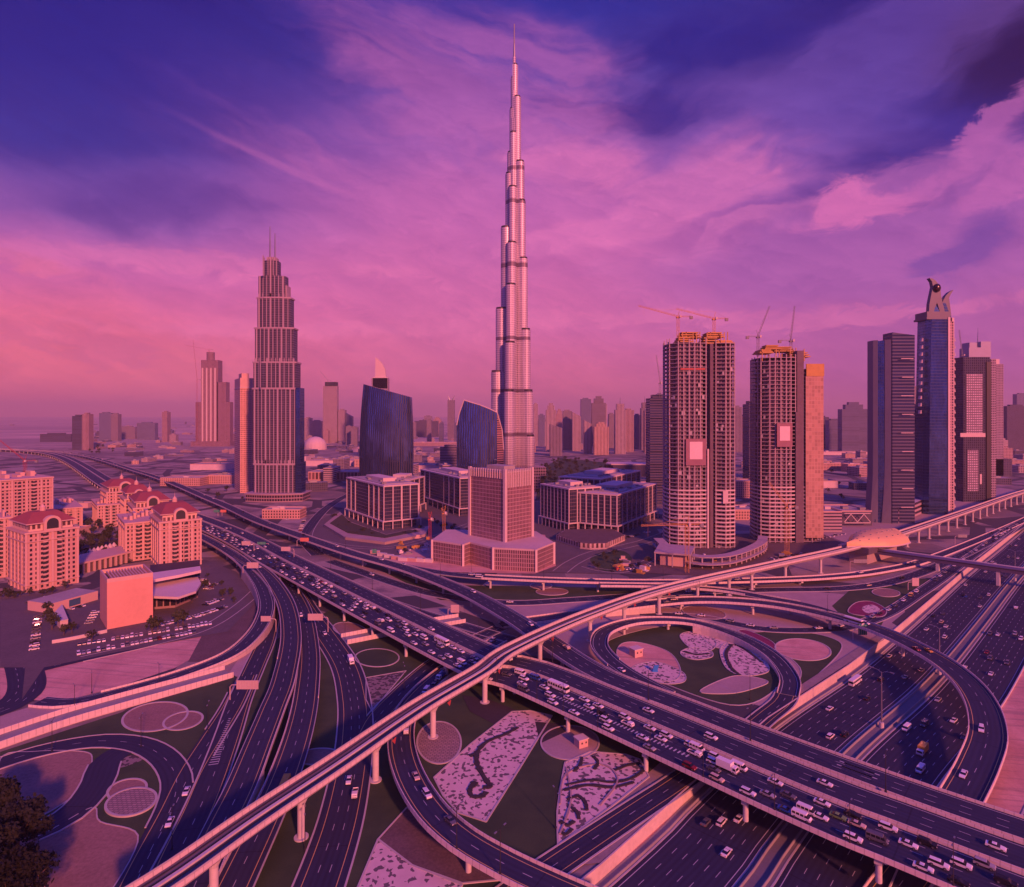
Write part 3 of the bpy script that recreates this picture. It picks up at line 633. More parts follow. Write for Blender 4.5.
road('k', [(110, 500, 8), (160, 519, 8), (200, 536, 8), (235, 556, 8), (256, 578, 7.6), (266, 600, 6.6), (264, 618, 5.4), (252, 637, 3.6), (228, 656, 2), (180, 675, .8), (120, 692, .3), (70, 703, .15), (38, 702, .15)], 10, True,
     'outermost curved ramp beside the car park, bending round to the sandy plot', lanes=2, piers=34, skirts=[(.66, .97)], shoulder=1.4, pier_w=5, par=(True, (0, .97)), dz=.14, pier_f=(0, .75))
road('m', [(272, 612, .1), (266, 640, .1), (254, 668, .1), (240, 700, .1), (228, 736, .1), (211, 782, .1), (190, 830, .1), (160, 890, .1), (150, 915, .1)], 10, lanes=2, paint='Y', dz=.13, par=(True, True))
road('m1', [(246, 676, .1), (232, 706, .1), (212, 738, .1), (191, 772, .1), (172, 812, .1), (148, 858, .1), (128, 900, .1)], 9.5, lanes=2, paint='Y', dz=.145, par=((0, .52), (.12, .38)), asph=None)
road('n', [(-20, 770, .1), (33, 753, .1), (75, 744, .1), (108, 741, .1), (140, 745, .1), (163, 757, .1), (176, 777, .1), (174, 800, .1), (158, 836, .1), (130, 890, .1)], 9.5, lanes=2, dz=.155, par=((0, .70), (0, .85)), edge=False)
road('n2', [(125, 749, .1), (106, 762, .1), (98, 782, .1), (84, 802, .1), (62, 820, .1), (34, 833, .1)], 10.5, lanes=1, dz=.165, edge=False, par=((.15, 1), (.15, 1)))
road('l', [(-30, 752, .4), (60, 721, .5), (120, 703.5, .5), (180, 687, .3), (229, 673.5, .1)], 12, True, 'straight walled underpass approach with bright edge walls, beside the two gravel ovals', 'underpass', lanes=1, name='underpass_ramp',
     skirts=[(0, 1)], parh=2.2, dz=.3, edge=False, asph=M_CONCD)
road('l2', [(344, 641, .1), (380, 634, .1), (420, 627, .1), (462, 620, .1)], 12, True, 'short walled underpass mouth below the main flyover, behind the small lawn oval', 'underpass', lanes=1, name='underpass_ramp', skirts=[(0, 1)], parh=2.2, dz=.3, edge=False, asph=M_CONCD)
road('x1', [(330, 561, .1), (400, 585, .1), (450, 597, .1), (512, 603, .1), (572, 600, .1), (632, 596, .1), (700, 592, .1), (768, 590, .1), (850, 588, .1), (905, 578, .1), (960, 556, .1), (1024, 524, .1)], 11, lanes=3, dz=.13)
road('x3', [(256, 545, .1), (330, 580, .1), (400, 606, .1), (470, 628, .1), (512, 640, .1)], 10, lanes=2, dz=.125)
road('w', [(640, 614, .1), (700, 617, .1), (735, 624, .1), (768, 629.5, .1), (818, 630, .1), (853, 626, .1), (888, 613, .1), (918, 594, .1), (943, 577, .1), (980, 550, .1), (1024, 520, .1), (1100, 478, .1)], 9, lanes=2, dz=.14)
road('rl', [(8, 600, .1), (12, 640, .1), (24, 668, .1), (26, 690, .1), (8, 706, .1), (-20, 716, .1)], 15, lanes=4, dz=.13, edge=False, par=(False, False))
road('rl2', [(30, 672, .1), (70, 662, .1), (150, 644, .1), (205, 628, .1), (240, 606, .1), (262, 586, .1)], 8, lanes=2, dz=.11, edge=False, par=((.1, 1), (.1, 1)))
road('o', [(318, 555, .1), (306, 540, .1), (312, 524, .1), (328, 507, .1), (350, 494, .1), (372, 486, .1)], 12, lanes=3, dz=.12, edge=False)
road('o2', [(318, 540, .1), (345, 546, .1), (385, 548, .1), (425, 540, .1), (470, 524, .1)], 8, lanes=2, dz=.11, edge=False)
road('o3', [(560, 572, .1), (574, 562, .1), (595, 553, .1), (627, 546, .1), (655, 538, .1), (700, 520, .1)], 12, lanes=3, dz=.12, edge=False)
road('o4', [(585, 566, .1), (600, 570, .1), (625, 571, .1), (650, 560, .1)], 7, lanes=1, dz=.13, edge=False)
# the sunken highway
CR_ = Road([Vector((q.x, q.y, ZL)) for q in CUT[:-1]] + [CUT[-2] + cdir * 500 + Vector((0, 0, ZL)), CUT[-2] + cdir * 1800 + Vector((0, 0, ZL))], 10)
road('szr_a', CR_, 24, lanes=6, ofs=16, dz=.10, shoulder=1.4, par=(True, True), edge=True)
road('szr_b', CR_, 24, lanes=6, ofs=48.5, dz=.10, shoulder=1.4, par=(True, True), edge=True)
mb = CR_.strip(.3, 3.9, .12); tag(mb.build('verge', M_CONCD), kind='structure')
mb = CR_.strip(28.2, 36.2, .14); md = tag(mb.build('median', mat('median_paving', (.16, .15, .16), .9, var=.2)), kind='structure')
for off in (30.0, 34.6):
    mb = MB(); CR_.sweep(mb, [(off - .3, 0), (off - .12, .95), (off + .12, .95), (off + .3, 0)][::-1]); mb.build('crash_barrier', M_CONCD, md)
mb = MB(); CR_.sweep(mb, [(2.6, 0), (2.75, .9), (3.0, .9), (3.15, 0)][::-1])
bar = mb.build('crash_barrier', M_CONCD); tag(bar, 'low concrete crash barrier at the foot of the retaining wall', 'barrier')
mb = CR_.strip(61.2, 84, .05); tag(mb.build('verge', M_SAND), kind='structure')
road('serv', CR_, 11, lanes=2, ofs=90, dz=.12, paint='Y')
for f0, f1, off in ((.0, 1, 60.9),):
    mb = MB(); CR_.sweep(mb, [(off, 0), (off, .9), (off + .4, .9), (off + .4, 0)][::-1], f0, f1); tag(mb.build('low_wall', M_CONC2), 'low pale wall between the outer highway lanes and the sandy plot', 'wall')

# chevrons and end wall
def chev(a, b_, wid0, wid1, n, z):
    mb = MB()
    for i in range(n):
        k = (i + .5) / n; c_ = a.lerp(b_, k); t2 = (b_ - a).normalized(); nn = Vector((t2.y, -t2.x, 0)); ww = wid0 + (wid1 - wid0) * k
        e = t2 * .25; u_ = nn * ww / 2; mb.poly([c_ + u_ - e + Vector((0, 0, z)), c_ + u_ + e + Vector((0, 0, z)), c_ - u_ + e + Vector((0, 0, z)), c_ - u_ - e + Vector((0, 0, z))])
    return tag(mb.build('road_marking', M_WHITE), kind='structure')
chev(P(230, 718, .1), P(213, 766, .1), .8, 3.4, 22, .19)
q0, _ = NE.at(NE.L * .0, -9); 
# cross-hatched lane line on the crowded deck
import bisect
def near_px(road_, off, px):
    return min((abs(512 + F * q.x / max(1, q.y) - px), d) for d in range(0, int(road_.L), 2) for q in (road_.at(d, off)[0],) if q.y > 5)[1]
mb = MB(); d0, d1 = near_px(NE, -9.3, 545), near_px(NE, -9.3, 690); d = d0
while d < d1:
    q, t2 = NE.at(d, -9.3, .19); nn = Vector((t2.y, -t2.x, 0)) * 1.0; e = t2 * .3; mb.poly([q + nn - e, q + nn + e, q - nn + e, q - nn - e]); d += 1.7
tag(mb.build('road_marking', M_WHITE), kind='structure')
mb = MB(); d0, d1 = near_px(rB, 0, 826), near_px(rB, 0, 846)
for i in range(6):
    q, t2 = rB.at((d0 + d1) / 2 + i * 1.5, -1, .26); n_ = Vector((t2.y, -t2.x, 0)); 
    for s in range(2):
        o = q + n_ * (s * 3 - 2); mb.poly([o + t2 * 5 + n_ * .25, o + t2 * 5 - n_ * .25, o - t2 * 0 - n_ * .25, o + n_ * .25])
tag(mb.build('road_marking', M_WHITE), kind='structure')

# ------------------------------------------------------------------ rail viaduct
VP = [(110, 918, 15), (180, 873, 15), (256, 819, 15), (340, 763, 15), (420, 708, 15), (481, 672, 15), (512, 650, 15), (587, 616, 15), (667, 589, 15), (768, 566, 15), (833, 552, 15), (868, 543, 15), (906, 532, 15), (968, 511, 15), (1024, 492, 15), (1080, 478, 15), (1200, 455, 15)]
VR = Road([P(*q) for q in VP], 5)
mid = VR.p[len(VR.p) // 3]; vb = Vector((mid.x, mid.y, 0))
vi = root('rail_viaduct', 'long pale elevated rail viaduct crossing over every road on round columns', 'viaduct', vb)
mb = MB(); VR.sweep(mb, [(-4.9, 1.3), (-4.9, .1), (-2.6, -2.1), (2.6, -2.1), (4.9, .1), (4.9, 1.3), (4.45, 1.3), (4.35, .2), (-4.35, .2), (-4.45, 1.3)]); mb.build('trough', M_PARA, vi, off=vb)
mb = VR.strip(-4.3, 4.3, .24); mb.build('track_bed', mat('track_bed', (.16, .13, .13), .9, var=.2), vi, off=vb)
for off in (-3.0, -1.35, 1.35, 3.0):
    mb = MB(); VR.sweep(mb, [(off - .12, .25), (off - .12, .5), (off + .12, .5), (off + .12, .25)][::-1]); mb.build('rail', M_DARK, vi, off=vb)
mb = MB(); VR.sweep(mb, [(-.5, .25), (-.5, .75), (.5, .75), (.5, .25)][::-1]); mb.build('walkway', M_CONC2, vi, off=vb)
for off in (-4.65, 4.65):
    mb = MB(); VR.sweep(mb, [(off - .12, 1.3), (off - .12, 1.75), (off + .12, 1.75), (off + .12, 1.3)][::-1]); mb.build('side_rail', M_CONC, vi, off=vb)
dv = []
for px in (215, 303, 378, 434.5, 486, 541, 591, 626, 661, 698, 731, 752, 787, 822):
    dv.append(min((abs(512 + F * q.x / q.y - px), d) for d in range(0, int(VR.L), 2) for q in (VR.at(d, 1)[0],))[1])
ds = dv[-1] + 105
while ds < VR.L: dv.append(ds); ds += 32
for d in dv:
    q, t2 = VR.at(d, 0); mb = MB(); an = math.atan2(t2.y, t2.x)
    mb.cyl(q.x, q.y, 1.15, 0, 10.4, 20); mb.prism([(q.x + 1.15 * math.cos(i * math.pi / 8), q.y + 1.15 * math.sin(i * math.pi / 8)) for i in range(16)], 10.4, 12.95, top=[(q.x + (2.7 * t2.y * math.cos(i * math.pi / 8) + 1.2 * t2.x * math.sin(i * math.pi / 8)), q.y + (-2.7 * t2.x * math.cos(i * math.pi / 8) + 1.2 * t2.y * math.sin(i * math.pi / 8))) for i in range(16)])
    mb.cyl(q.x, q.y, 2.2, 0, .35, 20); mb.build('pier', M_CONC2, vi, off=vb)
    if 60 < d < dv[9]:
        q, t2 = VR.at(d + 4, 4.6); mb = MB(); nn = Vector((t2.y, -t2.x, 0))
        c_ = q + nn * .6 + Vector((0, 0, -.3)); mb.tube(c_ + Vector((0, 0, -1.1)) - nn * .1, c_ + Vector((0, 0, -1.1)) + nn * .1, 1.35, 1.35, 3)
        mb.build('warning_triangle', M_RUST, vi, off=vb)
# ------------------------------------------------------------------ buildings
M_CREAM = facade('cream_wall_small_windows', (.54, .33, .27), (.05, .035, .05), 3.4, 3.5, .55, .42, gmetal=.2)
M_CREAMP = mat('cream_render', (.60, .40, .33), .8, var=.1, grime=.08)
M_TILE = mat('red_roof_tiles', (.32, .08, .07), .8, var=.15, scale=.2, grime=.25)
M_OFFG = curtain('office_dark_glass', (.06, .065, .12), (.16, .12, .14), 2.4, 4.0, .06, .16, .15, .5)
M_BRONZE = curtain('bronze_glass', (.26, .15, .17), (.42, .28, .27), 1.9, 3.5, .30, .16, .2, .55, var=.4)
M_PANEL = mat('pale_stone_cladding', (.60, .50, .46), .7, var=.1, scale=.2, grime=.1)
M_BLUE = curtain('blue_glass', (.10, .19, .42), (.02, .022, .05), 3.6, 60, .42, .004, .08, .85, wave=.25, var=.45)
M_BLUE2 = curtain('deep_blue_glass', (.06, .14, .34), (.015, .03, .09), 1.8, 4.0, .14, .12, .1, .85, var=.4)
def px_root(name, label, cat, px, py, z=0.0, group=None, rot=0.0):
    q = P(px, py, z); return root(name, label, cat, q, rot, group), q
def fp(pts, o, z=0.0): return [tuple((P(x, y, z) - o)[:2]) for x, y in pts]
def quadplan(L, N, Rr, z=0.0):             # three visible ground corners of a rectangular block -> its plan
    l, n, r = P(*L, z), P(*N, z), P(*Rr, z); e1, e2 = l - n, r - n
    if e1.length >= e2.length: u = e1.normalized(); v = Vector((-u.y, u.x, 0)); v = v if v.dot(e2) > 0 else -v
    else: v = e2.normalized(); u = Vector((-v.y, v.x, 0)); u = u if u.dot(e1) > 0 else -u
    return n, u, v, max(4, e1.dot(u)), max(4, e2.dot(v)), math.atan2(u.y, u.x)
def inset(pts, d):
    cx = sum(p[0] for p in pts) / len(pts); cy = sum(p[1] for p in pts) / len(pts); r_ = max(math.hypot(p[0] - cx, p[1] - cy) for p in pts)
    k = 1 - d / r_; return [(cx + (p[0] - cx) * k, cy + (p[1] - cy) * k) for p in pts]

# --- bronze glass block on its podium
n_ = P(536, 572.5); bt_ = root('office_building', 'square bronze-glass block with pale corner fins on a low angular podium, beside the flyovers', 'office building', n_)
pod = fp([(432, 561), (463, 566.5), (470, 563.5), (493, 570), (536, 572.5), (554, 564), (536, 551), (446, 549)], n_)
mb = MB(); mb.prism(pod, 0, 17.5); mb.build('podium', M_BRONZE, bt_)
mb = MB(); mb.prism(pod, 17.5, 19); mb.build('podium_roof', mat('podium_roof_slab', (.55, .44, .40), .8, var=.15, scale=.05), bt_)
for x, y in ((432, 561), (463, 566.5), (493, 570), (536, 572.5), (554, 564)):
    q = P(x, y) - n_; mb = MB(); mb.obox(q.x, q.y, 1.8, 1.8, 0, 19.05, .3); mb.build('corner_fin', M_PANEL, bt_)
n, u, v, a, b_, an = quadplan((470, 535), (505, 542), (541, 538), 19)
n -= n_; cc = lambda s, t_: (n.x + u.x * s + v.x * t_, n.y + u.y * s + v.y * t_)
pl = [cc(0, 0), cc(a, 0), cc(a, b_), cc(0, b_)]
mb = MB(); mb.prism(pl, 19, 79); mb.build('glass_wall', M_BRONZE, bt_)
mb = MB(); mb.prism([cc(-.4, -.4), cc(a + .4, -.4), cc(a + .4, b_ + .4), cc(-.4, b_ + .4)], 79, 80.2); mb.build('roof', M_ROOF, bt_)
for s_, t_ in ((0, 0), (a, 0), (0, b_), (a, b_)):
    q = cc(s_, t_); mb = MB(); mb.obox(q[0], q[1], 2.6, 2.6, 18.9, 82.5, an); mb.build('corner_fin', M_PANEL, bt_)
for k in range(14):
    q = cc(-.5, 3 + k * (b_ - 6) / 13); mb = MB(); mb.obox(q[0], q[1], .9, .9, 66, 82, an); mb.build('roof_screen_fin', M_PANEL, bt_)
for k in range(14):
    q = cc(3 + k * (a - 6) / 13, -.5); mb = MB(); mb.obox(q[0], q[1], .9, .9, 74, 82, an); mb.build('roof_screen_fin', M_PANEL, bt_)
mb = MB(); q = cc(a / 2, b_ / 2); mb.obox(q[0], q[1], a * .5, b_ * .4, 80.2, 84, an); mb.build('plant_room', M_ROOF, bt_)
mb = MB(); mb.prism(inset(pl, 1.2), 80.2, 80.8); mb.build('roof_deck', M_CONCD, bt_)

# --- dark glass office blocks with pale bays over a colonnade
def office(L, N, Rr, top, label, nL=9, nR=5, podium=9.0, light='alt', grp='office blocks with pale bays and colonnades'):
    n, u, v, a, b_, an = quadplan(L, N, Rr); hh = ZT(top, n.y); rt = root('office_block', label, 'office block', n, 0, grp)
    C = lambda s, t_: (u.x * s + v.x * t_, u.y * s + v.y * t_)
    mb = MB(); mb.prism([C(2, 2), C(a - 2, 2), C(a - 2, b_ - 2), C(2, b_ - 2)], 0, podium); mb.build('ground_floor', M_OFFG, rt)
    mb = MB(); mb.prism([C(0, 0), C(a, 0), C(a, b_), C(0, b_)], podium + .8, hh); mb.build('glass_wall', M_OFFG, rt)
    mb = MB(); mb.prism([C(-2.5, -2.5), C(a + 2.5, -2.5), C(a + 2.5, b_ + 2.5), C(-2.5, b_ + 2.5)], podium, podium + 1.2); mb.build('canopy', M_PANEL, rt)
    for i in range(nL + 1):
        q = C(-2 + i * (a + 4) / nL, -2); mb = MB(); mb.obox(q[0], q[1], 1, 1, 0, podium - .002, an); mb.build('column', M_PANEL, rt)
    for i in range(1, nR + 1):
        q = C(-2, -2 + i * (b_ + 4) / nR); mb = MB(); mb.obox(q[0], q[1], 1, 1, 0, podium - .002, an); mb.build('column', M_PANEL, rt)
    for i in range(nL + 1):
        if light == 'alt' and i % 5 in (1, 2) and i != nL: w_ = 2.4
        elif light == 'alt' and i not in (0, nL) and i % 5 != 3: continue
        else: w_ = 1.1
        q = C(i * a / nL, -.25); mb = MB(); mb.obox(q[0], q[1], w_ if i else 1.2, .9, podium + 1.2, hh + .3, an); mb.build('pilaster', M_PANEL, rt)
    for i in range(1, nR + 1):
        q = C(-.25, i * b_ / nR); mb = MB(); mb.obox(q[0], q[1], .9, 1.1 if i % 2 else 1.8, podium + 1.2, hh + .3, an); mb.build('pilaster', M_PANEL, rt)
    mb = MB(); mb.prism([C(-.9, -.9), C(a + .9, -.9), C(a + .9, b_ + .9), C(-.9, b_ + .9)], hh, hh + 1.6); mb.build('cornice', M_PANEL, rt)
    mb = MB(); q = C(a * .5, b_ * .5); mb.obox(q[0], q[1], a * .86, b_ * .82, hh + 1.6, hh + 2.4, an); mb.build('roof', M_ROOF, rt)
    mb = MB(); mb.obox(q[0], q[1], a * .45, b_ * .4, hh + 2.4, hh + 6.5, an); mb.build('plant_room', M_PANEL, rt)
    for k in range(14):
        q = C(a * random.uniform(.1, .9), b_ * random.uniform(.1, .9)); mb = MB(); mb.obox(q[0], q[1], random.uniform(2, 6), random.uniform(2, 4), hh + 2.3, hh + 4.2, an); mb.build('air_handler', M_CONCD, rt)
    return rt
office((347, 516), (384, 530), (412, 524), 487, 'dark office block with four pale window bays, standing alone below the glass sail tower', 8, 4)
office((388, 512), (409, 516), (424, 510), 481, 'dark wing of office block tucked behind the four-bay one, almost hidden', 4, 3)
office((421, 502), (460, 516), (480, 508), 479, 'dark office block with pale bays half hidden by the bronze-glass block', 8, 4)
office((541, 524), (569, 532), (583, 524), 490, 'dark striped office block just beyond the bronze-glass block, on the park side', 8, 4, light='even')
office((585, 524), (617, 535), (656, 518), 496, 'wide dark striped office block with pale pilasters, nearest to the unfinished towers', 8, 9, light='even')
office((573, 512), (600, 520), (640, 506), 480, 'rear striped office block showing only its top floors behind the other two', 7, 8, light='even')
# walled garden podium
q = P(590, 548); gp = root('garden_terrace', 'curved pale walled terrace with arches in front of the striped office blocks', 'terrace', q)
pl = fp([(556, 541), (580, 549), (590, 550), (606, 549.5), (625, 541), (612, 534), (566, 535)], q)
mb = MB(); mb.prism(pl, 0, 6); mb.build('wall', facade('arched_wall', (.55, .42, .36), (.16, .10, .10), 4.5, 7, .5, .25, gmetal=0), gp)
mb = MB(); mb.prism(inset(pl, 1.5), 6, 6.3); mb.build('paving', M_EARTH, gp)
q = P(380, 545); gp = root('garden_terrace', 'stepped planted terrace round the foot of the stand-alone four-bay office block', 'terrace', q)
mb = MB(); mb.prism(fp([(324, 527), (345, 540), (385, 545), (425, 537), (430, 528), (412, 532), (386, 537), (350, 524), (340, 514)], q), 0, 3); mb.build('planter_wall', M_PAVE, gp)
mb = MB(); mb.prism(fp([(330, 526), (348, 536), (385, 541), (420, 534), (410, 533), (386, 538), (350, 525), (342, 517)], q), 3, 3.6); mb.build('hedge', mat('clipped_hedge', (.05, .055, .03), .95, grime=.6), gp)

# --- glass sail tower
def sail(base, label, ptsB, y0, topf, mt, side=None, group=None):
    q = P(*base); rt = root('glass_tower', label, 'skyscraper', q, 0, group); return rt, q
q = P(386, 495); Y = q.y; sc_ = Y / F
rt = root('glass_tower', 'blue glass tower with a slanting straight top and gently bulging sides, ribbed top to bottom', 'skyscraper', q)
wl = lambda px: (px - 386) * sc_
rings = []
for k in range(13):
    f = k / 12; bul = math.sin(f * math.pi) * 2.0
    xl, xr = wl(359.5 + 3.5 * f * f) - bul, wl(410.5 - 0.5 * f * f) + bul
    rx = [(xl + (xr - xl) * j / 14, 3 - 11 * math.sin(math.pi * j / 14) ** .8) for j in range(15)] + [(xr + 1, 14), (xr - 6, 26), (xl + 8, 26), (xl, 14)]
    ztop = lambda x: ZT(384, Y) + (ZT(397, Y) - ZT(384, Y)) * (x - wl(363)) / (wl(410) - wl(363))
    rings.append([Vector((x, y, f * ztop(x))) for x, y in rx])
mb = MB(); mb.loft(rings, 0, True, True); mb.build('glass_wall', M_BLUE, rt)
mb = MB(); mb.obox(wl(385), 14, wl(412) - wl(358), 44, 0, 5, 0); mb.build('plinth', M_DARK, rt)
# --- leaning leaf tower
q = P(480, 498); Y = q.y; sc_ = Y / F; wl = lambda px: (px - 480) * sc_
rt = root('glass_tower', 'smaller curved blue glass tower with a sliced sloping top and a striped flank', 'skyscraper', q)
def zt2(px): 
    ks = [(456, 428), (459, 414), (464, 400), (470, 402), (480, 405), (490, 409), (498, 413), (502, 430), (503, 450)]
    for (a0, b0), (a1, b1) in zip(ks, ks[1:]):
        if a0 <= px <= a1: return ZT(b0 + (b1 - b0) * (px - a0) / (a1 - a0), Y)
    return ZT(ks[0][1] if px < 456 else ks[-1][1], Y)
N_ = 22
fr = [456.6 + (497 - 456.6) * i / N_ for i in range(N_ + 1)]
mb = MB(); dep = lambda px: -9 * math.sin((px - 456) / 42 * math.pi)
for a0, a1 in zip(fr, fr[1:]):
    u0, u1 = wl(a0), wl(a1)
    mb.poly([(u0, dep(a0), 0), (u1, dep(a1), 0), (u1, dep(a1) * .4, zt2(a1)), (u0, dep(a0) * .4, zt2(a0))], [(u0, 0), (u1, 0), (u1, zt2(a1)), (u0, zt2(a0))])
    mb.poly([(u0, dep(a0) * .4, zt2(a0)), (u1, dep(a1) * .4, zt2(a1)), (u1, 30, zt2(a1) - 1), (u0, 30, zt2(a0) - 1)], [(u0, 0), (u1, 0), (u1, 30), (u0, 30)])
    mb.poly([(u1, 30, 0), (u0, 30, 0), (u0, 30, zt2(a0) - 1), (u1, 30, zt2(a1) - 1)])
mb.poly([(wl(456.6), 30, 0), (wl(456.6), 0, 0), (wl(456.6), 0, zt2(456.6)), (wl(456.6), 30, zt2(456.6) - 1)], [(30, 0), (0, 0), (0, zt2(457)), (30, zt2(457))])
mb.build('glass_wall', curtain('blue_glass_swept', (.11, .20, .44), (.02, .022, .05), 3.8, 60, .42, .004, .08, .85, wave=.5, var=.45), rt)
mb = MB(); px0 = 497
fr = [497 + (503.5 - 497) * i / 6 for i in range(7)]
for a0, a1 in zip(fr, fr[1:]):
    u0, u1 = wl(a0), wl(a1); y0, y1 = (a0 - 497) * 1.6, (a1 - 497) * 1.6
    mb.poly([(u0, y0, 0), (u1, y1, 0), (u1, y1, zt2(a1)), (u0, y0, zt2(a0))], [(u0, 0), (u1, 0), (u1, zt2(a1)), (u0, zt2(a0))])
    mb.poly([(u0, y0, zt2(a0)), (u1, y1, zt2(a1)), (u1, 30, zt2(a1)), (u0, 30, zt2(a0))])
mb.poly([(u1, y1, 0), (u1, 30, 0), (u1, 30, zt2(a1)), (u1, y1, zt2(a1))])
mb.build('striped_flank', facade('striped_flank', (.42, .25, .22), (.14, .08, .10), 40, 3.6, 0, .4, gmetal=.3), rt)
mb = MB(); pts_ = [(wl(p_), dep(p_) * .4 - .4 if p_ <= 497 else (p_ - 497) * 1.6 - .4, zt2(p_)) for p_ in (456.6, 459, 464, 470, 480, 490, 497, 502, 503.5)]; mb.path(pts_, .9, 6); mb.build('roof_edge', M_PANEL, rt)

# --- the supertall: three wings stepping back in a spiral
m, t, b = newmat('silver_ribbed_cladding'); u, v, _ = uvs(t)
rib = t.m('FRACT', t.m('DIVIDE', u, 2.6)); fl = t.m('FRACT', t.m('DIVIDE', v, 3.9))
rm = t.m('LESS_THAN', rib, .42); fm = t.m('LESS_THAN', fl, .3)
bandv = None
for z0, z1 in ((93, 99), (170, 176), (262, 268), (391, 399), (505, 512), (565, 572)):
    bb = t.m('MULTIPLY', t.m('GREATER_THAN', v, z0), t.m('LESS_THAN', v, z1)); bandv = bb if bandv is None else t.m('MAXIMUM', bandv, bb)
n = t.noise(t.comb(t.m('MULTIPLY', u, .2), t.m('MULTIPLY', v, .012)), 1.0, 4)
base = t.mix(t.m('MAXIMUM', rm, t.m('MULTIPLY', fm, .6)), (.17, .15, .21), (.80, .72, .76))
k = t.m('ADD', .62, t.m('MULTIPLY', n, .7)); base = t.mix(1.0, base, t.comb(k, k, k), 'MULTIPLY')
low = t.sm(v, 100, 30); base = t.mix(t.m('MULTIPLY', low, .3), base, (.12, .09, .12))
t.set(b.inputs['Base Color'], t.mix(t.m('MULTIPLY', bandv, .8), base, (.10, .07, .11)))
b.inputs['Metallic'].default_value = .25; b.inputs['Roughness'].default_value = .42; M_SILVER = m
YB = 1110.0; bx = XA(514.3, YB)
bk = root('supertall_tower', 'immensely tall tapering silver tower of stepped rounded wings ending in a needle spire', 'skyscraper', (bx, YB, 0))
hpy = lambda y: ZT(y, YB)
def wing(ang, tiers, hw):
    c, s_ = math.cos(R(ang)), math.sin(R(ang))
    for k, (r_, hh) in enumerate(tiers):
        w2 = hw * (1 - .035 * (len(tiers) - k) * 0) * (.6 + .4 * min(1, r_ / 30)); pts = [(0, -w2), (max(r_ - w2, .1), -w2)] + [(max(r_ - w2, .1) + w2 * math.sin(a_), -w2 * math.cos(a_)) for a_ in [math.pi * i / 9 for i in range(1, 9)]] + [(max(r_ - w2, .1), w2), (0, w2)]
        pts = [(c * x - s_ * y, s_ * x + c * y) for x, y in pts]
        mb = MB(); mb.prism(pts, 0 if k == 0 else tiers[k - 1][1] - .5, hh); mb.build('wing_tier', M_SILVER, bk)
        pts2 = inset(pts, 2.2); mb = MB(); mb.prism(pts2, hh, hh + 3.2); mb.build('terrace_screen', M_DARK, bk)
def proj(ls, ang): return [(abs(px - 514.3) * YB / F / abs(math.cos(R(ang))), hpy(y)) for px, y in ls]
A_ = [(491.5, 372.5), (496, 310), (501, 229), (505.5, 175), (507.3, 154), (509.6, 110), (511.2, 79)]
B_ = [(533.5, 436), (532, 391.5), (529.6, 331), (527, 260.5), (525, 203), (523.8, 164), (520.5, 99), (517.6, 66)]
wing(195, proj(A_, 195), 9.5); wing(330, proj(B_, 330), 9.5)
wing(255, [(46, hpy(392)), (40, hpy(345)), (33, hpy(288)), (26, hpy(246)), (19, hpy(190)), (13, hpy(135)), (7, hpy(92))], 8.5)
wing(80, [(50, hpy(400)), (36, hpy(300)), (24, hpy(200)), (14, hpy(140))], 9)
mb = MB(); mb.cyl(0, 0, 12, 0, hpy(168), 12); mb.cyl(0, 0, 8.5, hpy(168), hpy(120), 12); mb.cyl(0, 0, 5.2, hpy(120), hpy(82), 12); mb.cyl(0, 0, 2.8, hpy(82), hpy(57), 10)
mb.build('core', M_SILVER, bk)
mb = MB(); mb.cyl(0, 0, 2.0, hpy(57), hpy(44), 8, r1=1.4); mb.cyl(0, 0, 1.3, hpy(44), hpy(24), 6, r1=1.0); mb.build('spire', M_STEEL, bk)
mb = MB(); mb.obox(-8, -38, 100, 44, 0, 26, .1); mb.obox(18, -30, 70, 40, 26, 40, .1); mb.build('podium', facade('podium_glass', (.30, .22, .24), (.07, .06, .10), 4, 5, .3, .3), bk)

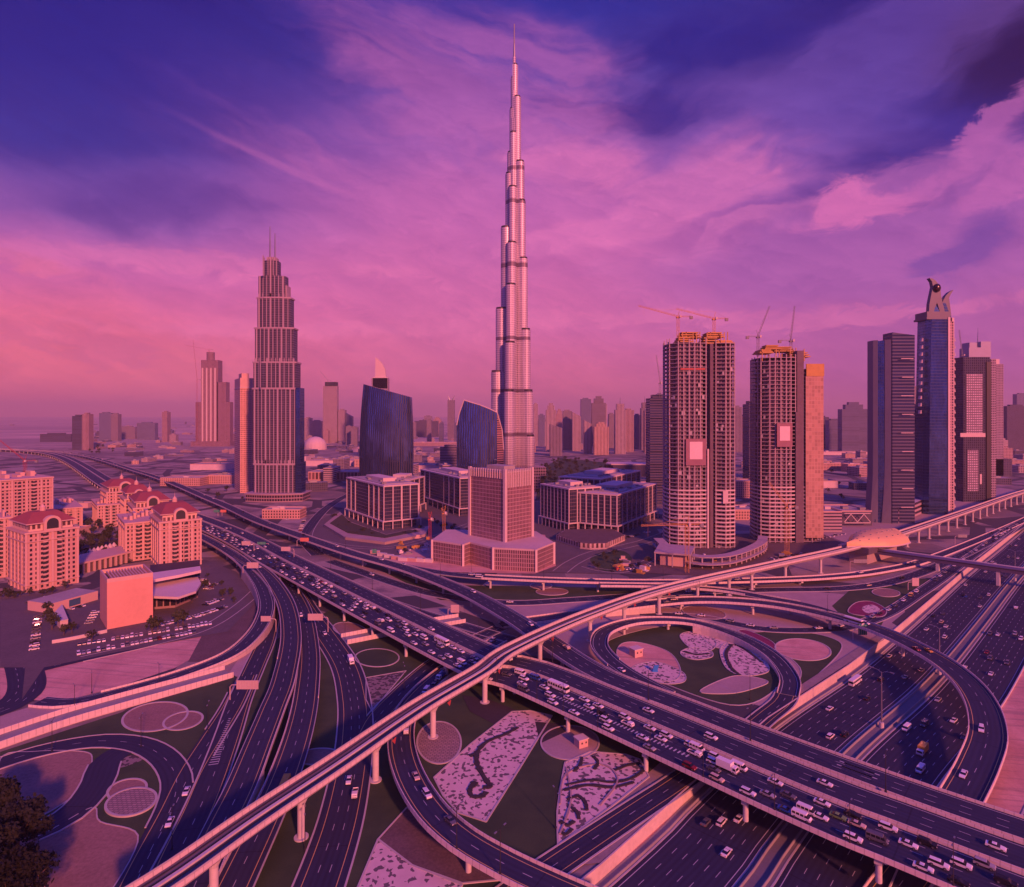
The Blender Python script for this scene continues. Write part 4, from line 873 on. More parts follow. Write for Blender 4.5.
# --- stepped hotel tower with twin masts
Y = P(280, 500).y; sc_ = Y / F; X0 = XA(279, Y); wx = lambda px: (px - 279) * sc_
ad = root('hotel_tower', 'tall stepped stone-and-glass hotel tower with ribbed front and twin thin masts', 'skyscraper', (X0, Y, 0))
M_ADF = facade('hotel_front', (.13, .11, .15), (.03, .035, .08), 2.2, 3.5, .25, .30, gmetal=.35)
M_ADP = mat('hotel_stone', (.38, .30, .34), .7, var=.12, grime=.1)
lv = [(255.5, 303.5, 463, 0), (254.5, 301.5, 388, 463), (255, 300.5, 362, 388), (256.5, 298, 328, 362), (259, 295, 298, 328), (260, 290, 277, 298), (264.5, 283, 262, 277)]
for i, (l, r_, yt, yb_) in enumerate(lv):
    z0 = 0 if yb_ == 0 else ZT(yb_, Y) - .01; z1 = ZT(yt, Y); d_ = 26 - i * 2.5; L, Rr = wx(l), wx(r_) - 5
    mb = MB(); mb.prism([(L, -6), (L + (Rr - L) * .25, -10), (L + (Rr - L) * .75, -10), (Rr, -6), (Rr, d_ - 6), (L, d_ - 6)], z0, z1); mb.build('tower_stage', M_ADF, ad)
    if i < 5:
        mb = MB(); mb.prism([(L - 1.2, -7), (L + (Rr - L) * .25, -11.3), (L + (Rr - L) * .75, -11.3), (Rr + 1.2, -7), (Rr + 1.2, d_ - 5), (L - 1.2, d_ - 5)], z1 - 2.4, z1); mb.build('cornice', M_ADP, ad)
    npil = max(4, 12 - i)
    for k in range(npil):
        f = (k + .5) / npil; x = L + (Rr - L) * f; y = -10.6 if .25 < f < .75 else -6 - 4.6 * (f / .25 if f < .25 else (1 - f) / .25)
        mb = MB(); mb.box(x - (.45 if k % 3 else 1.1), x + (.45 if k % 3 else 1.1), y - .8, y + 1.5, z0, z1 + (0 if i % 2 else 5)); mb.build('pilaster', M_ADP, ad)
mb = MB(); z1 = ZT(462, Y); mb.box(wx(298), wx(304), -11.5, 8, 0, z1); mb.build('glass_wing', M_BLUE2, ad)
mb = MB(); mb.box(wx(297.5), wx(301.8), -9, 12, 0, ZT(388, Y)); mb.build('glass_wing', M_BLUE2, ad)
mb = MB(); mb.box(wx(282), wx(288), -5, 12, ZT(299, Y), ZT(286, Y)); mb.box(wx(268), wx(277), -6, 8, ZT(262, Y), ZT(258, Y)); mb.build('crown_block', M_ADP, ad)
for px, yt in ((269.5, 226), (274.5, 233)):
    mb = MB(); mb.tube((wx(px), 2, ZT(262, Y)), (wx(px), 2, ZT(yt, Y)), 1.3, .6, 6); mb.build('mast', M_STEEL, ad)
mb = MB(); pts = [(wx(250) + (wx(306) - wx(250)) * i / 10, -16 - 9 * math.sin(i / 10 * math.pi)) for i in range(11)] + [(wx(306), 20), (wx(250), 20)]
mb.prism(pts, 0, 11); mb.build('podium', facade('podium_dark', (.34, .24, .24), (.05, .04, .07), 4, 5, .2, .3), ad)
mb = MB(); mb.prism(inset(pts, -2.5), 11, 12.4); mb.build('podium_roof', M_ADP, ad)

# --- slab tower with dark side, lit front
def slab(name, label, L, N, Rr, top, mF, cat='tower', extras=None, mSide=None, group=None, z=0.0, roofm=None, depth=None):
    n, u, v, a, b_, an = quadplan(L, N, Rr, z); b_ = depth or b_
    hh = ZT(top, n.y); rt = root(name, label, cat, n, 0, group); C = lambda s, t_: (u.x * s + v.x * t_, u.y * s + v.y * t_)
    mb = MB(); mb.prism([C(0, 0), C(a, 0), C(a, b_), C(0, b_)], 0, hh, 0, 1); mb.build('wall', [mF, roofm or M_ROOF], rt)
    mb = MB(); mb.prism(inset([C(0, 0), C(a, 0), C(a, b_), C(0, b_)], -1), hh, hh + 1.3); mb.build('parapet', M_PANEL, rt)
    return rt, C, a, b_, hh, an
rt, C, a, b_, hh, an = slab('apartment_tower', 'slender sunlit slab tower with solid top band and dark side, beside the stepped hotel tower', (234.5, 489), (240, 493), (257, 491), 388,
    facade('sunlit_slab', (.68, .40, .30), (.20, .11, .10), 2.4, 3.4, .5, .4, gmetal=.1))
mb = MB(); mb.prism(inset([C(0, 0), C(a, 0), C(a, b_), C(0, b_)], .4), hh + 1.3, hh + 17); mb.build('top_band', M_CREAMP, rt)
mb = MB(); q = C(a * .3, b_ * .3); mb.obox(q[0], q[1], a * .5, b_ * .4, hh + 17, hh + 25, an); mb.build('roof_block', M_CREAMP, rt)
# --- blade tower under scaffolding behind (two masses)
Y = P(213, 446).y; sc_ = Y / F; wx = lambda px: (px - 213) * sc_
rt = root('unfinished_tower', 'far unfinished tower of stepped shafts with cranes on top, beyond the sunlit slab', 'tower under construction', (XA(213, Y), Y, 0))
mC = facade('raw_concrete_frame', (.34, .22, .24), (.08, .05, .08), 5, 4, .3, .35, gmetal=0)
for l, r_, yt, d_ in ((195.5, 201, 402, 30), (201, 218, 360, 40), (217, 226, 382, 34), (226, 230, 402, 30)):
    mb = MB(); mb.box(wx(l), wx(r_), 0, d_, 0, ZT(yt, Y)); mb.build('shaft', mC, rt)
mb = MB(); mb.cyl(wx(209), 15, 16, ZT(360, Y), ZT(352, Y), 12); mb.build('crown', mC, rt)
for k in range(4):
    mb = MB(); mb.box(wx(202 + k * 4.2), wx(203.4 + k * 4.2), -3, 0, 0, ZT(368, Y)); mb.build('pilaster', M_PANEL, rt)
mb = MB(); mb.box(wx(193), wx(232), -20, 50, 0, 20); mb.build('podium', mC, rt)

# --- Arabian-style residences with red roofs
def residence(L, N, Rr, top, label, nw=7, nh=None, roof=True, grp='cream residences with red roofs', dome=True):
    n, u, v, a, b_, an = quadplan(L, N, Rr); hh = ZT(top, n.y); rt = root('apartment_building', label, 'apartment building', n, 0, grp)
    C = lambda s, t_: (u.x * s + v.x * t_, u.y * s + v.y * t_); D = lambda s, t_, z: Vector((*C(s, t_), z))
    mb = MB(); mb.prism([C(0, 0), C(a, 0), C(a, b_), C(0, b_)], 0, hh, 0, 1); mb.build('wall', [M_CREAM, M_ROOF], rt)
    # b_ side = the broad sunlit front (from N to R); real recessed balconies up its middle
    fl = 3.5; nf = int(hh / fl); cnt = 0
    for i in range(1, nf):
        for fx in (.36, .64):
            if cnt >= 60: break
            q0, q1 = fx * b_ - 1.5, fx * b_ + 1.5
            mb = MB(); mb.prism([C(-.9, q0), C(-.9, q1), C(.1, q1), C(.1, q0)], i * fl, i * fl + 1.1); mb.build('balcony', M_CREAMP, rt); cnt += 1
            mb = MB(); mb.prism([C(-.06, q0), C(-.06, q1), C(.1, q1), C(.1, q0)], i * fl + 1.1, i * fl + 2.9); mb.build('balcony_door', M_DARK, rt)
    for s_, t_ in ((-.3, 0), (-.3, b_ * .22), (-.3, b_ * .5), (-.3, b_ * .78), (-.3, b_)):
        q = C(s_, t_); mb = MB(); mb.obox(q[0], q[1], .9, 1.6, 0, hh, an); mb.build('pilaster', M_CREAMP, rt)
    for t_ in range(1, 5):
        q = C(a * t_ / 5, -.3); mb = MB(); mb.obox(q[0], q[1], 1.4, .9, 0, hh, an); mb.build('pilaster', M_CREAMP, rt)
    for z in (hh * .12, hh * .86, hh):
        mb = MB(); mb.prism([C(-1.2, -1.2), C(a + 1.2, -1.2), C(a + 1.2, b_ + 1.2), C(-1.2, b_ + 1.2)], z - .5, z + (.9 if z == hh else .1)); mb.build('cornice', M_CREAMP, rt)
    if roof:
        z0 = hh + .9; k1 = 2.2; loft_ = 6.0
        mb = MB(); mb.prism([C(k1, k1), C(a - k1, k1), C(a - k1, b_ - k1), C(k1, b_ - k1)], z0, z0 + loft_); mb.build('attic', facade('attic_arcade', (.64, .46, .36), (.14, .08, .08), 3.2, 6.2, .4, .3, gmetal=0), rt)
        z1 = z0 + loft_; k2 = .6; pk = 6.5; ra = min(a, b_) / 2
        base = [D(k2, k2, z1), D(a - k2, k2, z1), D(a - k2, b_ - k2, z1), D(k2, b_ - k2, z1)]
        e = .25; tp = [D(a * (.5 - e * .5), b_ * (.5 - e), z1 + pk), D(a * (.5 + e * .5), b_ * (.5 - e), z1 + pk), D(a * (.5 + e * .5), b_ * (.5 + e), z1 + pk), D(a * (.5 - e * .5), b_ * (.5 + e), z1 + pk)]
        mb = MB(); mb.loft([base, tp]); rf = mb.build('roof', M_TILE, rt)
        mb = MB(); mb.prism([C(k2 - .5, k2 - .5), C(a - k2 + .5, k2 - .5), C(a - k2 + .5, b_ - k2 + .5), C(k2 - .5, b_ - k2 + .5)], z1 - .7, z1 - .02); mb.build('eaves', M_CREAMP, rt)
        # arched gable breaking the eaves on the front
        mb = MB(); w2 = b_ * .17; c0 = b_ * .5; zz = z0 - 1
        arc = [(c0 + w2 * math.cos(math.pi * i / 12), zz + loft_ + w2 * math.sin(math.pi * i / 12)) for i in range(13)]
        prof = [(c0 + w2, zz)] + arc + [(c0 - w2, zz)]
        A1 = [D(-.9, p_[0], p_[1]) for p_ in prof]; A2 = [D(3.5, p_[0], p_[1]) for p_ in prof]
        mb.loft([A1, A2]); mb.build('gable_arch', M_CREAMP, rt)
        w3 = w2 * .68; prof = [(c0 + w3, zz + 2)] + [(c0 + w3 * math.cos(math.pi * i / 12), zz + loft_ + w3 * math.sin(math.pi * i / 12)) for i in range(13)] + [(c0 - w3, zz + 2)]
        mb = MB(); mb.poly([D(-.98, p_[0], p_[1]) for p_ in prof]); mb.build('arch_window', M_DARK, rt)
        mb = MB(); q = C(a / 2, b_ / 2)
        mb.cyl(q[0], q[1], 2.0, z1 + pk, z1 + pk + 2.5, 10); mb.cyl(q[0], q[1], 2.2, z1 + pk + 2.5, z1 + pk + 5, 10, r1=.3); mb.cyl(q[0], q[1], .2, z1 + pk + 5, z1 + pk + 9, 6, r1=.05); mb.build('finial', M_CREAMP, rf)
    else:
        for k in range(7):
            q = C(a * random.uniform(.2, .8), b_ * (k + .5) / 7); mb = MB(); mb.obox(q[0], q[1], a * .2, b_ * .09, hh + .9, hh + 3 + (k % 3) * 1.6, an); mb.build('roof_turret', M_CREAMP, rt)
    return rt
residence((8, 584), (26, 592.5), (73, 581), 534, 'cream residence with red roof and arched gable standing alone nearest the car park road')
residence((150, 558), (160, 570), (201, 565), 523, 'cream red-roofed residence beside the flyover, the taller of the nearest pair', )
residence((128, 540), (134, 549), (172, 545), 509, 'cream red-roofed residence right behind the taller one, arched gable showing above it')
residence((120, 534), (125, 540), (152, 536), 500, 'cream residence with a small red roof wedged between two arched gables')
residence((100, 520), (107, 526), (143, 522), 493, 'farthest cream red-roofed residence, closest to the broken end of the elevated road')
residence((118, 550), (126, 562), (158, 556), 524, 'lower cream block with flat turreted roof, joined in front of the red-roofed group', roof=False)
residence((-24, 538), (0, 547), (56, 541), 481, 'large palatial cream block with flat turreted top, farthest towards the desert side', roof=False)
residence((92, 520), (98, 528), (121, 524), 506, 'small cream courtyard block beside the garden trees', roof=False)
residence((42, 520), (50, 531), (80, 526), 510, 'small cream block beyond the courtyard, next to the palatial one', roof=False)
residence((-20, 573), (-14, 580), (9, 576), 520, 'cream block cut by the edge of the view, beside the lone red-roofed residence', roof=False)
# colonnade wing
n, u, v, a, b_, an = quadplan((74, 567), (77, 575), (150, 557)); rt = root('colonnade', 'long low cream colonnade linking the lone residence to the courtyard group', 'colonnade', n)
C = lambda s, t_: (u.x * s + v.x * t_, u.y * s + v.y * t_)
mb = MB(); mb.prism([C(1, 0), C(a, 0), C(a, b_), C(1, b_)], 0, 8); mb.build('wall', M_EARTH, rt)
mb = MB(); mb.prism([C(-1, -1), C(a + 1, -1), C(a + 1, b_ + 1), C(-1, b_ + 1)], 8, 9.4); mb.build('roof', M_CREAMP, rt)
for k in range(15):
    q = C(-.2, b_ * k / 14); mb = MB(); mb.obox(q[0], q[1], 1.4, 1.6, 0, 8, an); mb.build('column', M_CREAMP, rt)
for k in range(7):
    q = P(90 + k * 4, 556 - k * 1.1); mb = MB(); mb.cyl(0, 0, 3.2, 3, 7, 8, r1=.1); mb.tube((0, 0, 0), (0, 0, 3.2), .2); o = mb.build('parasol', M_PANEL); o.location = q
    tag(o, 'white peaked parasol in the row on the residences’ terrace', 'parasol', 'row of white peaked parasols')
# --- blank-walled hall
n, u, v, a, b_, an = quadplan((100, 618), (107, 630), (152, 620)); hh = ZT(583, n.y)
rt = root('exhibition_hall', 'big blank sunlit cube with a grilled rooftop, at the edge of the car park', 'hall', n)
C = lambda s, t_: (u.x * s + v.x * t_, u.y * s + v.y * t_)
mb = MB(); mb.prism([C(0, 0), C(a, 0), C(a, b_), C(0, b_)], 0, hh); mb.build('wall', mat('blank_render', (.66, .34, .25), .85, var=.16, scale=.05, grime=.08), rt)
for s0, s1, t0, t1 in ((0, a, -.01, .8), (0, a, b_ - .8, b_ + .01), (-.01, .8, .8, b_ - .8), (a - .8, a + .01, .8, b_ - .8)):
    mb = MB(); mb.prism([C(s0, t0), C(s1, t0), C(s1, t1), C(s0, t1)], hh, hh + 2.4); mb.build('parapet', M_CREAMP, rt)
mb = MB(); mb.prism([C(2, 2), C(a - 2, 2), C(a - 2, b_ - 2), C(2, b_ - 2)], hh, hh + .2); mb.build('roof', M_DARK, rt)
for k in range(12):
    mb = MB(); t_ = 3 + (b_ - 6) * k / 11; mb.prism([C(2, t_), C(a - 2, t_), C(a - 2, t_ + .7), C(2, t_ + .7)], hh + .2, hh + 1.6); mb.build('roof_beam', M_CREAMP, rt)
# low curved hall beside it
q = P(152, 606); rt = root('pavilion', 'low hall with two sweeping curved white roofs joined to the blank cube', 'pavilion', q)
pl = fp([(150, 610), (175, 608), (198, 598), (201, 587), (150, 590)], q); mb = MB(); mb.prism(pl, 0, 8); mb.build('wall', facade('pavilion_glass', (.30, .20, .18), (.06, .05, .06), 4, 9, .2, .2), rt)
def curved(pxs, z0, z1, name):
    A1 = [P(x, y, z) - q for x, y, z in pxs]
    mb = MB(); n_ = len(A1) // 2; top = A1; mb.prism([(p.x, p.y) for p in A1], z0, z1); mb.build(name, mat('white_roof_membrane', (.66, .55, .50), .6, var=.08), rt)
curved([(150, 596, 12), (178, 597, 12), (196, 591, 12), (201, 583, 12), (198, 577, 12), (150, 582, 12)], 10.5, 12, 'lower_roof')
curved([(150, 580, 18), (178, 575, 18), (201, 570, 18), (200, 566, 18), (150, 573, 18)], 16, 18, 'upper_roof')
mb = MB(); mb.prism(fp([(150, 596), (200, 586), (200, 580), (150, 586)], q), 8, 16); mb.build('clerestory', M_DARK, rt)
q = P(60, 628); rt = root('kiosk', 'small white flat-roofed kiosk among trees in the car park', 'kiosk', q)
mb = MB(); mb.prism(fp([(53, 622), (60, 629), (68, 627), (62, 612)], q), 0, 4.5); mb.build('wall', M_PANEL, rt)
mb = MB(); mb.prism(inset(fp([(53, 622), (60, 629), (68, 627), (62, 612)], q), -.8), 4.5, 5); mb.build('roof', M_CONC2, rt)
q = P(58, 648); rt = root('boundary_wall', 'low white boundary wall along the front of the hall’s yard', 'wall', q)
W_ = Road([P(52, 644), P(75, 640), P(107, 633)]); mb = MB(); W_.sweep(mb, [(-.3, 0), (-.3, 2.2), (.3, 2.2), (.3, 0)]); mb.build('wall', M_PANEL, rt, off=q)
n, u, v, a, b_, an = quadplan((44, 606), (50, 614), (98, 600)); rt = root('low_building', 'long low flat-roofed annex between the kiosk and the lone residence', 'annex', n)
C = lambda s, t_: (u.x * s + v.x * t_, u.y * s + v.y * t_); mb = MB(); mb.prism([C(0, 0), C(a, 0), C(a, b_), C(0, b_)], 0, 6.5, 0, 1); mb.build('wall', [M_CREAMP, M_ROOF], rt)
mb = MB(); mb.prism([C(-.05, b_ * .38), C(-.05, b_ * .62), C(.5, b_ * .62), C(.5, b_ * .38)], 1, 5.5); mb.build('shopfront', plain('teal_glass', (.05, .12, .20), .2), rt)

# --- unfinished pair
m, t, b = newmat('raw_slab_concrete'); n = t.noise(pos(t), .3, 4); k = t.m('ADD', .7, t.m('MULTIPLY', n, .6)); t.set(b.inputs['Base Color'], t.mix(1.0, (.40, .33, .34, 1), t.comb(k, k, k), 'MULTIPLY')); b.inputs['Roughness'].default_value = .9; M_SLAB = m
M_YFORM = mat('yellow_formwork', (.48, .27, .06), .6, var=.3, scale=.2, grime=.2)
M_CORE = mat('dark_core', (.16, .12, .14), .95, var=.3, scale=.1, grime=.2)  # even dark tone for the core walls and one hoist mast
def floors(rt, plan, z0, z1, step, core_in, rail=1.1):
    k = 0; z = z0
    me = None
    while z < z1:
        if me is None:
            mb = MB(); mb.prism(plan, 0, .55); o = mb.build('floor_slab', M_SLAB, rt); me = o; o.location = (0, 0, z)
        else:
            o = me.copy(); COL.objects.link(o); o.parent = rt; o.location = (random.uniform(-.12, .12), random.uniform(-.12, .12), z)
        z += step; k += 1
    return k
def uf_tower(base, lobes, core, cols_every, top, label, extras):
    q = P(*base); Y = q.y; rt = root('unfinished_tower', label, 'tower under construction', q, 0, 'pair of unfinished twin towers'); s_ = Y / F; wx = lambda px: (px - base[0]) * s_
    for plan, zt_, infill in lobes:
        pl = [(wx(x), y) for x, y in plan]; z1 = ZT(zt_, Y)
        floors(rt, pl, 1, z1, 3.9, 3)
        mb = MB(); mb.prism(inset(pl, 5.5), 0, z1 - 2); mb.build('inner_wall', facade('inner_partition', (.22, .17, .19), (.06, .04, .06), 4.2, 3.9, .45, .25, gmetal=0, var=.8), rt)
        pi = inset(pl, 1.0); n = len(pi)
        for i in range(n):
            a_, b2 = Vector(pi[i]), Vector(pi[(i + 1) % n]); L = (b2 - a_).length; m_ = max(1, int(L / cols_every))
            for j in range(m_):
                p_ = a_.lerp(b2, j / m_); mb = MB(); mb.obox(p_.x, p_.y, .9, .9, 0, z1 + random.choice((0, 2, 3.5)), 0); mb.build('column', M_SLAB, rt)
        # balustraded lower storeys
        z = 5
        while z < 58:
            mb = MB(); po = inset(pl, -.5); pi2 = inset(pl, .3)
            for i in range(n):
                j = (i + 1) % n; mb.prism([po[i], po[j], pi2[j], pi2[i]], z, z + 1.5)
            mb.build('balustrade', M_PANEL, rt); z += 3.9
        # patches of block infill
        for k in range(infill):
            i = random.randrange(n); a_, b2 = Vector(pi[i]), Vector(pi[(i + 1) % n]); f = random.random() * .8; z = 5 + 3.9 * random.randrange(3, int(z1 / 3.9) - 2)
            p0, p1 = a_.lerp(b2, f), a_.lerp(b2, f + .2); d = (p1 - p0).normalized(); nn = Vector((-d.y, d.x)) * .2
            mb = MB(); mb.prism([tuple(p0 - nn), tuple(p1 - nn), tuple(p1 + nn), tuple(p0 + nn)], z - 3.4, z - .1 - random.choice((0, 1.4))); mb.build('block_infill', M_CONC, rt)
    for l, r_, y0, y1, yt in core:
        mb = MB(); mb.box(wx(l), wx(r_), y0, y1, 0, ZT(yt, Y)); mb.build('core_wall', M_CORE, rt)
    extras(rt, wx, Y); return rt
def x1_(rt, wx, Y):
    for l, r_, y0, y1, yb_, yt in ((675, 690, -10, 8, 343, 337), (679, 700, -4, 12, 338, 331), (699, 716, -12, 8, 345, 337), (704, 722, -8, 14, 338, 332), (712, 731, -10, 10, 345, 341)):
        for k in range(3):
            z = ZT(yb_, Y) + (ZT(yt, Y) - ZT(yb_, Y)) * k / 3; mb = MB(); mb.box(wx(l) + k, wx(r_) - k, y0 + k, y1 - k, z, z + 1.1); mb.build('formwork_table', M_YFORM, rt)
    for k in range(12):
        x = wx(676 + k * 4.6); mb = MB(); mb.box(x, x + .8, -10 + (k % 3) * 4, -9.2 + (k % 3) * 4, ZT(346, Y), ZT(334 - (k % 3), Y)); mb.build('formwork_prop', M_YFORM, rt)
    mb = MB(); mb.box(wx(681), wx(700.5), -17.8, -17.2, ZT(464, Y), ZT(438, Y)); mb.build('banner_frame', mat('banner_border', (.30, .16, .18), .8), rt)
    mb = MB(); mb.box(wx(684.5), wx(697), -18.1, -17.8, ZT(458, Y), ZT(441, Y)); mb.build('banner', mat('pale_banner', (.72, .58, .55), .8, var=.08), rt)
    mb = MB(); mb.box(wx(717), wx(722), -18, -17.6, ZT(501, Y), ZT(489, Y)); mb.build('banner', M_PANEL, rt)
    mb = MB(); mb.box(wx(702.2), wx(703.8), -16.5, -15.5, 0, ZT(448, Y)); mb.build('hoist_mast', M_PANEL, rt)
    for z in (ZT(371, Y),):
        mb = MB(); mb.box(wx(676), wx(700), -16.8, -15.6, z, z + 1.6); mb.build('safety_screen', M_RUST, rt)
uf_tower((699, 545), [([(665.5, 6), (667, -8), (674, -15), (690, -17), (702, -15), (704.5, -8), (704.5, 22), (668, 22)], 343, 60), ([(711, -14), (720, -17), (730, -14), (733, -4), (733, 20), (711, 22)], 345, 40)],
     [(704, 711.6, -9, 24, 341), (706, 709, -13, -8, 345)], 5, 330, 'wider unfinished twin tower of bare floors with yellow formwork and two jib cranes on top', x1_)
def x2_(rt, wx, Y):
    for l, r_, y0, y1, yb_, yt in ((762, 778, -8, 8, 350, 345), (772, 792, -6, 12, 352, 346), (786, 806, -10, 10, 358, 352), (756, 770, -10, 10, 354, 350)):
        for k in range(3):
            z = ZT(yb_, Y) + (ZT(yt, Y) - ZT(yb_, Y)) * k / 3; mb = MB(); mb.box(wx(l) + k, wx(r_) - k, y0 + k, y1 - k, z, z + 1.1); mb.build('formwork_table', M_YFORM, rt)
    for k in range(10):
        x = wx(758 + k * 4.6); mb = MB(); mb.box(x, x + .8, -10 + (k % 3) * 4, -9.2 + (k % 3) * 4, ZT(362, Y), ZT(350 - (k % 3), Y)); mb.build('formwork_prop', M_YFORM, rt)
    M_NET = facade('orange_debris_netting', (.52, .34, .25), (.42, .26, .19), 3.0, 3.9, .16, .14, .9, 0, .9, .2)
    mb = MB(); mb.box(wx(799), wx(816), -15, -14.4, ZT(535, Y), ZT(377, Y)); mb.box(wx(815.6), wx(816.6), -14.4, 14, ZT(535, Y), ZT(377, Y)); mb.build('debris_netting', M_NET, rt)
    mb = MB(); mb.box(wx(799.5), wx(816.8), -15.4, -14.2, ZT(377, Y), ZT(365, Y)); mb.box(wx(816.4), wx(817), -14.2, 14, ZT(377, Y), ZT(365, Y)); mb.build('climbing_screen', M_YFORM, rt)
    mb = MB(); mb.box(wx(770), wx(785), -17.2, -16.6, ZT(446, Y), ZT(423, Y)); mb.build('banner_frame', MATS['banner_border'], rt)
    mb = MB(); mb.box(wx(772.5), wx(782.5), -17.6, -17.2, ZT(440, Y), ZT(426, Y)); mb.build('banner', MATS['pale_banner'], rt)
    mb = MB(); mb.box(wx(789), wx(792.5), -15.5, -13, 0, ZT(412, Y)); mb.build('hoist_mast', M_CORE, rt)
uf_tower((785, 540), [([(755.5, 4), (757, -9), (764, -14), (780, -16), (790, -14), (791, -6), (791, 22), (758, 22)], 359, 50), ([(797, -13), (806, -14), (815, -12), (815, 14), (797, 20)], 368, 10)],
     [(791, 797.5, -14, 24, 352)], 5, 345, 'narrower unfinished twin tower with one flank wrapped in orange netting under a yellow screen', x2_)
# podium ring around the unfinished towers
q = P(700, 562); rt = root('concrete_podium', 'curved multi-level bare concrete podium ring at the foot of the unfinished towers', 'podium', q)
for k, (z, off) in enumerate(((4, 0), (9, 1.5))):
    W_ = Road([P(652 + off, 548), P(668, 562 - off), P(700, 570 - off), P(735, 568 - off), P(764, 556 - off), P(768, 546)])
    mb = MB(); W_.sweep(mb, [(-9, z), (-9, z + .8), (0, z + .8), (0, z)][::-1]); mb.build('ring_slab', M_SLAB, rt, off=q)
for d in range(0, int(W_.L), 9):
    c_, t_ = W_.at(d, -1); mb = MB(); mb.box(c_.x - .5, c_.x + .5, c_.y - .5, c_.y + .5, 0, 9); mb.build('column', M_SLAB, rt, off=q)
q = P(668, 568); rt = root('site_office', 'open concrete frame pavilion with a flat roof in front of the unfinished towers', 'site building', q)
pl = fp([(655, 566), (690, 569), (694, 560), (660, 557)], q); mb = MB(); mb.prism(inset(pl, -1), 11, 12.4); mb.build('roof', M_SLAB, rt); mb = MB(); mb.prism(inset(pl, 6), 0, 11); mb.build('wall', M_CREAMP, rt)
for p_ in pl + [((pl[0][0] + pl[1][0]) / 2, (pl[0][1] + pl[1][1]) / 2)]: mb = MB(); mb.obox(p_[0], p_[1], .9, .9, 0, 11); mb.build('column', M_SLAB, rt)

# --- tower cranes (lattice masts and jibs)
M_CR = mat('crane_steel', (.42, .12, .08), .6, .1, var=.1); M_CRY = mat('yellow_crane_steel', (.55, .28, .08), .6, .1, var=.1)
def crane(px, Y, ybase, ytop, jib, label, mt=M_CR, back=None, tie=0.0, hw=1.0, grp='construction cranes'):
    X = XA(px, Y); z0, z1 = max(0, ZT(ybase, Y)), ZT(ytop, Y); rt = root('tower_crane', label, 'crane', (X, Y, z0), 0, grp)
    mb = MB(); h_ = z1 - z0; n = max(3, int(h_ / 3.2))
    for sx in (-hw, hw):
        for sy in (-hw, hw): mb.tube((sx, sy, 0), (sx, sy, h_), .16, .16, 4)
    for k in range(n):
        a_, b2 = h_ * k / n, h_ * (k + 1) / n; s_ = 1 if k % 2 else -1
        mb.tube((-hw * s_, -hw, a_), (hw * s_, -hw, b2), .09, .09, 3); mb.tube((hw, -hw * s_, a_), (hw, hw * s_, b2), .09, .09, 3); mb.tube((-hw, -hw * s_, a_), (-hw, hw * s_, b2), .09, .09, 3)
    mb.build('mast', mt, rt)
    mb = MB(); mb.box(-1.7, 1.7, -1.7, 1.7, h_, h_ + 1.2); mb.build('turntable', mt, rt); mb = MB(); mb.box(.9, 2.6, -2.8, -1, h_ + .2, h_ + 2.6); mb.build('cab', M_PANEL, rt)
    def lat(p0, p1, name, w_=.75):
        p0, p1 = Vector(p0), Vector(p1); d = (p1 - p0); L = d.length; d.normalize(); side = d.cross(Vector((0, 0, 1))); side = side.normalized() if side.length > .1 else Vector((1, 0, 0)); up = side.cross(d)
        mb = MB(); A1, A2, A3 = p0 + side * w_, p0 - side * w_, p0 + up * w_ * 1.6
        for a_ in (A1, A2, A3): mb.tube(a_, a_ + d * L, .15, .12, 4)
        n = max(3, int(L / 3))
        for k in range(n):
            x, y = d * (L * k / n), d * (L * (k + .5) / n); z = d * (L * (k + 1) / n)
            mb.tube(A1 + x, A3 + y, .08, .08, 3); mb.tube(A3 + y, A1 + z, .08, .08, 3); mb.tube(A2 + x, A3 + y, .08, .08, 3); mb.tube(A1 + x, A2 + z, .08, .08, 3)
        mb.build(name, mt, rt)
    tip = Vector((XA(jib[0], Y) - X, jib[2] if len(jib) > 2 else 0, ZT(jib[1], Y) - z0)); o = Vector((0, 0, h_ + 1.2)); lat(o, tip, 'jib')
    dr = (tip - o); flat = Vector((dr.x, dr.y, 0)); flat = flat.normalized() if flat.length > .5 else Vector((1, 0, 0)); bl = min(14, dr.length * .32)
    bk_ = o - flat * bl; lat(o, bk_, 'counter_jib', .6)
    mb = MB(); mb.obox(bk_.x, bk_.y, 3, 2, bk_.z - 2.2, bk_.z + .6, 0); mb.build('counterweight', M_CONCD, rt)
    ap = o + Vector((0, 0, 7)) - flat * 1.5; mb = MB(); mb.tube(o, ap, .3, .2, 4); mb.tube(ap, o.lerp(tip, .75), .07, .07, 3); mb.tube(ap, bk_, .07, .07, 3); mb.tube(o.lerp(tip, .85), o.lerp(tip, .85) - Vector((0, 0, 9)), .05, .05, 3); mb.build('apex_and_stays', mt, rt)
    return rt
YT = P(699, 545).y; YT2 = P(785, 540).y
crane(678, YT, 340, 318, (638, 306), 'crane with a long level jib reaching over the skyline from the wider unfinished tower', M_CRY)
crane(714, YT - 4, 340, 320, (676, 309), 'second level-jib crane on the wider unfinished tower, its jib pointing back over the first', M_CRY)
crane(758, YT2, 356, 338, (770, 306), 'luffing crane raised on the outer corner of the narrower unfinished tower', M_CONCD)
crane(791, YT2, 352, 342, (795, 306), 'steeply raised luffing crane on the middle of the narrower unfinished tower', M_CONCD)
crane(687, P(687, 573).y, 573, 526, (641, 526), 'orange ground crane with level jib in front of the wider unfinished tower', M_CRY, hw=1.3)
crane(787, P(787, 556).y, 556, 508, (769, 483), 'orange ground crane at the foot of the narrower unfinished tower, pale jib leaning over it', M_CRY, hw=1.4)
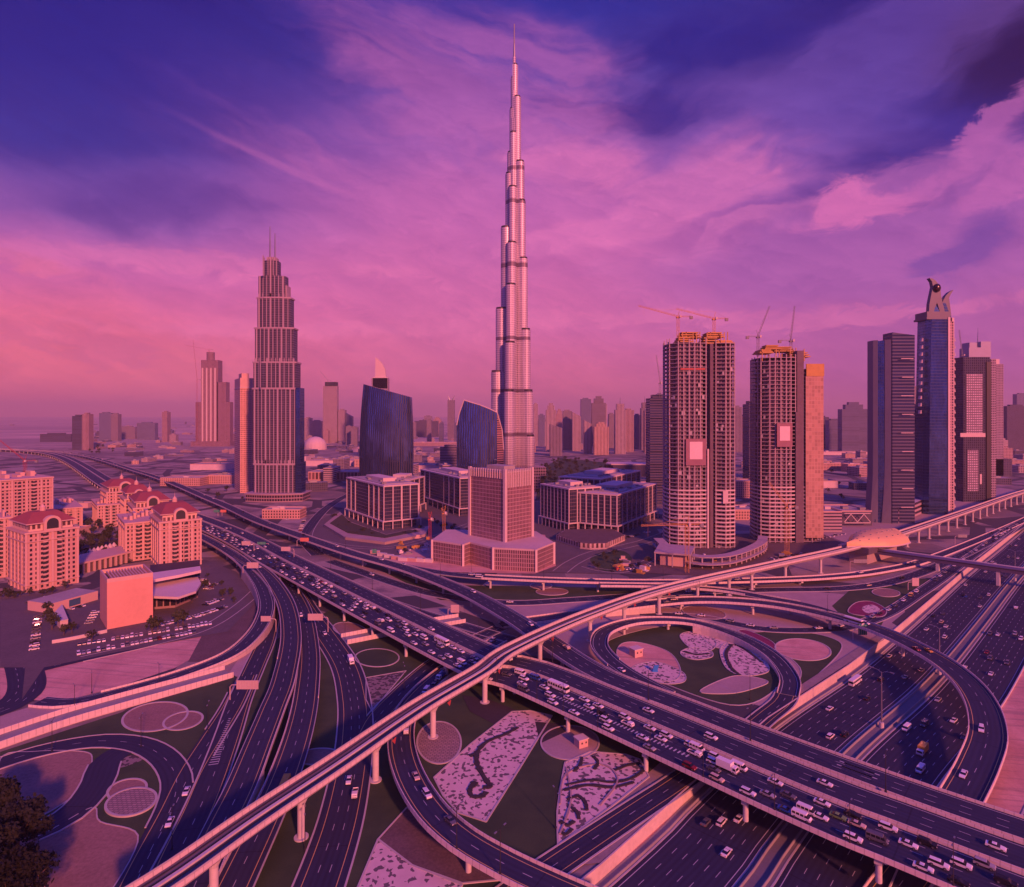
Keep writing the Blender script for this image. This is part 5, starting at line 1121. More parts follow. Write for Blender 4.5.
crane(209, P(213, 446).y, 353, 350, (184, 345), 'tiny crane spread over the far stepped unfinished tower', M_CR, hw=2)
crane(197, P(213, 446).y - 10, 446, 380, (193, 340), 'thin crane standing against the side of the far stepped unfinished tower', M_CR, hw=2)
crane(25, P(25, 520).y, 520, 462, (6, 440, -10), 'red crane rising behind the palatial cream block', M_RUST, hw=1.3)
crane(430, P(430, 548).y, 548, 520, (428, 512), 'short red site mast beside the bronze-glass block’s yard', M_RUST)
crane(444, P(444, 550).y, 550, 514, (441, 508), 'orange site mast by the yard of the bronze-glass block', M_CRY)
# ------------------------------------------------------------------ towers by the highway
M_FIN = mat('crown_steel', (.09, .09, .14), .45, .1, var=.1)
def span_tower(name, label, base, cat='skyscraper', group=None):
    q = P(*base); return root(name, label, cat, q, 0, group), (lambda px: (px - base[0]) * q.y / F), q.y
# twin-blade office tower
rt, wx, Y = span_tower('office_tower', 'tall slim office tower with grey side blades and a dark glass strip up its face', (888, 523))
M_BAND = facade('banded_office_glass', (.10, .10, .15), (.05, .06, .13), 60, 3.9, 0, .38, gmetal=.5, var=.2)
h1, h2 = ZT(340, Y), ZT(333, Y)
lf = [(869.5, 0), (888, -8)]
def blade(l, r_, top, m_, name, y0, y1, y2=16, flare=4, zb=0):
    rings = []
    for k in range(9):
        f = k / 8; e = flare * max(0, 1 - f * 3.2) ** 1.5
        rings.append([Vector((wx(l) - e, y0, zb + f * (top - zb))), Vector((wx(r_), y1, zb + f * (top - zb))), Vector((wx(r_), y2, zb + f * (top - zb))), Vector((wx(l) - e, y2, zb + f * (top - zb)))])
    mb = MB(); mb.loft(rings); mb.build(name, m_, rt)
blade(875, 878.5, h1, M_PANEL if False else mat('grey_blade', (.15, .15, .20), .5, .1, var=.12, scale=.1), 'side_blade', 4, 1)
blade(878.8, 884, h1 - 1, M_BLUE2, 'glass_strip', 2.2, -.5, 15)
blade(884.3, 889, h1, MATS['grey_blade'], 'side_blade', -1, -5)
pl = [(wx(889.3), -6), (wx(911), -7), (wx(911.6), 12), (wx(889.3), 13)]
mb = MB(); mb.prism(pl, 0, lambda x, y: h2 - max(0, (x - wx(895))) * .18); mb.build('office_wing', M_BAND, rt)
for k in range(9):
    z = 20 + k * (h2 - 30) / 9; mb = MB(); mb.box(wx(896 + (k % 2)), wx(908), -10.2, -9.4, z, z + .8); mb.build('sunshade', M_PANEL, rt)
rt, wx, Y = span_tower('office_tower', 'shorter companion tower with a dark glass strip, squeezed behind the slim bladed tower', (924, 509))
h1 = ZT(404, Y)
for l, r_, m_, nm, y0, hh in ((911, 918, M_BLUE2, 'glass_strip', 1, h1 - 8), (918.3, 922, MATS['grey_blade'], 'side_blade', -3, h1), (922.3, 938, M_BAND, 'office_wing', -5, h1 - 3)):
    mb = MB(); mb.box(wx(l), wx(r_), y0, 24, 0, hh); mb.build(nm, m_, rt)
n, u, v, a, b_, an = quadplan((893, 512), (899, 524), (936, 507)); rt = root('podium_block', 'low banded podium block slanting out between the bladed tower and the rail line', 'podium', n)
C = lambda s, t_: (u.x * s + v.x * t_, u.y * s + v.y * t_); mb = MB(); mb.prism([C(0, 0), C(a, 0), C(a, b_), C(0, b_)], 0, 18, 0, 1); mb.build('wall', [facade('podium_bands', (.42, .32, .32), (.10, .08, .12), 60, 6, 0, .45), M_CONC2], rt)

# crowned blue tower
rt, wx, Y = span_tower('crowned_tower', 'tallest blue-glass tower by the highway, crossed curved fins on top holding a dark ball', (938, 514))
hz = lambda y: ZT(y, Y)
mb = MB(); rings = []
for k in range(10):
    f = k / 9; z = f * hz(320); l = wx(923.5 + 3 * f ** 1.5); r_ = wx(949 - 1.5 * f)
    rings.append([Vector((l, 2, z)), Vector((l + 3, -6, z)), Vector((r_ - 3, -6, z)), Vector((r_, 0, z)), Vector((r_, 18, z)), Vector((l, 18, z))])
mb.loft(rings); mb.build('glass_shaft', M_BLUE2, rt)
mb = MB(); mb.box(wx(923.5), wx(944), -6.5, 20, hz(320), hz(318)); mb.box(wx(925), wx(948), -4, 20, hz(318), hz(312)); mb.build('top_storey', M_FIN, rt)
for px, y in ((944.5, -7), (951, -2)):
    mb = MB(); mb.box(wx(px), wx(px + 2.2), y, y + 4, 0, hz(318)); mb.build('side_pilaster', M_PANEL, rt)
mb = MB(); mb.box(wx(946.5), wx(951.2), -4.5, 18, 0, hz(322)); mb.build('stair_wing', facade('stair_wing', (.45, .30, .30), (.10, .08, .12), 3.2, 3.6, .4, .4), rt)
for k in range(24):                      # scalloped balconies climbing both edges
    z = hz(512) + 6 + k * (hz(330) - 14) / 24
    for px, fl_ in ((954.2, 1), (920 + 3 * (k / 24) ** 1.5, -1)):
        if fl_ < 0 and k < 13: continue
        mb = MB(); rr = 2.9; cx_ = wx(px); seg = [(cx_ + fl_ * rr * math.sin(a_ * math.pi / 8) * .9, 2 - rr * math.cos(a_ * math.pi / 8)) for a_ in range(9)]
        mb.prism(seg, z, z + 4.4, top=[(cx_ + (x - cx_) * .55, y) for x, y in seg]); mb.build('scallop', M_PANEL, rt)
def arcfin(pts, r0, r1, nm):
    sp = spline([Vector((wx(x), yy, hz(y))) for x, y, yy in pts], False, 6); mb = MB(); n = len(sp)
    for i in range(n - 1): mb.tube(sp[i], sp[i + 1], r0 + (r1 - r0) * i / n, r0 + (r1 - r0) * (i + 1) / n, 6)
    mb.build(nm, M_FIN, rt)
def horn(pts, y0, y1, mt_=None):
    A1 = [Vector((wx(x), y0, hz(y))) for x, y in pts]; B1 = [Vector((wx(x), y1, hz(y))) for x, y in pts]; mb = MB(); mb.loft([A1, B1]); mb.build('crown_fin', mt_ or M_FIN, rt)
horn([(927, 318), (928, 304), (930, 294), (931.5, 287), (930.5, 282), (928, 278.5), (931, 279), (934, 281), (937, 284.5), (939, 290), (939.5, 296), (941, 303), (943, 311), (944, 318), (939.5, 318), (937.5, 309), (935.5, 303), (933, 309), (931.5, 318)], -3, 3)
horn([(937, 318), (940, 309), (942.5, 301), (945.5, 295.5), (949, 292), (953, 290), (950.5, 294), (948.5, 298), (949.5, 305), (951, 318), (947.5, 318), (946, 308), (944, 306), (942, 311), (941, 318)], -1, 5)
arcfin([(931, 304, 0), (937, 301, 0), (943, 299, 0)], .8, .8, 'crown_brace')
mb = MB(); mb.prism([(wx(928), -4), (wx(949), -4), (wx(949), 8), (wx(928), 8)], hz(318), hz(303), top=[(wx(934), -1), (wx(945), -1), (wx(945), 5), (wx(934), 5)]); mb.build('crown_base', M_BLUE2, rt)
mb = MB(); c0 = Vector((wx(935), -4, hz(288.5))); rings = []
for i in range(1, 8):
    a_ = math.pi * i / 8; rings.append([c0 + Vector((4.7 * math.sin(a_) * math.cos(b2 * math.pi / 6), 3.4 * math.sin(a_) * math.sin(b2 * math.pi / 6), -5.6 * math.cos(a_))) for b2 in range(12)])
mb.loft(rings); mb.build('crown_ball', plain('dark_red_glass', (.022, .004, .004), .25, 0), rt, smooth=True)

# dark tower with two panels of white windows
rt, wx, Y = span_tower('hotel_tower', 'dark tower with two panels of small white windows, beside the crowned blue-glass tower', (979, 502))
hz2 = lambda y: ZT(y, Y)
mb = MB(); mb.box(wx(963.5), wx(990), 0, 22, 0, hz2(357)); mb.build('wall', facade('dark_tower_wall', (.06, .06, .09), (.05, .05, .09), 3, 3.6, .4, .3), rt)
M_WIN = facade('white_window_panel', (.16, .13, .17), (.55, .46, .52), 3.1, 3.6, .35, .45, gmetal=0, grough=.4, var=.2)
mb = MB(); mb.box(wx(966), wx(982), -.8, 0, hz2(433), hz2(374)); mb.build('window_panel', M_WIN, rt)
mb = MB(); mb.box(wx(967), wx(978), -.8, 0, hz2(491), hz2(450)); mb.build('window_panel', M_WIN, rt)
mb = MB(); mb.box(wx(979.5), wx(981.5), -.8, 0, hz2(484), hz2(474)); mb.build('sign_panel', M_PANEL, rt)
mb = MB(); mb.box(wx(960), wx(985), -.9, -.1, hz2(437), hz2(433)); mb.build('belt', M_PANEL, rt)
mb = MB(); mb.box(wx(990.3), wx(995.5), -1, 28, 0, hz2(359)); mb.build('pale_wing', facade('pale_wing', (.34, .28, .32), (.12, .10, .14), 3, 3.6, .4, .4), rt)
mb = MB(); mb.box(wx(986), wx(990.5), -1.5, 4, 0, hz2(362)); mb.build('corner_shaft', M_DARK, rt)
mb = MB(); mb.box(wx(972), wx(994), 6, 26, hz2(357), hz2(347)); mb.box(wx(972.5), wx(980), 6, 22, hz2(347), hz2(342)); mb.box(wx(984), wx(994), 6, 22, hz2(347), hz2(341)); mb.build('rooftop_block', mat('bluish_screen', (.34, .34, .44), .5, var=.1), rt)
mb = MB(); mb.tube((wx(982.5), 10, hz2(347)), (wx(983), 10, hz2(327)), .7, .15, 5); mb.build('mast', M_STEEL, rt)
crane(962, Y + 10, 500, 356, (959, 330), 'thin crane standing behind the dark tower with white window panels', M_CONCD, hw=1.3)
rt, wx, Y = span_tower('apartment_tower', 'narrow pale tower showing as a bright strip behind the dark tower with window panels', (1000, 476))
mb = MB(); mb.box(wx(996), wx(1003.5), 0, 26, 0, ZT(364, Y)); mb.build('wall', MATS['pale_wing'], rt); mb = MB(); mb.box(wx(997), wx(1001), 4, 20, ZT(364, Y), ZT(359, Y)); mb.build('roof_block', M_PANEL, rt)

# ------------------------------------------------------------------ station, footbridge
q = P(872, 548, 0); Y = q.y; rt = root('rail_station', 'rail station under a golden pod-shaped shell roof, straddling the viaduct', 'station', q)
ax = VR.at(min((abs(512 + F * c.x / c.y - 872), d) for d in range(0, int(VR.L), 2) for c in (VR.at(d)[0],))[1])
axd = ax[1]; per = Vector((axd.y, -axd.x, 0)); cen = ax[0]
GOLD = mat('golden_shell', (.82, .52, .22), .5, .1, var=.12, scale=.06)
mb = MB(); rings = []; NK = 28; Lh = 47
for k in range(NK + 1):
    f = k / NK; s_ = -Lh + 2 * Lh * f
    wdt = 21 * (math.sin(min(1, f * 1.05) * math.pi * .62 + .12)) ** .8 * (1 if f < .8 else max(.25, math.cos((f - .8) / .2 * 1.2)))
    if f < .45: wdt *= .06 + .94 * (f / .45) ** .9
    rise = 5 + 7.5 * math.sin(min(1, f * 1.1) * math.pi * .7); zb = 11.5 + 4 * (1 - f) ** 3
    row = []
    for j in range(13):
        a_ = math.pi * (.04 + .92 * j / 12); row.append(cen - q + axd * s_ + per * (wdt * math.cos(a_)) + Vector((0, 0, zb - 15 + 0 + rise * math.sin(a_) ** .75)))
    rings.append(row)
for r_ in rings:
    for p_ in r_: p_.z += 15 - 15
mb.loft([[p_ + Vector((0, 0, 0)) for p_ in r_] for r_ in rings], 0, False, False)
inner = [[p_ - Vector((0, 0, .6)) for p_ in r_] for r_ in rings][::1]
mb.loft([r_[::-1] for r_ in inner], 0, False, False)
shell = mb.build('shell_roof', GOLD, rt, smooth=True)
mb = MB()
for k in range(5, 25, 3):
    for j in range(3, 11, 2):
        p_ = rings[k][j] + Vector((0, 0, .35)); mb.obox(p_.x, p_.y, 1.6, .7, p_.z - .5, p_.z + .12, math.atan2(axd.y, axd.x))
mb.build('roof_vents', M_CONCD, rt)
mb = MB(); e1 = [r_[0] for r_ in rings]; mb.path(e1, .55, 6); e2 = [r_[-1] for r_ in rings]; mb.path(e2, .55, 6); mb.build('shell_rim', M_PANEL, rt)
an = math.atan2(axd.y, axd.x); c_ = cen - q
mb = MB(); mb.obox(c_.x + axd.x * 4, c_.y + axd.y * 4, 66, 20, 9, 14.5, an); mb.build('platform_box', mat('station_glazing', (.16, .13, .16), .3, .2), rt)
mb = MB(); mb.obox(c_.x + axd.x * 4, c_.y + axd.y * 4, 60, 15, 0, 9, an); mb.build('concourse', M_PAVE, rt)
cq = P(850, 556, 0) - q; mb = MB(); mb.obox(cq.x, cq.y, 20, 12, 0, 11, an); mb.build('entrance_block', M_CREAMP, rt)
# footbridge across the highway
f0 = P(876, 551, 9.5); f1 = P(1034, 573, 9.5); f2 = P(1240, 600, 9.5); q = P(938, 566, 0); rt = root('footbridge', 'enclosed dark footbridge tube crossing the highway from the golden-roofed station', 'footbridge', (q.x, q.y, ZL))
FR = Road([f0, f0.lerp(f1, .5), f1, f2]); mb = MB(); FR.sweep(mb, [(-2.8, -2.2), (-2.8, 1.2), (-1.6, 2.6), (1.6, 2.6), (2.8, 1.2), (2.8, -2.2)][::-1]); mb.build('tube', mat('footbridge_cladding', (.17, .14, .20), .35, .4, var=.15), rt, off=(q.x, q.y, ZL))
mb = MB(); FR.sweep(mb, [(-2.95, .2), (-2.95, .8), (2.95, .8), (2.95, .2)][::-1]); mb.build('window_band', M_DARK, rt, off=(q.x, q.y, ZL))
mb = MB(); FR.sweep(mb, [(-1.0, 2.6), (-1.0, 3.0), (1.0, 3.0), (1.0, 2.6)][::-1]); mb.build('roof_spine', M_CONC2, rt, off=(q.x, q.y, ZL))
for px in (938, 998, 1075):
    d = min((abs(512 + F * c.x / c.y - px), d) for d in range(0, int(FR.L), 2) for c in (FR.at(d)[0],))[1]
    c, t_ = FR.at(d); mb = MB(); mb.obox(c.x, c.y, 2.2, 4.4, ZL, c.z - 2.2, math.atan2(t_.y, t_.x)); mb.build('pier', M_CONC2, rt, off=(q.x, q.y, ZL))

# ------------------------------------------------------------------ middle and far city: each block its own building
TONES = {'pale': (.50, .40, .40), 'pinkish': (.46, .32, .30), 'grey': (.28, .24, .27), 'dark': (.10, .09, .13), 'bluish': (.17, .19, .30), 'sunlit': (.62, .42, .32)}  # the last tone is a warm tan wall colour, even on every side
FM = {}
def fm(tone, style):
    k = (tone, style)
    if k not in FM:
        c = TONES[tone]; g = (.08, .07, .11) if tone != 'dark' else (.05, .06, .12)
        pw, mu, mv = {'grid': (3.6, .42, .36), 'rib': (4.6, .5, .06), 'band': (60, 0, .45)}[style]
        FM[k] = facade('%s_%s_facade' % k, c, g, pw, 3.7, mu, mv, gmetal=.3)
    return FM[k]
def block(l, r_, yt, yb_, tone, style, roof, label, dep=28, name='city_tower', cat='tower', group='distant skyline towers', rot=0.0):
    Y = F * H / (yb_ - HY); q = Vector((XA((l + r_) / 2, Y), Y, 0)); w_ = (r_ - l) * Y / F; hh = ZT(yt, Y); rt = root(name, label, cat, q, rot, group); M1 = fm(tone, style)
    lo = hh
    if roof == 'stepped': lo = hh * .86
    if roof == 'spire': lo = hh * .82
    if roof == 'dome' : lo = hh - w_ * .35
    if roof == 'curved' : lo = hh * .9
    mb = MB()
    if roof == 'curved': mb.prism([(-w_ / 2, 0), (w_ / 2, 0), (w_ / 2, dep), (-w_ / 2, dep)], 0, lambda x, y: hh - (hh * .12) * ((x + w_ / 2) / w_) ** 2)
    else: mb.prism([(-w_ / 2, 0), (w_ / 2, 0), (w_ / 2, dep), (-w_ / 2, dep)], 0, lo)
    mb.build('wall', M1, rt)
    if roof == 'stepped':
        mb = MB(); mb.box(-w_ * .34, w_ * .34, dep * .15, dep * .8, lo, hh * .95); mb.box(-w_ * .2, w_ * .2, dep * .25, dep * .7, hh * .95, hh); mb.build('stepped_top', M1, rt)
    elif roof == 'spire':
        mb = MB(); mb.box(-w_ * .36, w_ * .36, dep * .15, dep * .8, lo, hh * .93); mb.build('crown', M1, rt); mb = MB(); mb.tube((0, dep * .4, hh * .93), (0, dep * .4, hh * 1.06), w_ * .05, .2, 5); mb.build('spire', M_STEEL, rt)
    elif roof == 'dome':
        mb = MB(); rr = w_ * .4
        for k in range(4): mb.cyl(0, dep * .45, rr * math.cos(k * .38), lo + rr * math.sin(k * .38), lo + rr * math.sin((k + 1) * .38), 12, r1=rr * math.cos((k + 1) * .38))
        mb.build('dome', M_PANEL, rt)
    elif roof == 'fork':
        for s_ in (-1, 1): mb = MB(); mb.tube((s_ * w_ * .25, dep * .3, hh), (s_ * w_ * .5, dep * .3, hh + w_ * .7), w_ * .14, .3, 5); mb.build('fork_prong', M_STEEL, rt)
    elif roof != 'curved':
        mb = MB(); mb.box(-w_ * .3, w_ * .25, dep * .2, dep * .7, hh, hh + 5); mb.build('plant_room', M1, rt)
    return rt
far = [  # l, r, top, base, tone, style, roof, label
 (72, 82, 416, 450, 'dark', 'band', 'flat', 'far dark block with a pale side, nearest to where the flyover starts'),
 (82, 88.5, 414, 450, 'pinkish', 'rib', 'flat', 'narrow ribbed block glued to the first far dark block'),
 (99, 111, 413, 441, 'bluish', 'grid', 'flat', 'second far dark block, the one beside the desert road'),
 (111, 118, 414, 441, 'grey', 'grid', 'flat', 'grey side wing of the second far dark block'),
 (40, 71, 434, 442, 'dark', 'band', 'flat', 'very long low dark shed out in the desert'),
 (120, 135, 427, 439, 'grey', 'grid', 'flat', 'squat grey block between the far dark blocks and the thin lone tower'),
 (137, 155, 423, 440, 'bluish', 'grid', 'flat', 'squat bluish block beside the thin lone tower'),
 (162, 167.5, 412, 442, 'pinkish', 'rib', 'flat', 'thin lone pinkish tower out on the desert plain'),
 (304, 311, 418, 440, 'pale', 'rib', 'flat', 'short pale tower just clear of the stepped hotel tower'),
 (311, 322, 421, 440, 'pinkish', 'grid', 'flat', 'short pinkish tower in front of the haze next to the dome'),
 (323, 337, 386, 443, 'pale', 'rib', 'flat', 'white tower with a dark cap and tiny crane, beyond the white dome'),
 (338, 345, 410, 443, 'pale', 'rib', 'flat', 'striped pale tower, inner one of a pair by the glass sail tower'),
 (345.5, 352, 413, 443, 'grey', 'rib', 'curved', 'striped grey tower, outer one of a pair by the glass sail tower'),
 (371.5, 388, 378, 448, 'pale', 'band', 'flat', 'pale hotel tower peeping over the glass sail tower'),
 (414, 438, 421, 437, 'dark', 'grid', 'flat', 'broad dark low block on the horizon between the two blue glass towers'),
 (424, 432, 416, 430, 'grey', 'grid', 'flat', 'small grey block behind the broad dark one on the horizon'),
 (433, 441, 417, 434, 'pinkish', 'grid', 'stepped', 'small stepped block on the horizon near the fork-topped tower'),
 (447.5, 454.5, 400, 440, 'grey', 'rib', 'fork', 'slim far tower with a forked top between the two blue glass towers'),
 (440, 460, 447, 471, 'grey', 'band', 'flat', 'low banded block tucked beside the leaf-shaped glass tower'),
 (533.5, 538, 404, 446, 'pale', 'rib', 'flat', 'thin pale tower right beside the foot of the supertall'),
 (538.5, 545, 415, 446, 'bluish', 'grid', 'flat', 'short bluish tower next to the thin pale one by the supertall'),
 (546, 556, 403, 452, 'pale', 'rib', 'stepped', 'pale stepped tower in front of the park, first in the distant row'),
 (550, 562, 424, 456, 'grey', 'rib', 'curved', 'lower grey tower with a sloping shoulder in front of the park'),
 (563, 572, 411, 450, 'grey', 'grid', 'flat', 'plain grey tower in the distant row behind the park trees'),
 (572.5, 581, 412, 451, 'pale', 'rib', 'curved', 'pale ribbed tower with a rounded top in the distant row'),
 (581, 591, 399, 446, 'bluish', 'grid', 'flat', 'bluish flat-topped tower, one of the tall pair at the centre of the distant row'),
 (592, 606, 396, 446, 'grey', 'band', 'stepped', 'tallest greyish block of the distant row with a boxed top'),
 (584, 592, 420, 454, 'pale', 'rib', 'curved', 'curved pale low tower in front of the tall distant pair'),
 (594, 609, 422, 455, 'sunlit', 'rib', 'stepped', 'warm sunlit tower standing before the tall distant pair'),
 (609, 615, 414, 448, 'grey', 'grid', 'flat', 'thin grey tower filling the gap beside the domed pale tower'),
 (615.5, 626, 400, 454, 'pale', 'rib', 'spire', 'pale tower with a short spire, most prominent of the distant row'),
 (624, 634, 410, 452, 'pinkish', 'rib', 'flat', 'pinkish shoulder tower attached to the spired pale one'),
 (634.5, 641, 415, 449, 'bluish', 'grid', 'flat', 'bluish tower between the spired pale one and the domed twin'),
 (641.5, 649, 399, 450, 'grey', 'rib', 'spire', 'spired grey tower near the crane-topped dark tower'),
 (645, 655, 407, 452, 'pinkish', 'rib', 'dome', 'domed pinkish tower near the crane-topped dark tower'),
 (733.5, 742, 407, 452, 'grey', 'rib', 'flat', 'grey tower seen in the gap between the unfinished twins'),
 (742.5, 748, 416, 450, 'pinkish', 'grid', 'flat', 'low pinkish tower in the gap between the unfinished twins'),
 (749, 755.5, 404, 494, 'dark', 'band', 'flat', 'dark banded tower hard against the narrower unfinished twin'),
 (817, 829, 417, 449, 'dark', 'grid', 'flat', 'dark block with a small rooftop hut beside the orange netting'),
 (829, 842, 420, 450, 'bluish', 'band', 'flat', 'bluish block between the netted tower and the bladed office tower'),
 (842, 868, 402, 453, 'bluish', 'band', 'stepped', 'broad bluish stepped block behind the bladed office tower'),
 (912, 918, 381, 455, 'pale', 'rib', 'spire', 'pale spired tower glimpsed between the bladed tower and the crowned one'),
 (1007, 1030, 406, 452, 'dark', 'grid', 'flat', 'big dark block cut off by the edge of the view, beyond the highway'),
 (1017, 1032, 394, 440, 'bluish', 'grid', 'flat', 'bluish block rising behind the big dark block at the edge'),
 (1000, 1013, 448, 467, 'pinkish', 'grid', 'flat', 'small pinkish building at the foot of the big dark edge block'),
 (988, 1012, 459, 476, 'dark', 'grid', 'flat', 'low dark building just past the narrow pale tower'),
 (1003, 1008, 440, 458, 'pale', 'grid', 'flat', 'small pale building between two dark ones near the edge'),
 (556, 563, 409, 443, 'pinkish', 'grid', 'stepped', 'hazy stepped tower behind the gap of the first distant towers'),
 (600, 607, 404, 440, 'pale', 'grid', 'flat', 'hazy pale slab peeping behind the boxed grey block'),
 (656, 664, 412, 446, 'pale', 'rib', 'stepped', 'pale stepped tower squeezed behind the crane-topped dark tower'),
 (657, 663, 394, 440, 'bluish', 'band', 'flat', 'tall hazy bluish slab next to the wider unfinished twin'),
 (734, 739, 413, 440, 'pale', 'grid', 'flat', 'tiny pale slab low in the gap between the unfinished twins'),
 (862, 870, 410, 446, 'grey', 'grid', 'flat', 'grey block just showing beside the slim bladed tower'),
]
FB = {a_[7]: block(*a_) for a_ in far}
# curved-crown hotel and fins on a few
Y = F * H / 33; X = XA(379.8, Y); host = FB['pale hotel tower peeping over the glass sail tower']; rt = bpy.data.objects.new('crown', None); COL.objects.link(rt); rt.parent = host; rt.location = Vector((X, Y, ZT(386, Y))) - host.location
mb = MB(); s_ = Y / F
mb.prism([(-7 * s_, 0), (7.5 * s_, 0), (7.5 * s_, 26), (-7 * s_, 26)], -10, ZT(377, Y) - ZT(386, Y)); mb.build('drum', M_PANEL, rt)
mb = MB(); z0 = ZT(377, Y) - ZT(386, Y)
prof = [(-5 * s_, z0), (6 * s_, z0), (5 * s_, z0 + 8 * s_), (2 * s_, z0 + 14 * s_), (-2 * s_, z0 + 18 * s_), (-4.5 * s_, z0 + 20 * s_)]
mb.loft([[Vector((x, 4, z)) for x, z in prof], [Vector((x, 16, z)) for x, z in prof]]); mb.build('sail', M_PANEL, rt)
Y = F * H / 28; host = FB['white tower with a dark cap and tiny crane, beyond the white dome']; rt = bpy.data.objects.new('roof_frame', None); COL.objects.link(rt); rt.parent = host; rt.location = Vector((XA(330, Y), Y, ZT(386, Y))) - host.location
mb = MB(); s_ = Y / F; mb.box(-5 * s_, 6.5 * s_, -2, 28, 0, 4 * s_); mb.build('frame', M_DARK, rt)
crane(328, Y, 386, 381, (320, 371), 'tiny crane on the white tower by the dome', M_CONCD, hw=2)
# dark tower with crane beside the wider unfinished twin
rt = block(650, 668, 398, 505, 'dark', 'band', 'flat', 'dark banded tower with a crane on top, partly hidden by the wider unfinished twin', name='apartment_tower', group=None)
crane(660, F * H / 90 + 5, 398, 384, (656, 355), 'luffing crane on the dark banded tower next to the wider unfinished twin', M_CONCD, hw=1.2)
# opera-like dark hull
q = P(632, 476); rt = root('concert_hall', 'low dark boat-shaped hall with an overhanging pale roof beside the park', 'concert hall', q); s_ = q.y / F
pl = [(-24 * s_, 10), (-20 * s_, -4), (0, -10), (22 * s_, -6), (26 * s_, 20), (0, 50), (-20 * s_, 40)]
mb = MB(); mb.prism([(x * .8, y * .8) for x, y in pl], 0, 24, top=pl); mb.build('hull', mat('dark_hull', (.09, .08, .12), .4, .2), rt)
mb = MB(); mb.prism([(x * 1.06, y * 1.06) for x, y in pl], 24, 26.5); mb.build('roof', M_PANEL, rt)
# mall: dome, long walls, roof boxes
q = P(312, 450); rt = root('mall_dome', 'white shallow dome rising from the shopping centre roofs', 'dome', q); mb = MB(); rr = 11 * q.y / F
for k in range(6): mb.cyl(0, rr, rr * math.cos(k * .25), 12 + rr * .9 * math.sin(k * .25), 12 + rr * .9 * math.sin((k + 1) * .25), 20, r1=rr * math.cos((k + 1) * .25))
mb.cyl(0, rr, rr, 0, 12, 20); mb.build('shell', M_PANEL, rt)
def low(l, r_, yb_, h_, dep, mt, label, name='low_building', cat='low building', grp=None, rot=0.0, hut=True):
    Y = F * H / (yb_ - HY); q = Vector((XA((l + r_) / 2, Y), Y, 0)); w_ = (r_ - l) * Y / F; rt = root(name, label, cat, q, rot, grp)
    mb = MB(); mb.box(-w_ / 2, w_ / 2, 0, dep, 0, h_, 0, 1); mb.build('wall', [mt, M_ROOF], rt)
    mb = MB()
    for a0, a1, b0, b1 in ((-w_ / 2, w_ / 2, -.15, .5), (-w_ / 2, w_ / 2, dep - .5, dep + .15), (-w_ / 2 - .15, -w_ / 2 + .5, .5, dep - .5), (w_ / 2 - .5, w_ / 2 + .15, .5, dep - .5)): mb.box(a0, a1, b0, b1, h_ - .2, h_ + 1.1)
    mb.build('parapet', M_CREAMP, rt)
    if hut:
        for k in range(random.randint(1, 3)):
            x, y = random.uniform(-w_ * .35, w_ * .3), random.uniform(dep * .2, dep * .7); mb = MB(); mb.box(x, x + min(w_ * .2, 9), y, y + dep * .12, h_, h_ + random.uniform(2, 4.5)); mb.build('roof_hut', random.choice((M_PANEL, M_CONCD)), rt)
    return rt
low(308, 362, 481, 17, 60, facade('arcade_long', (.50, .30, .25), (.16, .09, .09), 7, 17, .35, .2, gmetal=0), 'long arcaded pink wall of the shopping centre beyond the glass sail tower')
low(306, 360, 466, 13, 60, mat('white_mall_roofs', (.62, .50, .48), .8, var=.2), 'broad pale shopping-centre roof next to the white dome')
low(252, 306, 461, 12, 80, MATS['white_mall_roofs'], 'pale shopping-centre roof passing behind the stepped hotel tower')
low(412, 448, 472, 14, 60, MATS['white_mall_roofs'], 'pale low roofs between the two blue glass towers')
low(352, 372, 452, 12, 60, MATS['white_mall_roofs'], 'small pale roof just left of where the glass sail tower meets the ground')
low(411, 458, 446, 14, 60, MATS['pinkish_grid_facade'] if 'pinkish_grid_facade' in MATS else M_CREAMP, 'long far low building between the two blue glass towers')
low(815, 848, 470, 15, 30, M_CREAM, 'sunlit cream low palace wing with pitched towers beside the orange netting')
low(848, 868, 472, 17, 30, M_CREAM, 'sunlit cream low palace wing next to the bladed tower')
low(816, 868, 455, 9, 40, MATS['white_mall_roofs'], 'white flat roof behind the sunlit cream wings')
low(812, 842, 532, 22, 55, facade('car_deck', (.40, .30, .32), (.07, .06, .09), 60, 3.6, 0, .5, gmetal=0), 'banded multi-storey car park between the netted tower and the bladed tower')
low(842, 872, 526, 17, 50, MATS['dark_hull'], 'dark hall with a white diagonal truss beside the banded car park')
q = P(857, 527); rt = root('roof_truss', 'white zigzag truss across the front of the dark hall', 'truss', q); s_ = q.y / F
mb = MB(); zz = [(-13 * s_, 6), (-6.5 * s_, 15), (0, 6), (6.5 * s_, 15), (13 * s_, 6)]; mb.path([(x, -.8, z) for x, z in zz], .5, 4); mb.path([(-13 * s_, -.8, 16), (13 * s_, -.8, 16)], .6, 4); mb.path([(-13 * s_, -.8, 5), (13 * s_, -.8, 5)], .6, 4); mb.build('lattice', M_PANEL, rt)
low(800, 838, 488, 12, 60, MATS['white_mall_roofs'], 'pale flat roof behind the banded car park')
low(636, 668, 492, 12, 40, M_CREAM, 'low cream block between the striped office blocks and the wider unfinished twin')
low(736, 756, 498, 26, 30, M_CREAM, 'sunlit mid-rise glimpsed between the unfinished twins')
low(730, 760, 520, 12, 40, M_CREAM, 'low cream block in the gap at the foot of the unfinished twins')
low(262, 300, 519, 11, 24, M_CREAM, 'low pale block with a rounded corner in front of the stepped hotel tower')
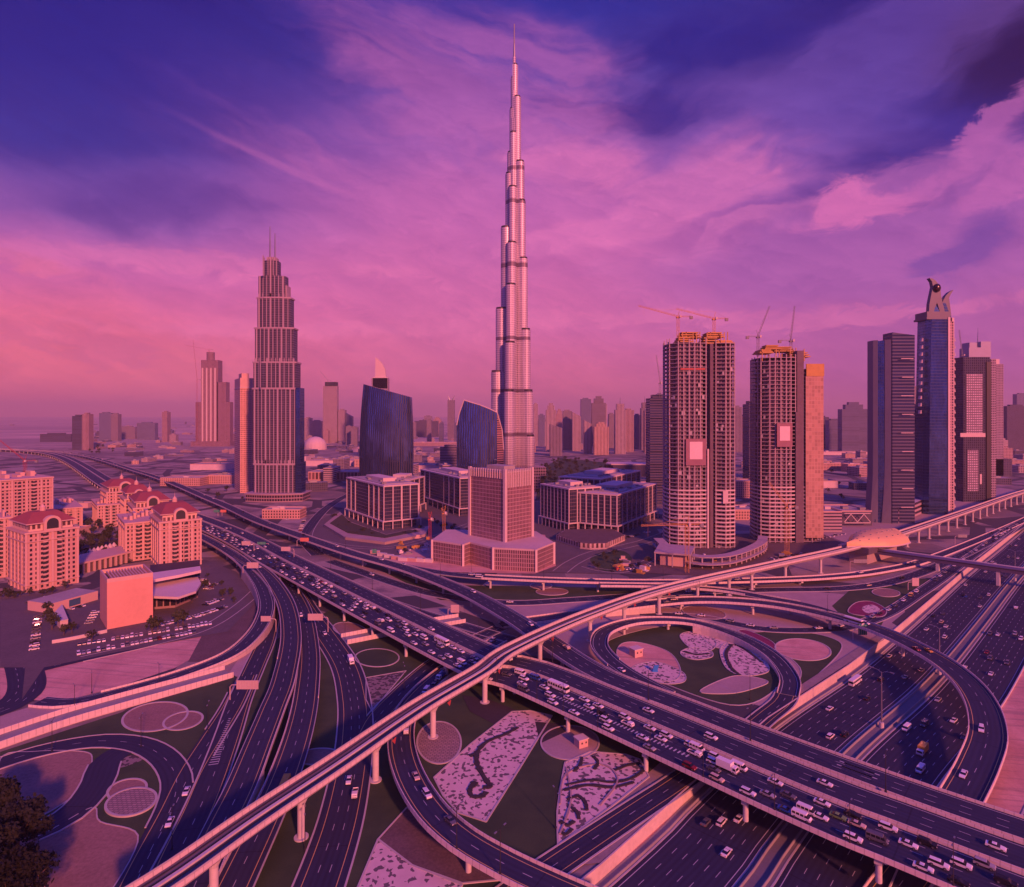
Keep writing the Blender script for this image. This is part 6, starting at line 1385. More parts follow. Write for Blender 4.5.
low(190, 226, 470, 13, 50, MATS['white_mall_roofs'], 'large pale roof before the far stepped unfinished tower')
low(160, 200, 486, 14, 40, M_CREAM, 'dense low block alongside the elevated road, past the red roofs')
low(208, 234, 484, 16, 40, M_CREAM, 'low block at the foot of the sunlit slab tower')
low(60, 78, 537, 8, 20, M_CREAMP, 'small sunlit box on the empty plot behind the lone residence')
low(60, 88, 508, 6, 14, M_CREAMP, 'low sunlit shed on the sandy plot beside the elevated road')
rm = random.Random(21)
for _ in range(95):
    px = rm.choice((rm.uniform(305, 360), rm.uniform(412, 458), rm.uniform(535, 665), rm.uniform(535, 665), rm.uniform(735, 756), rm.uniform(816, 870), rm.uniform(600, 1024), rm.uniform(60, 235))); py = rm.uniform(424, 446); Y = F * H / (py - HY)
    w_ = rm.uniform(16, 34); hh = rm.uniform(30, 105) if px > 235 else rm.uniform(14, 40); rt = root('mid_rise_block', 'hazy mid-rise block packed among the many others along the horizon', 'building', (XA(px, Y), Y, 0), 0, 'hazy mid-rise blocks along the horizon')
    M1 = rm.choice([fm('pale', 'rib'), fm('pinkish', 'grid'), fm('grey', 'grid'), fm('bluish', 'band'), fm('dark', 'grid')]); mb = MB(); mb.box(-w_ / 2, w_ / 2, 0, 24, 0, hh); mb.box(-w_ * .25, w_ * .2, 4, 18, hh, hh + rm.uniform(3, 9)); mb.build('wall', M1, rt)
for _ in range(190):
    px = rm.uniform(85, 480) if rm.random() < .75 else rm.uniform(820, 1024); py = 423 + 42 * rm.random(); 
    if px < 300 and py > 440 + (px - 60) * .33: continue
    if 225 < px < 262 and py > 455: continue
    Y = F * H / (py - HY); w_ = rm.uniform(14, 50); hh = rm.choice((5, 7, 8, 10, 14)); dp = rm.uniform(12, 40); rt = root('town_block', 'low flat town block lost among the hazy plots towards the desert horizon', 'building', (XA(px, Y), Y, 0), rm.uniform(-.5, .5), 'low town blocks towards the desert horizon')
    mb = MB(); mb.box(-w_ / 2, w_ / 2, 0, dp, 0, hh, 0, 1); mb.box(-w_ * .3, w_ * .1, dp * .2, dp * .6, hh, hh + 2.5, 1, 1); mb.build('wall', [rm.choice([fm('pale', 'grid'), fm('pinkish', 'grid'), fm('grey', 'grid'), fm('sunlit', 'grid'), fm('dark', 'band')]), M_ROOF], rt)
n_ = 0
spots = [(random.uniform(-5, 1030), 425 + 70 * random.random() ** 1.4) for _ in range(1500)]
desc = {0: 'small flat-roofed block scattered among the hazy far streets between the big towers'}
blocked = [(0, 110, 442, 700), (330, 470, 480, 700), (470, 545, 490, 700), (240, 310, 470, 500), (545, 660, 455, 700), (660, 820, 520, 700), (865, 1030, 490, 700), (536, 625, 455, 490), (0, 240, 447, 500), (868, 915, 480, 700), (920, 1000, 485, 700)]
for px, py in spots:
    if any(a_ <= px <= c2 and b2 <= py <= d2 for a_, c2, b2, d2 in blocked): continue
    if px < 190 and random.random() < .6: continue
    Y = F * H / (py - HY); w_ = random.uniform(14, 46); hh = random.choice((8, 9, 12, 15, 20, 28)) * (1 if py > 432 else 1.2)
    if (px < 300): hh = min(hh, 14)
    rt = root('small_block', desc[0], 'building', (XA(px, Y), Y, 0), random.uniform(-.4, .4), 'small flat-roofed blocks in the far streets')
    dp = random.uniform(15, 50); mb = MB(); M1 = random.choice([fm('pale', 'grid'), fm('pinkish', 'grid'), fm('grey', 'grid'), fm('pale', 'band'), fm('sunlit', 'grid'), fm('dark', 'grid')])
    mb.box(-w_ / 2, w_ / 2, 0, dp, 0, hh, 0, 1); mb.box(-w_ * .2, w_ * .1, dp * .3, dp * .6, hh, hh + 3, 1, 1); o = mb.build('wall', [M1, M_ROOF], rt); n_ += 1
    if n_ > 270: break

# ------------------------------------------------------------------ trees
m, t, b = newmat('foliage'); oi = t.n.new('ShaderNodeObjectInfo'); n = t.noise(pos(t), .5, 3); r1 = t.mix(t.sm(n, .3, .7), (.026, .032, .014), (.06, .068, .03)); b.inputs['Roughness'].default_value = .85
t.set(b.inputs['Base Color'], r1); M_LEAF = m
M_BARK = mat('bark', (.12, .08, .06), .95, var=.3, scale=2)
def tree_mesh(h_, r_, nclump, nleaf, seed, leaf=.5):
    rn = random.Random(seed); tr = MB(); tr.tube((0, 0, 0), (0, 0, h_ * .45), h_ * .035, h_ * .022, 7)
    cl = []
    for k in range(nclump):
        a_ = rn.uniform(0, 6.283); f = rn.random() ** .6; z = h_ * (.42 + .5 * rn.random()); rr = r_ * f * math.sin(min(1, max(.15, (z / h_ - .25) / .75)) * math.pi) ** .5
        c = Vector((rr * math.cos(a_), rr * math.sin(a_), z)); cl.append((c, r_ * rn.uniform(.22, .4)))
        if k < 9: tr.tube((0, 0, h_ * .4), c, h_ * .014, h_ * .005, 5)
    cr = MB()
    for c, cr_ in cl:
        for j in range(nleaf):
            d = Vector((rn.gauss(0, 1), rn.gauss(0, 1), rn.gauss(0, .8))).normalized() * cr_ * rn.random() ** .4; p_ = c + d
            a_ = Vector((rn.gauss(0, 1), rn.gauss(0, 1), rn.gauss(0, 1))).normalized(); b2 = a_.orthogonal().normalized(); s2 = leaf * rn.uniform(.6, 1.3)
            cr.poly([p_ + a_ * s2, p_ + b2 * s2 * .7, p_ - a_ * s2, p_ - b2 * s2 * .7])
    return tr, cr
TP = []
for i, (h_, r_, nc, nl, lf_) in enumerate(((7, 3.2, 16, 26, .42), (8.5, 3.6, 18, 28, .45), (6, 2.8, 14, 24, .4))):
    tr, cr = tree_mesh(h_, r_, nc, nl, i + 3, lf_); TP.append((tr.build('trunk', M_BARK, link=False), cr.build('crown', M_LEAF, link=False)))
def tree(q, label, grp, kind=0, sc=1.0, name='tree'):
    rt = root(name, label, 'tree', q, random.uniform(0, 6.28), grp); rt.scale = (sc, sc, sc * random.uniform(.9, 1.1))
    for o in TP[kind]: c = o.copy(); COL.objects.link(c); c.parent = rt
    return rt
def grove(poly_pts, n, label, grp, sc=(.8, 1.2)):
    xs = [p_[0] for p_ in poly_pts]; ys = [p_[1] for p_ in poly_pts]; k = 0
    def ins(x, y):
        r_ = False; m_ = len(poly_pts)
        for i in range(m_):
            (x1, y1), (x2, y2) = poly_pts[i], poly_pts[(i + 1) % m_]
            if (y1 > y) != (y2 > y) and x < (x2 - x1) * (y - y1) / (y2 - y1) + x1: r_ = not r_
        return r_
    while k < n:
        x, y = random.uniform(min(xs), max(xs)), random.uniform(min(ys), max(ys))
        if ins(x, y): tree(P(x, y), label, grp, random.randrange(3), random.uniform(*sc)); k += 1
grove([(76, 560), (118, 552), (124, 530), (98, 524), (76, 540)], 42, 'leafy tree in the courtyard garden between the cream residences', 'courtyard garden trees', (.9, 1.4))
grove([(536, 496), (540, 468), (562, 458), (622, 466), (625, 480), (592, 488)], 150, 'tree of the dark park wood beyond the striped office blocks', 'park wood trees', (1.1, 1.9))
grove([(590, 570), (600, 556), (622, 553), (630, 561), (615, 571)], 8, 'small tree on the oval lawn by the terrace in front of the striped offices', 'oval lawn trees', (.6, .9))
grove([(325, 520), (345, 535), (385, 540), (425, 533), (425, 530), (386, 536), (350, 526), (335, 514)], 26, 'small street tree planted along the stepped terrace of the four-bay office block', 'terrace trees', (.5, .8))
grove([(430, 520), (470, 528), (468, 535), (440, 530)], 8, 'small tree beside the yard behind the bronze-glass block', 'yard trees', (.6, .9))
grove([(75, 446), (110, 446), (125, 452), (90, 455)], 14, 'far dark tree in the clump beside the start of the elevated road', 'far roadside trees', (1.2, 1.8))
for (x, y, s_), l in zip(((52, 630, 1.2), (48, 622, 1.1), (47, 614, .9), (152, 634, 1.3), (158, 632, 1.1), (178, 628, 1.3), (183, 625, 1.1), (92, 642, .9), (72, 634, .8), (64, 636, .8), (205, 590, 1.0), (192, 603, .8)),
    ('bushy tree right beside the white kiosk, closest to the camera', 'bushy tree directly behind the one at the kiosk corner', 'smaller bushy tree, last of three beside the kiosk', 'wide tree at the foot of the blank hall’s sunlit corner', 'second tree touching the wide one by the blank hall', 'round tree below the curved pavilion roofs', 'tree paired behind the round one below the pavilion', 'small tree growing in front of the white boundary wall', 'sparse tree inside the kiosk yard wall, the one nearer the hall', 'sparse tree inside the kiosk yard wall, the one nearer the kiosk', 'dark tree at the end of the pavilion', 'low tree against the pavilion glazing')):
    tree(P(x, y), l, None, 1, s_)
grove([(0, 600), (70, 594), (76, 586), (90, 582), (40, 596), (0, 594)], 14, 'small tree along the street in front of the lone red-roofed residence', 'residence street trees', (.6, .9))
grove([(84, 556), (118, 548), (126, 560), (150, 566), (96, 566)], 16, 'leafy shrub tree against the long cream colonnade', 'colonnade trees', (.6, .9))
grove([(56, 535), (92, 530), (96, 520), (60, 528)], 10, 'dark tree between the palatial block and the courtyard blocks', 'inner residence trees', (.8, 1.2))
grove([(205, 574), (226, 588), (240, 606), (226, 604), (212, 588)], 9, 'low shrub tree in the triangle between the car park and the elevated ramps', 'ramp triangle trees', (.5, .7))
# big dark trees at the corner
for _ in range(45):
    x = random.choice((random.uniform(205, 330), random.uniform(640, 760), random.uniform(800, 870), random.uniform(330, 480))); tree(P(x, random.uniform(470, 500)), 'small dark tree scattered among the far streets beyond the towers', 'far street trees', random.randrange(3), random.uniform(.8, 1.3))
bt1, bc1 = tree_mesh(17, 7.5, 55, 60, 42, .55); BT = (bt1.build('trunk', M_BARK, link=False), bc1.build('crown', mat('shaded_foliage', (.012, .016, .009), .9, var=.4, scale=.4, grime=.4), link=False))  # unlit look of the corner clump put into a darker leaf colour
for i, (x, y, s_, l) in enumerate(((-8, 838, 1.0, 'big dark tree at the corner of the view, rearmost and touching the gravel bed'), (18, 862, 1.0, 'big dark tree at the corner of the view, second from the rear'), (-12, 900, 1.1, 'big dark corner tree half outside the view'), (8, 935, 1.15, 'nearest big dark tree at the bottom corner of the view'), (22, 905, .85, 'smaller dark tree on the road side of the corner clump'))):
    rt = root('tree', l, 'tree', P(x, y), i * 1.3, 'big dark trees at the bottom corner'); rt.scale = (s_, s_, s_)
    for o in BT: c = o.copy(); COL.objects.link(c); c.parent = rt
# ------------------------------------------------------------------ huts
for x, y, s_, l in ((581, 746, .7, 'small cubic pump hut on the paved circle between the two pebble gardens'), (636, 656, .9, 'small pale cubic hut inside the loop ramp garden')):
    q = P(x, y); rt = root('pump_hut', l, 'hut', q, .5); mb = MB(); mb.box(-3 * s_, 3 * s_, -2.6 * s_, 2.6 * s_, 0, 4.6 * s_); mb.build('wall', M_CREAMP, rt)
    mb = MB(); mb.box(-3.4 * s_, 3.4 * s_, -3 * s_, 3 * s_, 4.6 * s_, 5.1 * s_); mb.build('roof', M_PANEL, rt)
    for k in (-1.5, 1.2): mb = MB(); mb.box(k * s_, (k + .9) * s_, -2.68 * s_, -2.5 * s_, 2.4 * s_, 3.3 * s_); mb.build('window', M_DARK, rt)
q = P(655, 672); rt = root('flag_sculpture', 'small bright blue lettered-looking sculpture on the pebble circle inside the loop ramp', 'sculpture', q); mb = MB()
mb.box(-1.4, 1.4, -.5, .5, 0, .8); mb.prism([(-1.2, -.3), (1.2, -.3), (1.2, .3), (-1.2, .3)], .8, 3.4, top=[(-.4, -.3), (1.9, -.3), (1.9, .3), (-.4, .3)]); mb.build('body', plain('bright_blue', (.03, .22, .60), .4), rt); rt['label'] = 'small bright blue leaning sculpture on the pebble circle inside the loop ramp'

# ------------------------------------------------------------------ street lamps
mb = MB(); mb.cyl(0, 0, .35, 0, .8, 8); mb.tube((0, 0, .5), (0, 0, 12.5), .16, .09, 6); lp = mb.build('pole', M_DARK, link=False)
mb = MB(); mb.path([(0, 0, 12.3), (0, .6, 12.8), (0, 1.9, 12.9)], .07, 5); mb.path([(0, 0, 12.3), (0, -.6, 12.8), (0, -1.9, 12.9)], .07, 5); la = mb.build('arm', M_DARK, link=False)
mb = MB(); mb.box(-.2, .2, 1.7, 2.7, 12.8, 12.98); lh1 = mb.build('lamp_head', M_STEEL, link=False)
mb = MB(); mb.box(-.2, .2, -2.7, -1.7, 12.8, 12.98); lh2 = mb.build('lamp_head', M_STEEL, link=False)
def lamp(q, ang, label, grp, s_=1.0):
    rt = root('street_lamp', label, 'street lamp', q, ang, grp); rt.scale = (s_, s_, s_)
    for o in (lp, la, lh1, lh2): c = o.copy(); COL.objects.link(c); c.parent = rt
ORD = ['first', 'second', 'third', 'fourth', 'fifth', 'sixth', 'seventh', 'eighth', 'ninth', 'tenth', 'eleventh', 'twelfth', 'thirteenth', 'fourteenth', 'fifteenth', 'sixteenth', 'seventeenth', 'eighteenth', 'nineteenth', 'twentieth']
def nth(i): return ORD[i] if i < 20 else ('%dst' if (i + 1) % 10 == 1 and i + 1 != 11 else '%dnd' if (i + 1) % 10 == 2 else '%drd' if (i + 1) % 10 == 3 else '%dth') % (i + 1)
def lamps(r_, off, dz, px_list, what, s_=1.0):
    for i, px in enumerate(sorted(px_list)):
        d = min((abs(512 + F * c.x / max(1, c.y) - px), d) for d in range(0, int(r_.L), 3) for c in (r_.at(d, off)[0],) if c.y > 5)[1]
        c, t_ = r_.at(d, off, dz); lamp(c, math.atan2(t_.y, t_.x), 'dark lamp post, %s from the city along %s' % (nth(i), what), 'lamp posts along ' + what, s_)
lamps(NE, -34.2, .8, [553, 650, 751, 889, 478, 421, 372, 330], 'the far median of the long flyover')
lamps(NE, -.4, .8, [455, 495, 535, 565, 595, 650, 705, 775, 853, 950, 410, 366, 318], 'the near parapet of the crowded deck', .9)
lamps(ROADS['b2'][0], -4.8, .8, [470, 545, 610, 665], 'the level flyover by the bronze block', .8)
lamps(ROADS['f'][0], 4.6, .8, [457, 504], 'the curved ramp round the pebble garden', .95)
lamps(ROADS['c'][0], -5.9, .8, [700, 830], 'the great curved flyover', .8)
lamps(ROADS['l'][0], -6.5, 1, [75, 160], 'the walled underpass approach', .8)
lamps(ROADS['k'][0], 5.6, .5, [90, 125, 200], 'the outermost curved ramp', .8)
lamps(ROADS['h'][0], -8.0, 0, [317, 345], 'the broad road under the viaduct', .8)
lamps(rB, -6.3, .8, [232, 346, 440], 'the far deck from the city', .8)
for x, y, l in ((141, 747, 'single lamp post at the crest of the small loop road'), (52, 752, 'single lamp post where the small loop road enters'), (208, 733, 'single lamp post beside the road with the striped gore'), (305, 851, 'short lamp post next to the large viaduct column'), (404, 690, 'lamp post beside the brown bed under the viaduct'), (172, 850, 'lamp post between the two diverging lanes near the viaduct'), (556, 829, 'slim lamp post at the tip of the lawn between pebble gardens'), (750, 700, 'tall lamp post rising from the loop ramp garden edge')):
    lamp(P(x, y), .3, l, None, .95)
# high masts on the highway median
for px, l in ((1015, 'tall multi-headed mast on the highway median, farthest one'), (940, 'tall multi-headed mast on the highway median between the footbridge and the great curve'), (880.5, 'tall multi-headed mast on the highway median just before the long flyover')):
    d = min((abs(512 + F * c.x / max(1, c.y) - px), d) for d in range(0, int(CR_.L), 3) for c in (CR_.at(d, 32.3)[0],) if c.y > 5)[1]
    c, t_ = CR_.at(d, 32.3, .1); rt = root('high_mast', l, 'light mast', c, math.atan2(t_.y, t_.x), 'tall masts of the highway median')
    mb = MB(); mb.cyl(0, 0, .9, 0, 2.4, 10); mb.build('plinth', M_CONC2, rt); mb = MB(); mb.tube((0, 0, 0), (0, 0, 24), .34, .16, 8); mb.build('pole', M_STEEL, rt)
    for a_ in (-1, 1):
        mb = MB(); mb.path([(0, 0, 23.5), (0, a_ * 1.5, 24.6), (0, a_ * 3.6, 24.8)], .1, 5); mb.build('arm', M_STEEL, rt); mb = MB(); mb.box(-.35, .35, min(a_ * 3.2, a_ * 4.6), max(a_ * 3.2, a_ * 4.6), 24.7, 24.95); mb.build('lamp_head', M_STEEL, rt)

# ------------------------------------------------------------------ sign gantries
M_SIGNB = mat('sign_back_aluminium', (.58, .44, .42), .5, .2, var=.08)
def gantry(x, y, zb, w_, h_, label, arm=1, face=M_SIGNB, ph=6.5, ang=0.0, z=None):
    q = P(x, y, zb); rt = root('sign_gantry', label, 'road sign', q, ang, 'overhead road signs')
    mb = MB(); mb.tube((0, 0, 0), (0, 0, ph), .28, .22, 8); mb.path([(0, 0, ph), (arm * .8, 0, ph + .9), (arm * (w_ + 3), 0, ph + 1)], .2, 6); mb.build('post', M_SIGNB, rt)
    x0, x1 = sorted((arm * 3, arm * (3 + w_))); mb = MB(); mb.box(x0, x1, -.25, -.05, ph + 1 - h_ / 2, ph + 1 + h_ / 2); mb.build('sign_panel', face, rt)
    mb = MB()
    for k in range(int(w_ / 1.2)): mb.box(x0 + .5 + k * 1.2, x0 + .62 + k * 1.2, -.36, -.25, ph + 1.1 - h_ / 2, ph + .9 + h_ / 2)
    mb.build('stiffener', M_CONC2, rt)
gantry(328, 632, .1, 9, 4, 'pale back of an overhead sign above the fork of the broad road', -1, ph=8)
gantry(276, 632, .1, 6, 3.2, 'pale back of a small overhead sign between the paired ramps', -1, ph=7)
gantry(230, 700, .1, 10, 4, 'pale back of an overhead sign at the end of the walled underpass approach', 1, ph=6)
gantry(243, 573, 8, 9, 4.5, 'large pale sign back over the ramps splitting from the crowded deck', 1, ph=5)
gantry(254, 551, 8, 8, 3.6, 'pale sign back over the queuing cars beside the green sign', -1, ph=6)
gantry(294, 557, 8, 8, 3.6, 'pale sign back over the middle deck just past the ramp split', -1, ph=6)
gantry(269, 553, .1, 8, 3.0, 'green-faced sign over the road beside the crowded deck', -1, M_GREEN, ph=8)
gantry(222, 516, 8, 7, 3.2, 'green-faced sign on the far deck next to the red-backed one', -1, M_GREEN, ph=5)
gantry(218, 516, 8, 7, 3.2, 'red-backed sign on the far deck, nearest the stepped hotel tower', 1, mat('red_sign_panel', (.60, .16, .10), .6), ph=5)  # plain orange-red panel colour
gantry(297, 546, 8, 8, 3.4, 'red-backed sign on the far deck near the terrace of the four-bay office', 1, MATS['red_sign_panel'], ph=5)
gantry(380, 560, .1, 4, 4, 'small green sign by the yard of containers behind the far deck', -1, M_GREEN, ph=7)
gantry(853, 640, .1, 5, 6, 'green sign board standing by the flower bed under the curved flyover', 1, M_GREEN, ph=5)
gantry(908, 590, .1, 5, 6, 'pale sign board standing on the lawn by the highway slip road', 1, ph=5)
gantry(448, 618, .1, 9, 5, 'pale boxed sign on a post in the underpass mouth area', 0.6, ph=5)
gantry(850, 572, .1, 11, 3, 'dark lattice sign frame across the slip road near the station', 1, M_STEEL, ph=8)
gantry(955, 545, .1, 9, 3, 'dark lattice sign frame over the highway lanes near the footbridge', 1, M_STEEL, ph=8)

# ------------------------------------------------------------------ site cabins and containers
conts = [(375, 560, 'pinkish'), (382, 562.5, 'white'), (389, 564, 'white'), (396, 565.5, 'pinkish'), (403, 567, 'white'), (412, 567.5, 'pinkish'), (420, 568, 'white'), (428, 568.5, 'white')]
cm = {'white': plain('cabin_white', (.66, .58, .56), .6), 'pinkish': plain('cabin_pink', (.55, .34, .30), .6)}
for i, (x, y, c) in enumerate(conts):
    rt = root('site_cabin', '%s site cabin, %s from the city in the line behind the far deck' % (c, nth(i)), 'cabin', P(x, y - 6), -.35, 'line of site cabins'); mb = MB(); mb.box(-4.5, 4.5, -1.4, 1.4, .2, 3.2); mb.build('body', cm[c], rt)
    mb = MB(); mb.box(-4.6, 4.6, -1.5, 1.5, 3.2, 3.4); mb.build('roof', M_CONC2, rt)
rj = random.Random(4); k = 0
for _ in range(46):
    x, y = rj.choice(((rj.uniform(395, 470), rj.uniform(538, 556)), (rj.uniform(610, 650), rj.uniform(560, 575)), (rj.uniform(640, 820), rj.uniform(545, 562))))
    if 430 < x < 475 and y > 541: continue
    rt = root('material_pile', 'one of the small stacks of building material littering the yards round the unfinished towers', 'building material', P(x, y), rj.uniform(0, 3), 'stacks of building material in the yards')
    mb = MB(); a_, b2 = rj.uniform(1.5, 5), rj.uniform(1, 2.5); mb.box(-a_, a_, -b2, b2, 0, rj.uniform(.6, 3)); mb.box(-a_ * .5, a_ * .6, -b2 * .6, b2 * .6, 0, rj.uniform(1.5, 4)); mb.build('stack', rj.choice((M_CREAMP, M_CONCD, M_YFORM, M_RUST, MATS['cabin_white'], M_DARK)), rt)

# ------------------------------------------------------------------ vehicles
PAINT = {'white': (.80, .77, .76), 'silver': (.42, .41, .42), 'black': (.018, .018, .022), 'dark red': (.22, .015, .02), 'blue': (.03, .10, .34), 'yellow': (.65, .36, .05), 'green': (.20, .34, .10), 'beige': (.62, .50, .38), 'grey': (.14, .14, .155)}
PM = {k: plain('car_paint_' + k.replace(' ', '_'), v, .25, .15 if k in ('silver', 'grey') else 0) for k, v in PAINT.items()}
M_WIND = plain('car_glass', (.012, .013, .02), .08); M_TYRE = plain('tyre', (.02, .02, .02), .9); M_RIM = plain('wheel_rim', (.35, .35, .36), .35, .7); M_HL = plain('headlight_lens', (.75, .72, .70), .15); M_TL = plain('tail_light_lens', (.45, .02, .02), .3)
def hull(prof_lo, prof_hi, hw_lo, hw_hi):
    """side profile from prof_lo (x, z) points swept across the width, top edge drawn in to hw_hi"""
    mb = MB(); n = len(prof_lo); A1 = [Vector((x, -(hw_lo if z < prof_hi else hw_hi), z)) for x, z in prof_lo]; B1 = [Vector((x, -v_.y, z)) for (x, z), v_ in zip(prof_lo, A1)]
    for i in range(n):
        j = (i + 1) % n; mb.poly([A1[i], A1[j], B1[j], B1[i]])
    mb.poly(A1[::-1]); mb.poly(B1); return mb
SPEC = {
 'saloon': dict(L=4.7, W=1.84, body=[(-2.35, .35), (2.35, .35), (2.38, .62), (2.2, .82), (1.1, .95), (-1.5, 1.0), (-2.25, .98), (-2.36, .7)], cab=[(1.05, .93), (.35, 1.38), (-.95, 1.42), (-1.7, 1.0)], roof=(-.9, .3, 1.44), wh=.33, wx=(1.42, -1.38)),
 'off-roader': dict(L=4.9, W=1.95, body=[(-2.4, .42), (2.4, .42), (2.45, .8), (2.3, 1.02), (1.2, 1.14), (-2.3, 1.16), (-2.42, .9)], cab=[(1.2, 1.1), (.6, 1.72), (-2.1, 1.76), (-2.35, 1.14)], roof=(-2.1, .55, 1.79), wh=.4, wx=(1.5, -1.45)),
 'minibus': dict(L=5.6, W=1.95, body=[(-2.8, .4), (2.7, .4), (2.78, .9), (2.3, 1.25), (-2.8, 1.25)], cab=[(2.3, 1.25), (1.7, 1.95), (-2.75, 1.95), (-2.8, 1.25)], roof=(-2.78, 1.6, 2.25), wh=.36, wx=(1.8, -1.8), thick=.3),
 'coach': dict(L=11, W=2.5, body=[(-5.5, .4), (5.5, .4), (5.55, 1.5), (-5.5, 1.5)], cab=[(5.5, 1.5), (5.25, 2.55), (-5.45, 2.55), (-5.5, 1.5)], roof=(-5.45, 5.2, 3.15), wh=.5, wx=(3.6, -3.2), thick=.6),
}
PROTO = {}
def wheel(r_, w_):
    mb = MB(); mb.tube((0, -w_ / 2, 0), (0, w_ / 2, 0), r_, r_, 12); t_ = mb
    rb = MB(); rb.tube((0, -w_ / 2 - .01, 0), (0, w_ / 2 + .01, 0), r_ * .58, r_ * .58, 10); return t_, rb
def proto(kind, colr):
    if (kind, colr) in PROTO: return PROTO[kind, colr]
    pm = PM[colr]; parts = []
    if kind in SPEC:
        s_ = SPEC[kind]; hw = s_['W'] / 2
        mb = MB(); n = len(s_['body']); r1 = [Vector((x, -hw * (.93 if abs(x) > s_['L'] * .46 else 1), z)) for x, z in s_['body']]; mb.loft([r1, [Vector((p_.x, -p_.y, p_.z)) for p_ in r1]]); parts.append(('body', mb, pm))
        mb = MB(); zc = min(z for _, z in s_['cab']); zt_ = max(z for _, z in s_['cab']); r1 = [Vector((x, -(hw - .06 - .16 * (z - zc) / (zt_ - zc)), z)) for x, z in s_['cab']]; mb.loft([r1, [Vector((p_.x, -p_.y, p_.z)) for p_ in r1]]); parts.append(('windows', mb, M_WIND))
        x0, x1, zr = s_['roof']; th = s_.get('thick', .07); hr = hw - (.24 if th < .1 else .08); mb = MB(); mb.prism([(x0, -hr), (x1, -hr), (x1, hr), (x0, hr)], zr - th, zr, top=[(x0 + .1, -hr + .08), (x1 - .15, -hr + .08), (x1 - .15, hr - .08), (x0 + .1, hr - .08)]); parts.append(('roof', mb, pm))
        if kind in ('minibus', 'coach'):
            mb = MB(); k0 = x0 + .02
            while k0 < x1 - .6: mb.box(k0, k0 + .14, -hw + .03, hw - .03, zc, zt_ + .02); k0 += 1.45 if kind == 'coach' else 1.2
            parts.append(('pillars', mb, pm))
        xs = s_['L'] / 2; zl = s_['body'][2][1] if kind != 'coach' else 1.0
        for sy in (-1, 1):
            mb = MB(); a_, b2 = sorted((sy * (hw - .45), sy * (hw - .1))); mb.box(xs - .06, xs + .05, a_, b2, zl - .12, zl + .06); parts.append(('headlight', mb, M_HL))
            mb = MB(); mb.box(-xs - .04, -xs + .06, a_, b2, zl - .02, zl + .16); parts.append(('tail_light', mb, M_TL))
        whs = [(x, sy) for x in s_['wx'] for sy in (-1, 1)]; wr = s_['wh']; hw_ = hw
    else:
        L, W, hb, cabL = {'box truck': (7.4, 2.4, 3.3, 1.9), 'pickup': (5.3, 1.95, 1.1, 2.2), 'recovery truck': (7.2, 2.3, 1.4, 2.1)}[kind]; hw = W / 2
        mb = MB(); mb.box(-L / 2, L / 2, -hw * .85, hw * .85, .55, .8); parts.append(('chassis', mb, M_DARK))
        ch = 2.3 if kind != 'pickup' else 1.75; xf = L / 2; cabp = [(xf - cabL, .5), (xf, .5), (xf, 1.2), (xf - .35, ch - .1), (xf - .6, ch), (xf - cabL, ch)]
        mb = MB(); r1 = [Vector((x, -hw * .93, z)) for x, z in cabp]; mb.loft([r1, [Vector((p_.x, -p_.y, p_.z)) for p_ in r1]]); parts.append(('cab', mb, PM['white'] if kind != 'pickup' else pm))
        mb = MB(); mb.box(xf - cabL * .7, xf - .3, -hw * .95, hw * .95, 1.3, ch - .25); mb.prism([(xf - .33, -hw * .8), (xf - .02, -hw * .8), (xf - .02, hw * .8), (xf - .33, hw * .8)], 1.25, ch - .2, top=[(xf - .5, -hw * .75), (xf - .3, -hw * .75), (xf - .3, hw * .75), (xf - .5, hw * .75)]); parts.append(('windows', mb, M_WIND))
        mb = MB(); xb = xf - cabL - .15
        if kind == 'box truck': mb.box(-L / 2, xb, -hw, hw, .85, hb)
        elif kind == 'pickup': mb.box(-L / 2, xb, -hw * .95, -hw * .85, .6, hb); mb.box(-L / 2, xb, hw * .85, hw * .95, .6, hb); mb.box(-L / 2, -L / 2 + .1, -hw * .85, hw * .85, .6, hb); mb.box(-L / 2, xb, -hw * .85, hw * .85, .55, .7)
        else: mb.box(-L / 2, xb, -hw, hw, .85, 1.05); mb.box(-L / 2 + .3, xb - .6, -hw * .8, hw * .8, 1.05, 2.2); mb.box(-1.8, xb - .3, -hw * .5, hw * .5, 2.2, 2.9)
        parts.append(('cargo_box' if kind == 'box truck' else 'load_bed', mb, pm))
        whs = [(x, sy) for x in (L / 2 - 1.1, -L / 2 + 1.3) for sy in (-1, 1)]; wr = .42; hw_ = hw
    obs = []
    for nm, mb, mt_ in parts: obs.append(mb.build(nm, mt_, link=False))
    tm, rm_ = wheel(wr, .26); to = tm.build('wheel', M_TYRE, link=False); ro = rm_.build('rim', M_RIM, link=False)
    # one-mesh version for cars too small to show parts
    allm = MB(); mts = []
    for nm, mb, mt_ in parts:
        if nm in ('headlight', 'tail_light', 'pillars'): continue
        if mt_ not in mts: mts.append(mt_)
        k0 = len(allm.v); allm.v += mb.v; allm.f += [tuple(i + k0 for i in f) for f in mb.f]; allm.u += mb.u; allm.m += [mts.index(mt_)] * len(mb.f)
    if M_TYRE not in mts: mts.append(M_TYRE)
    for x, sy in whs: allm.tube((x, sy * (hw_ - .26), wr), (x, sy * hw_, wr), wr, wr, 8, mts.index(M_TYRE))
    one = allm.build('car', mts, link=False).data
    PROTO[kind, colr] = (obs, to, ro, [(x, sy * (hw_ - .12), wr) for x, sy in whs], one); return PROTO[kind, colr]
ALLV = []
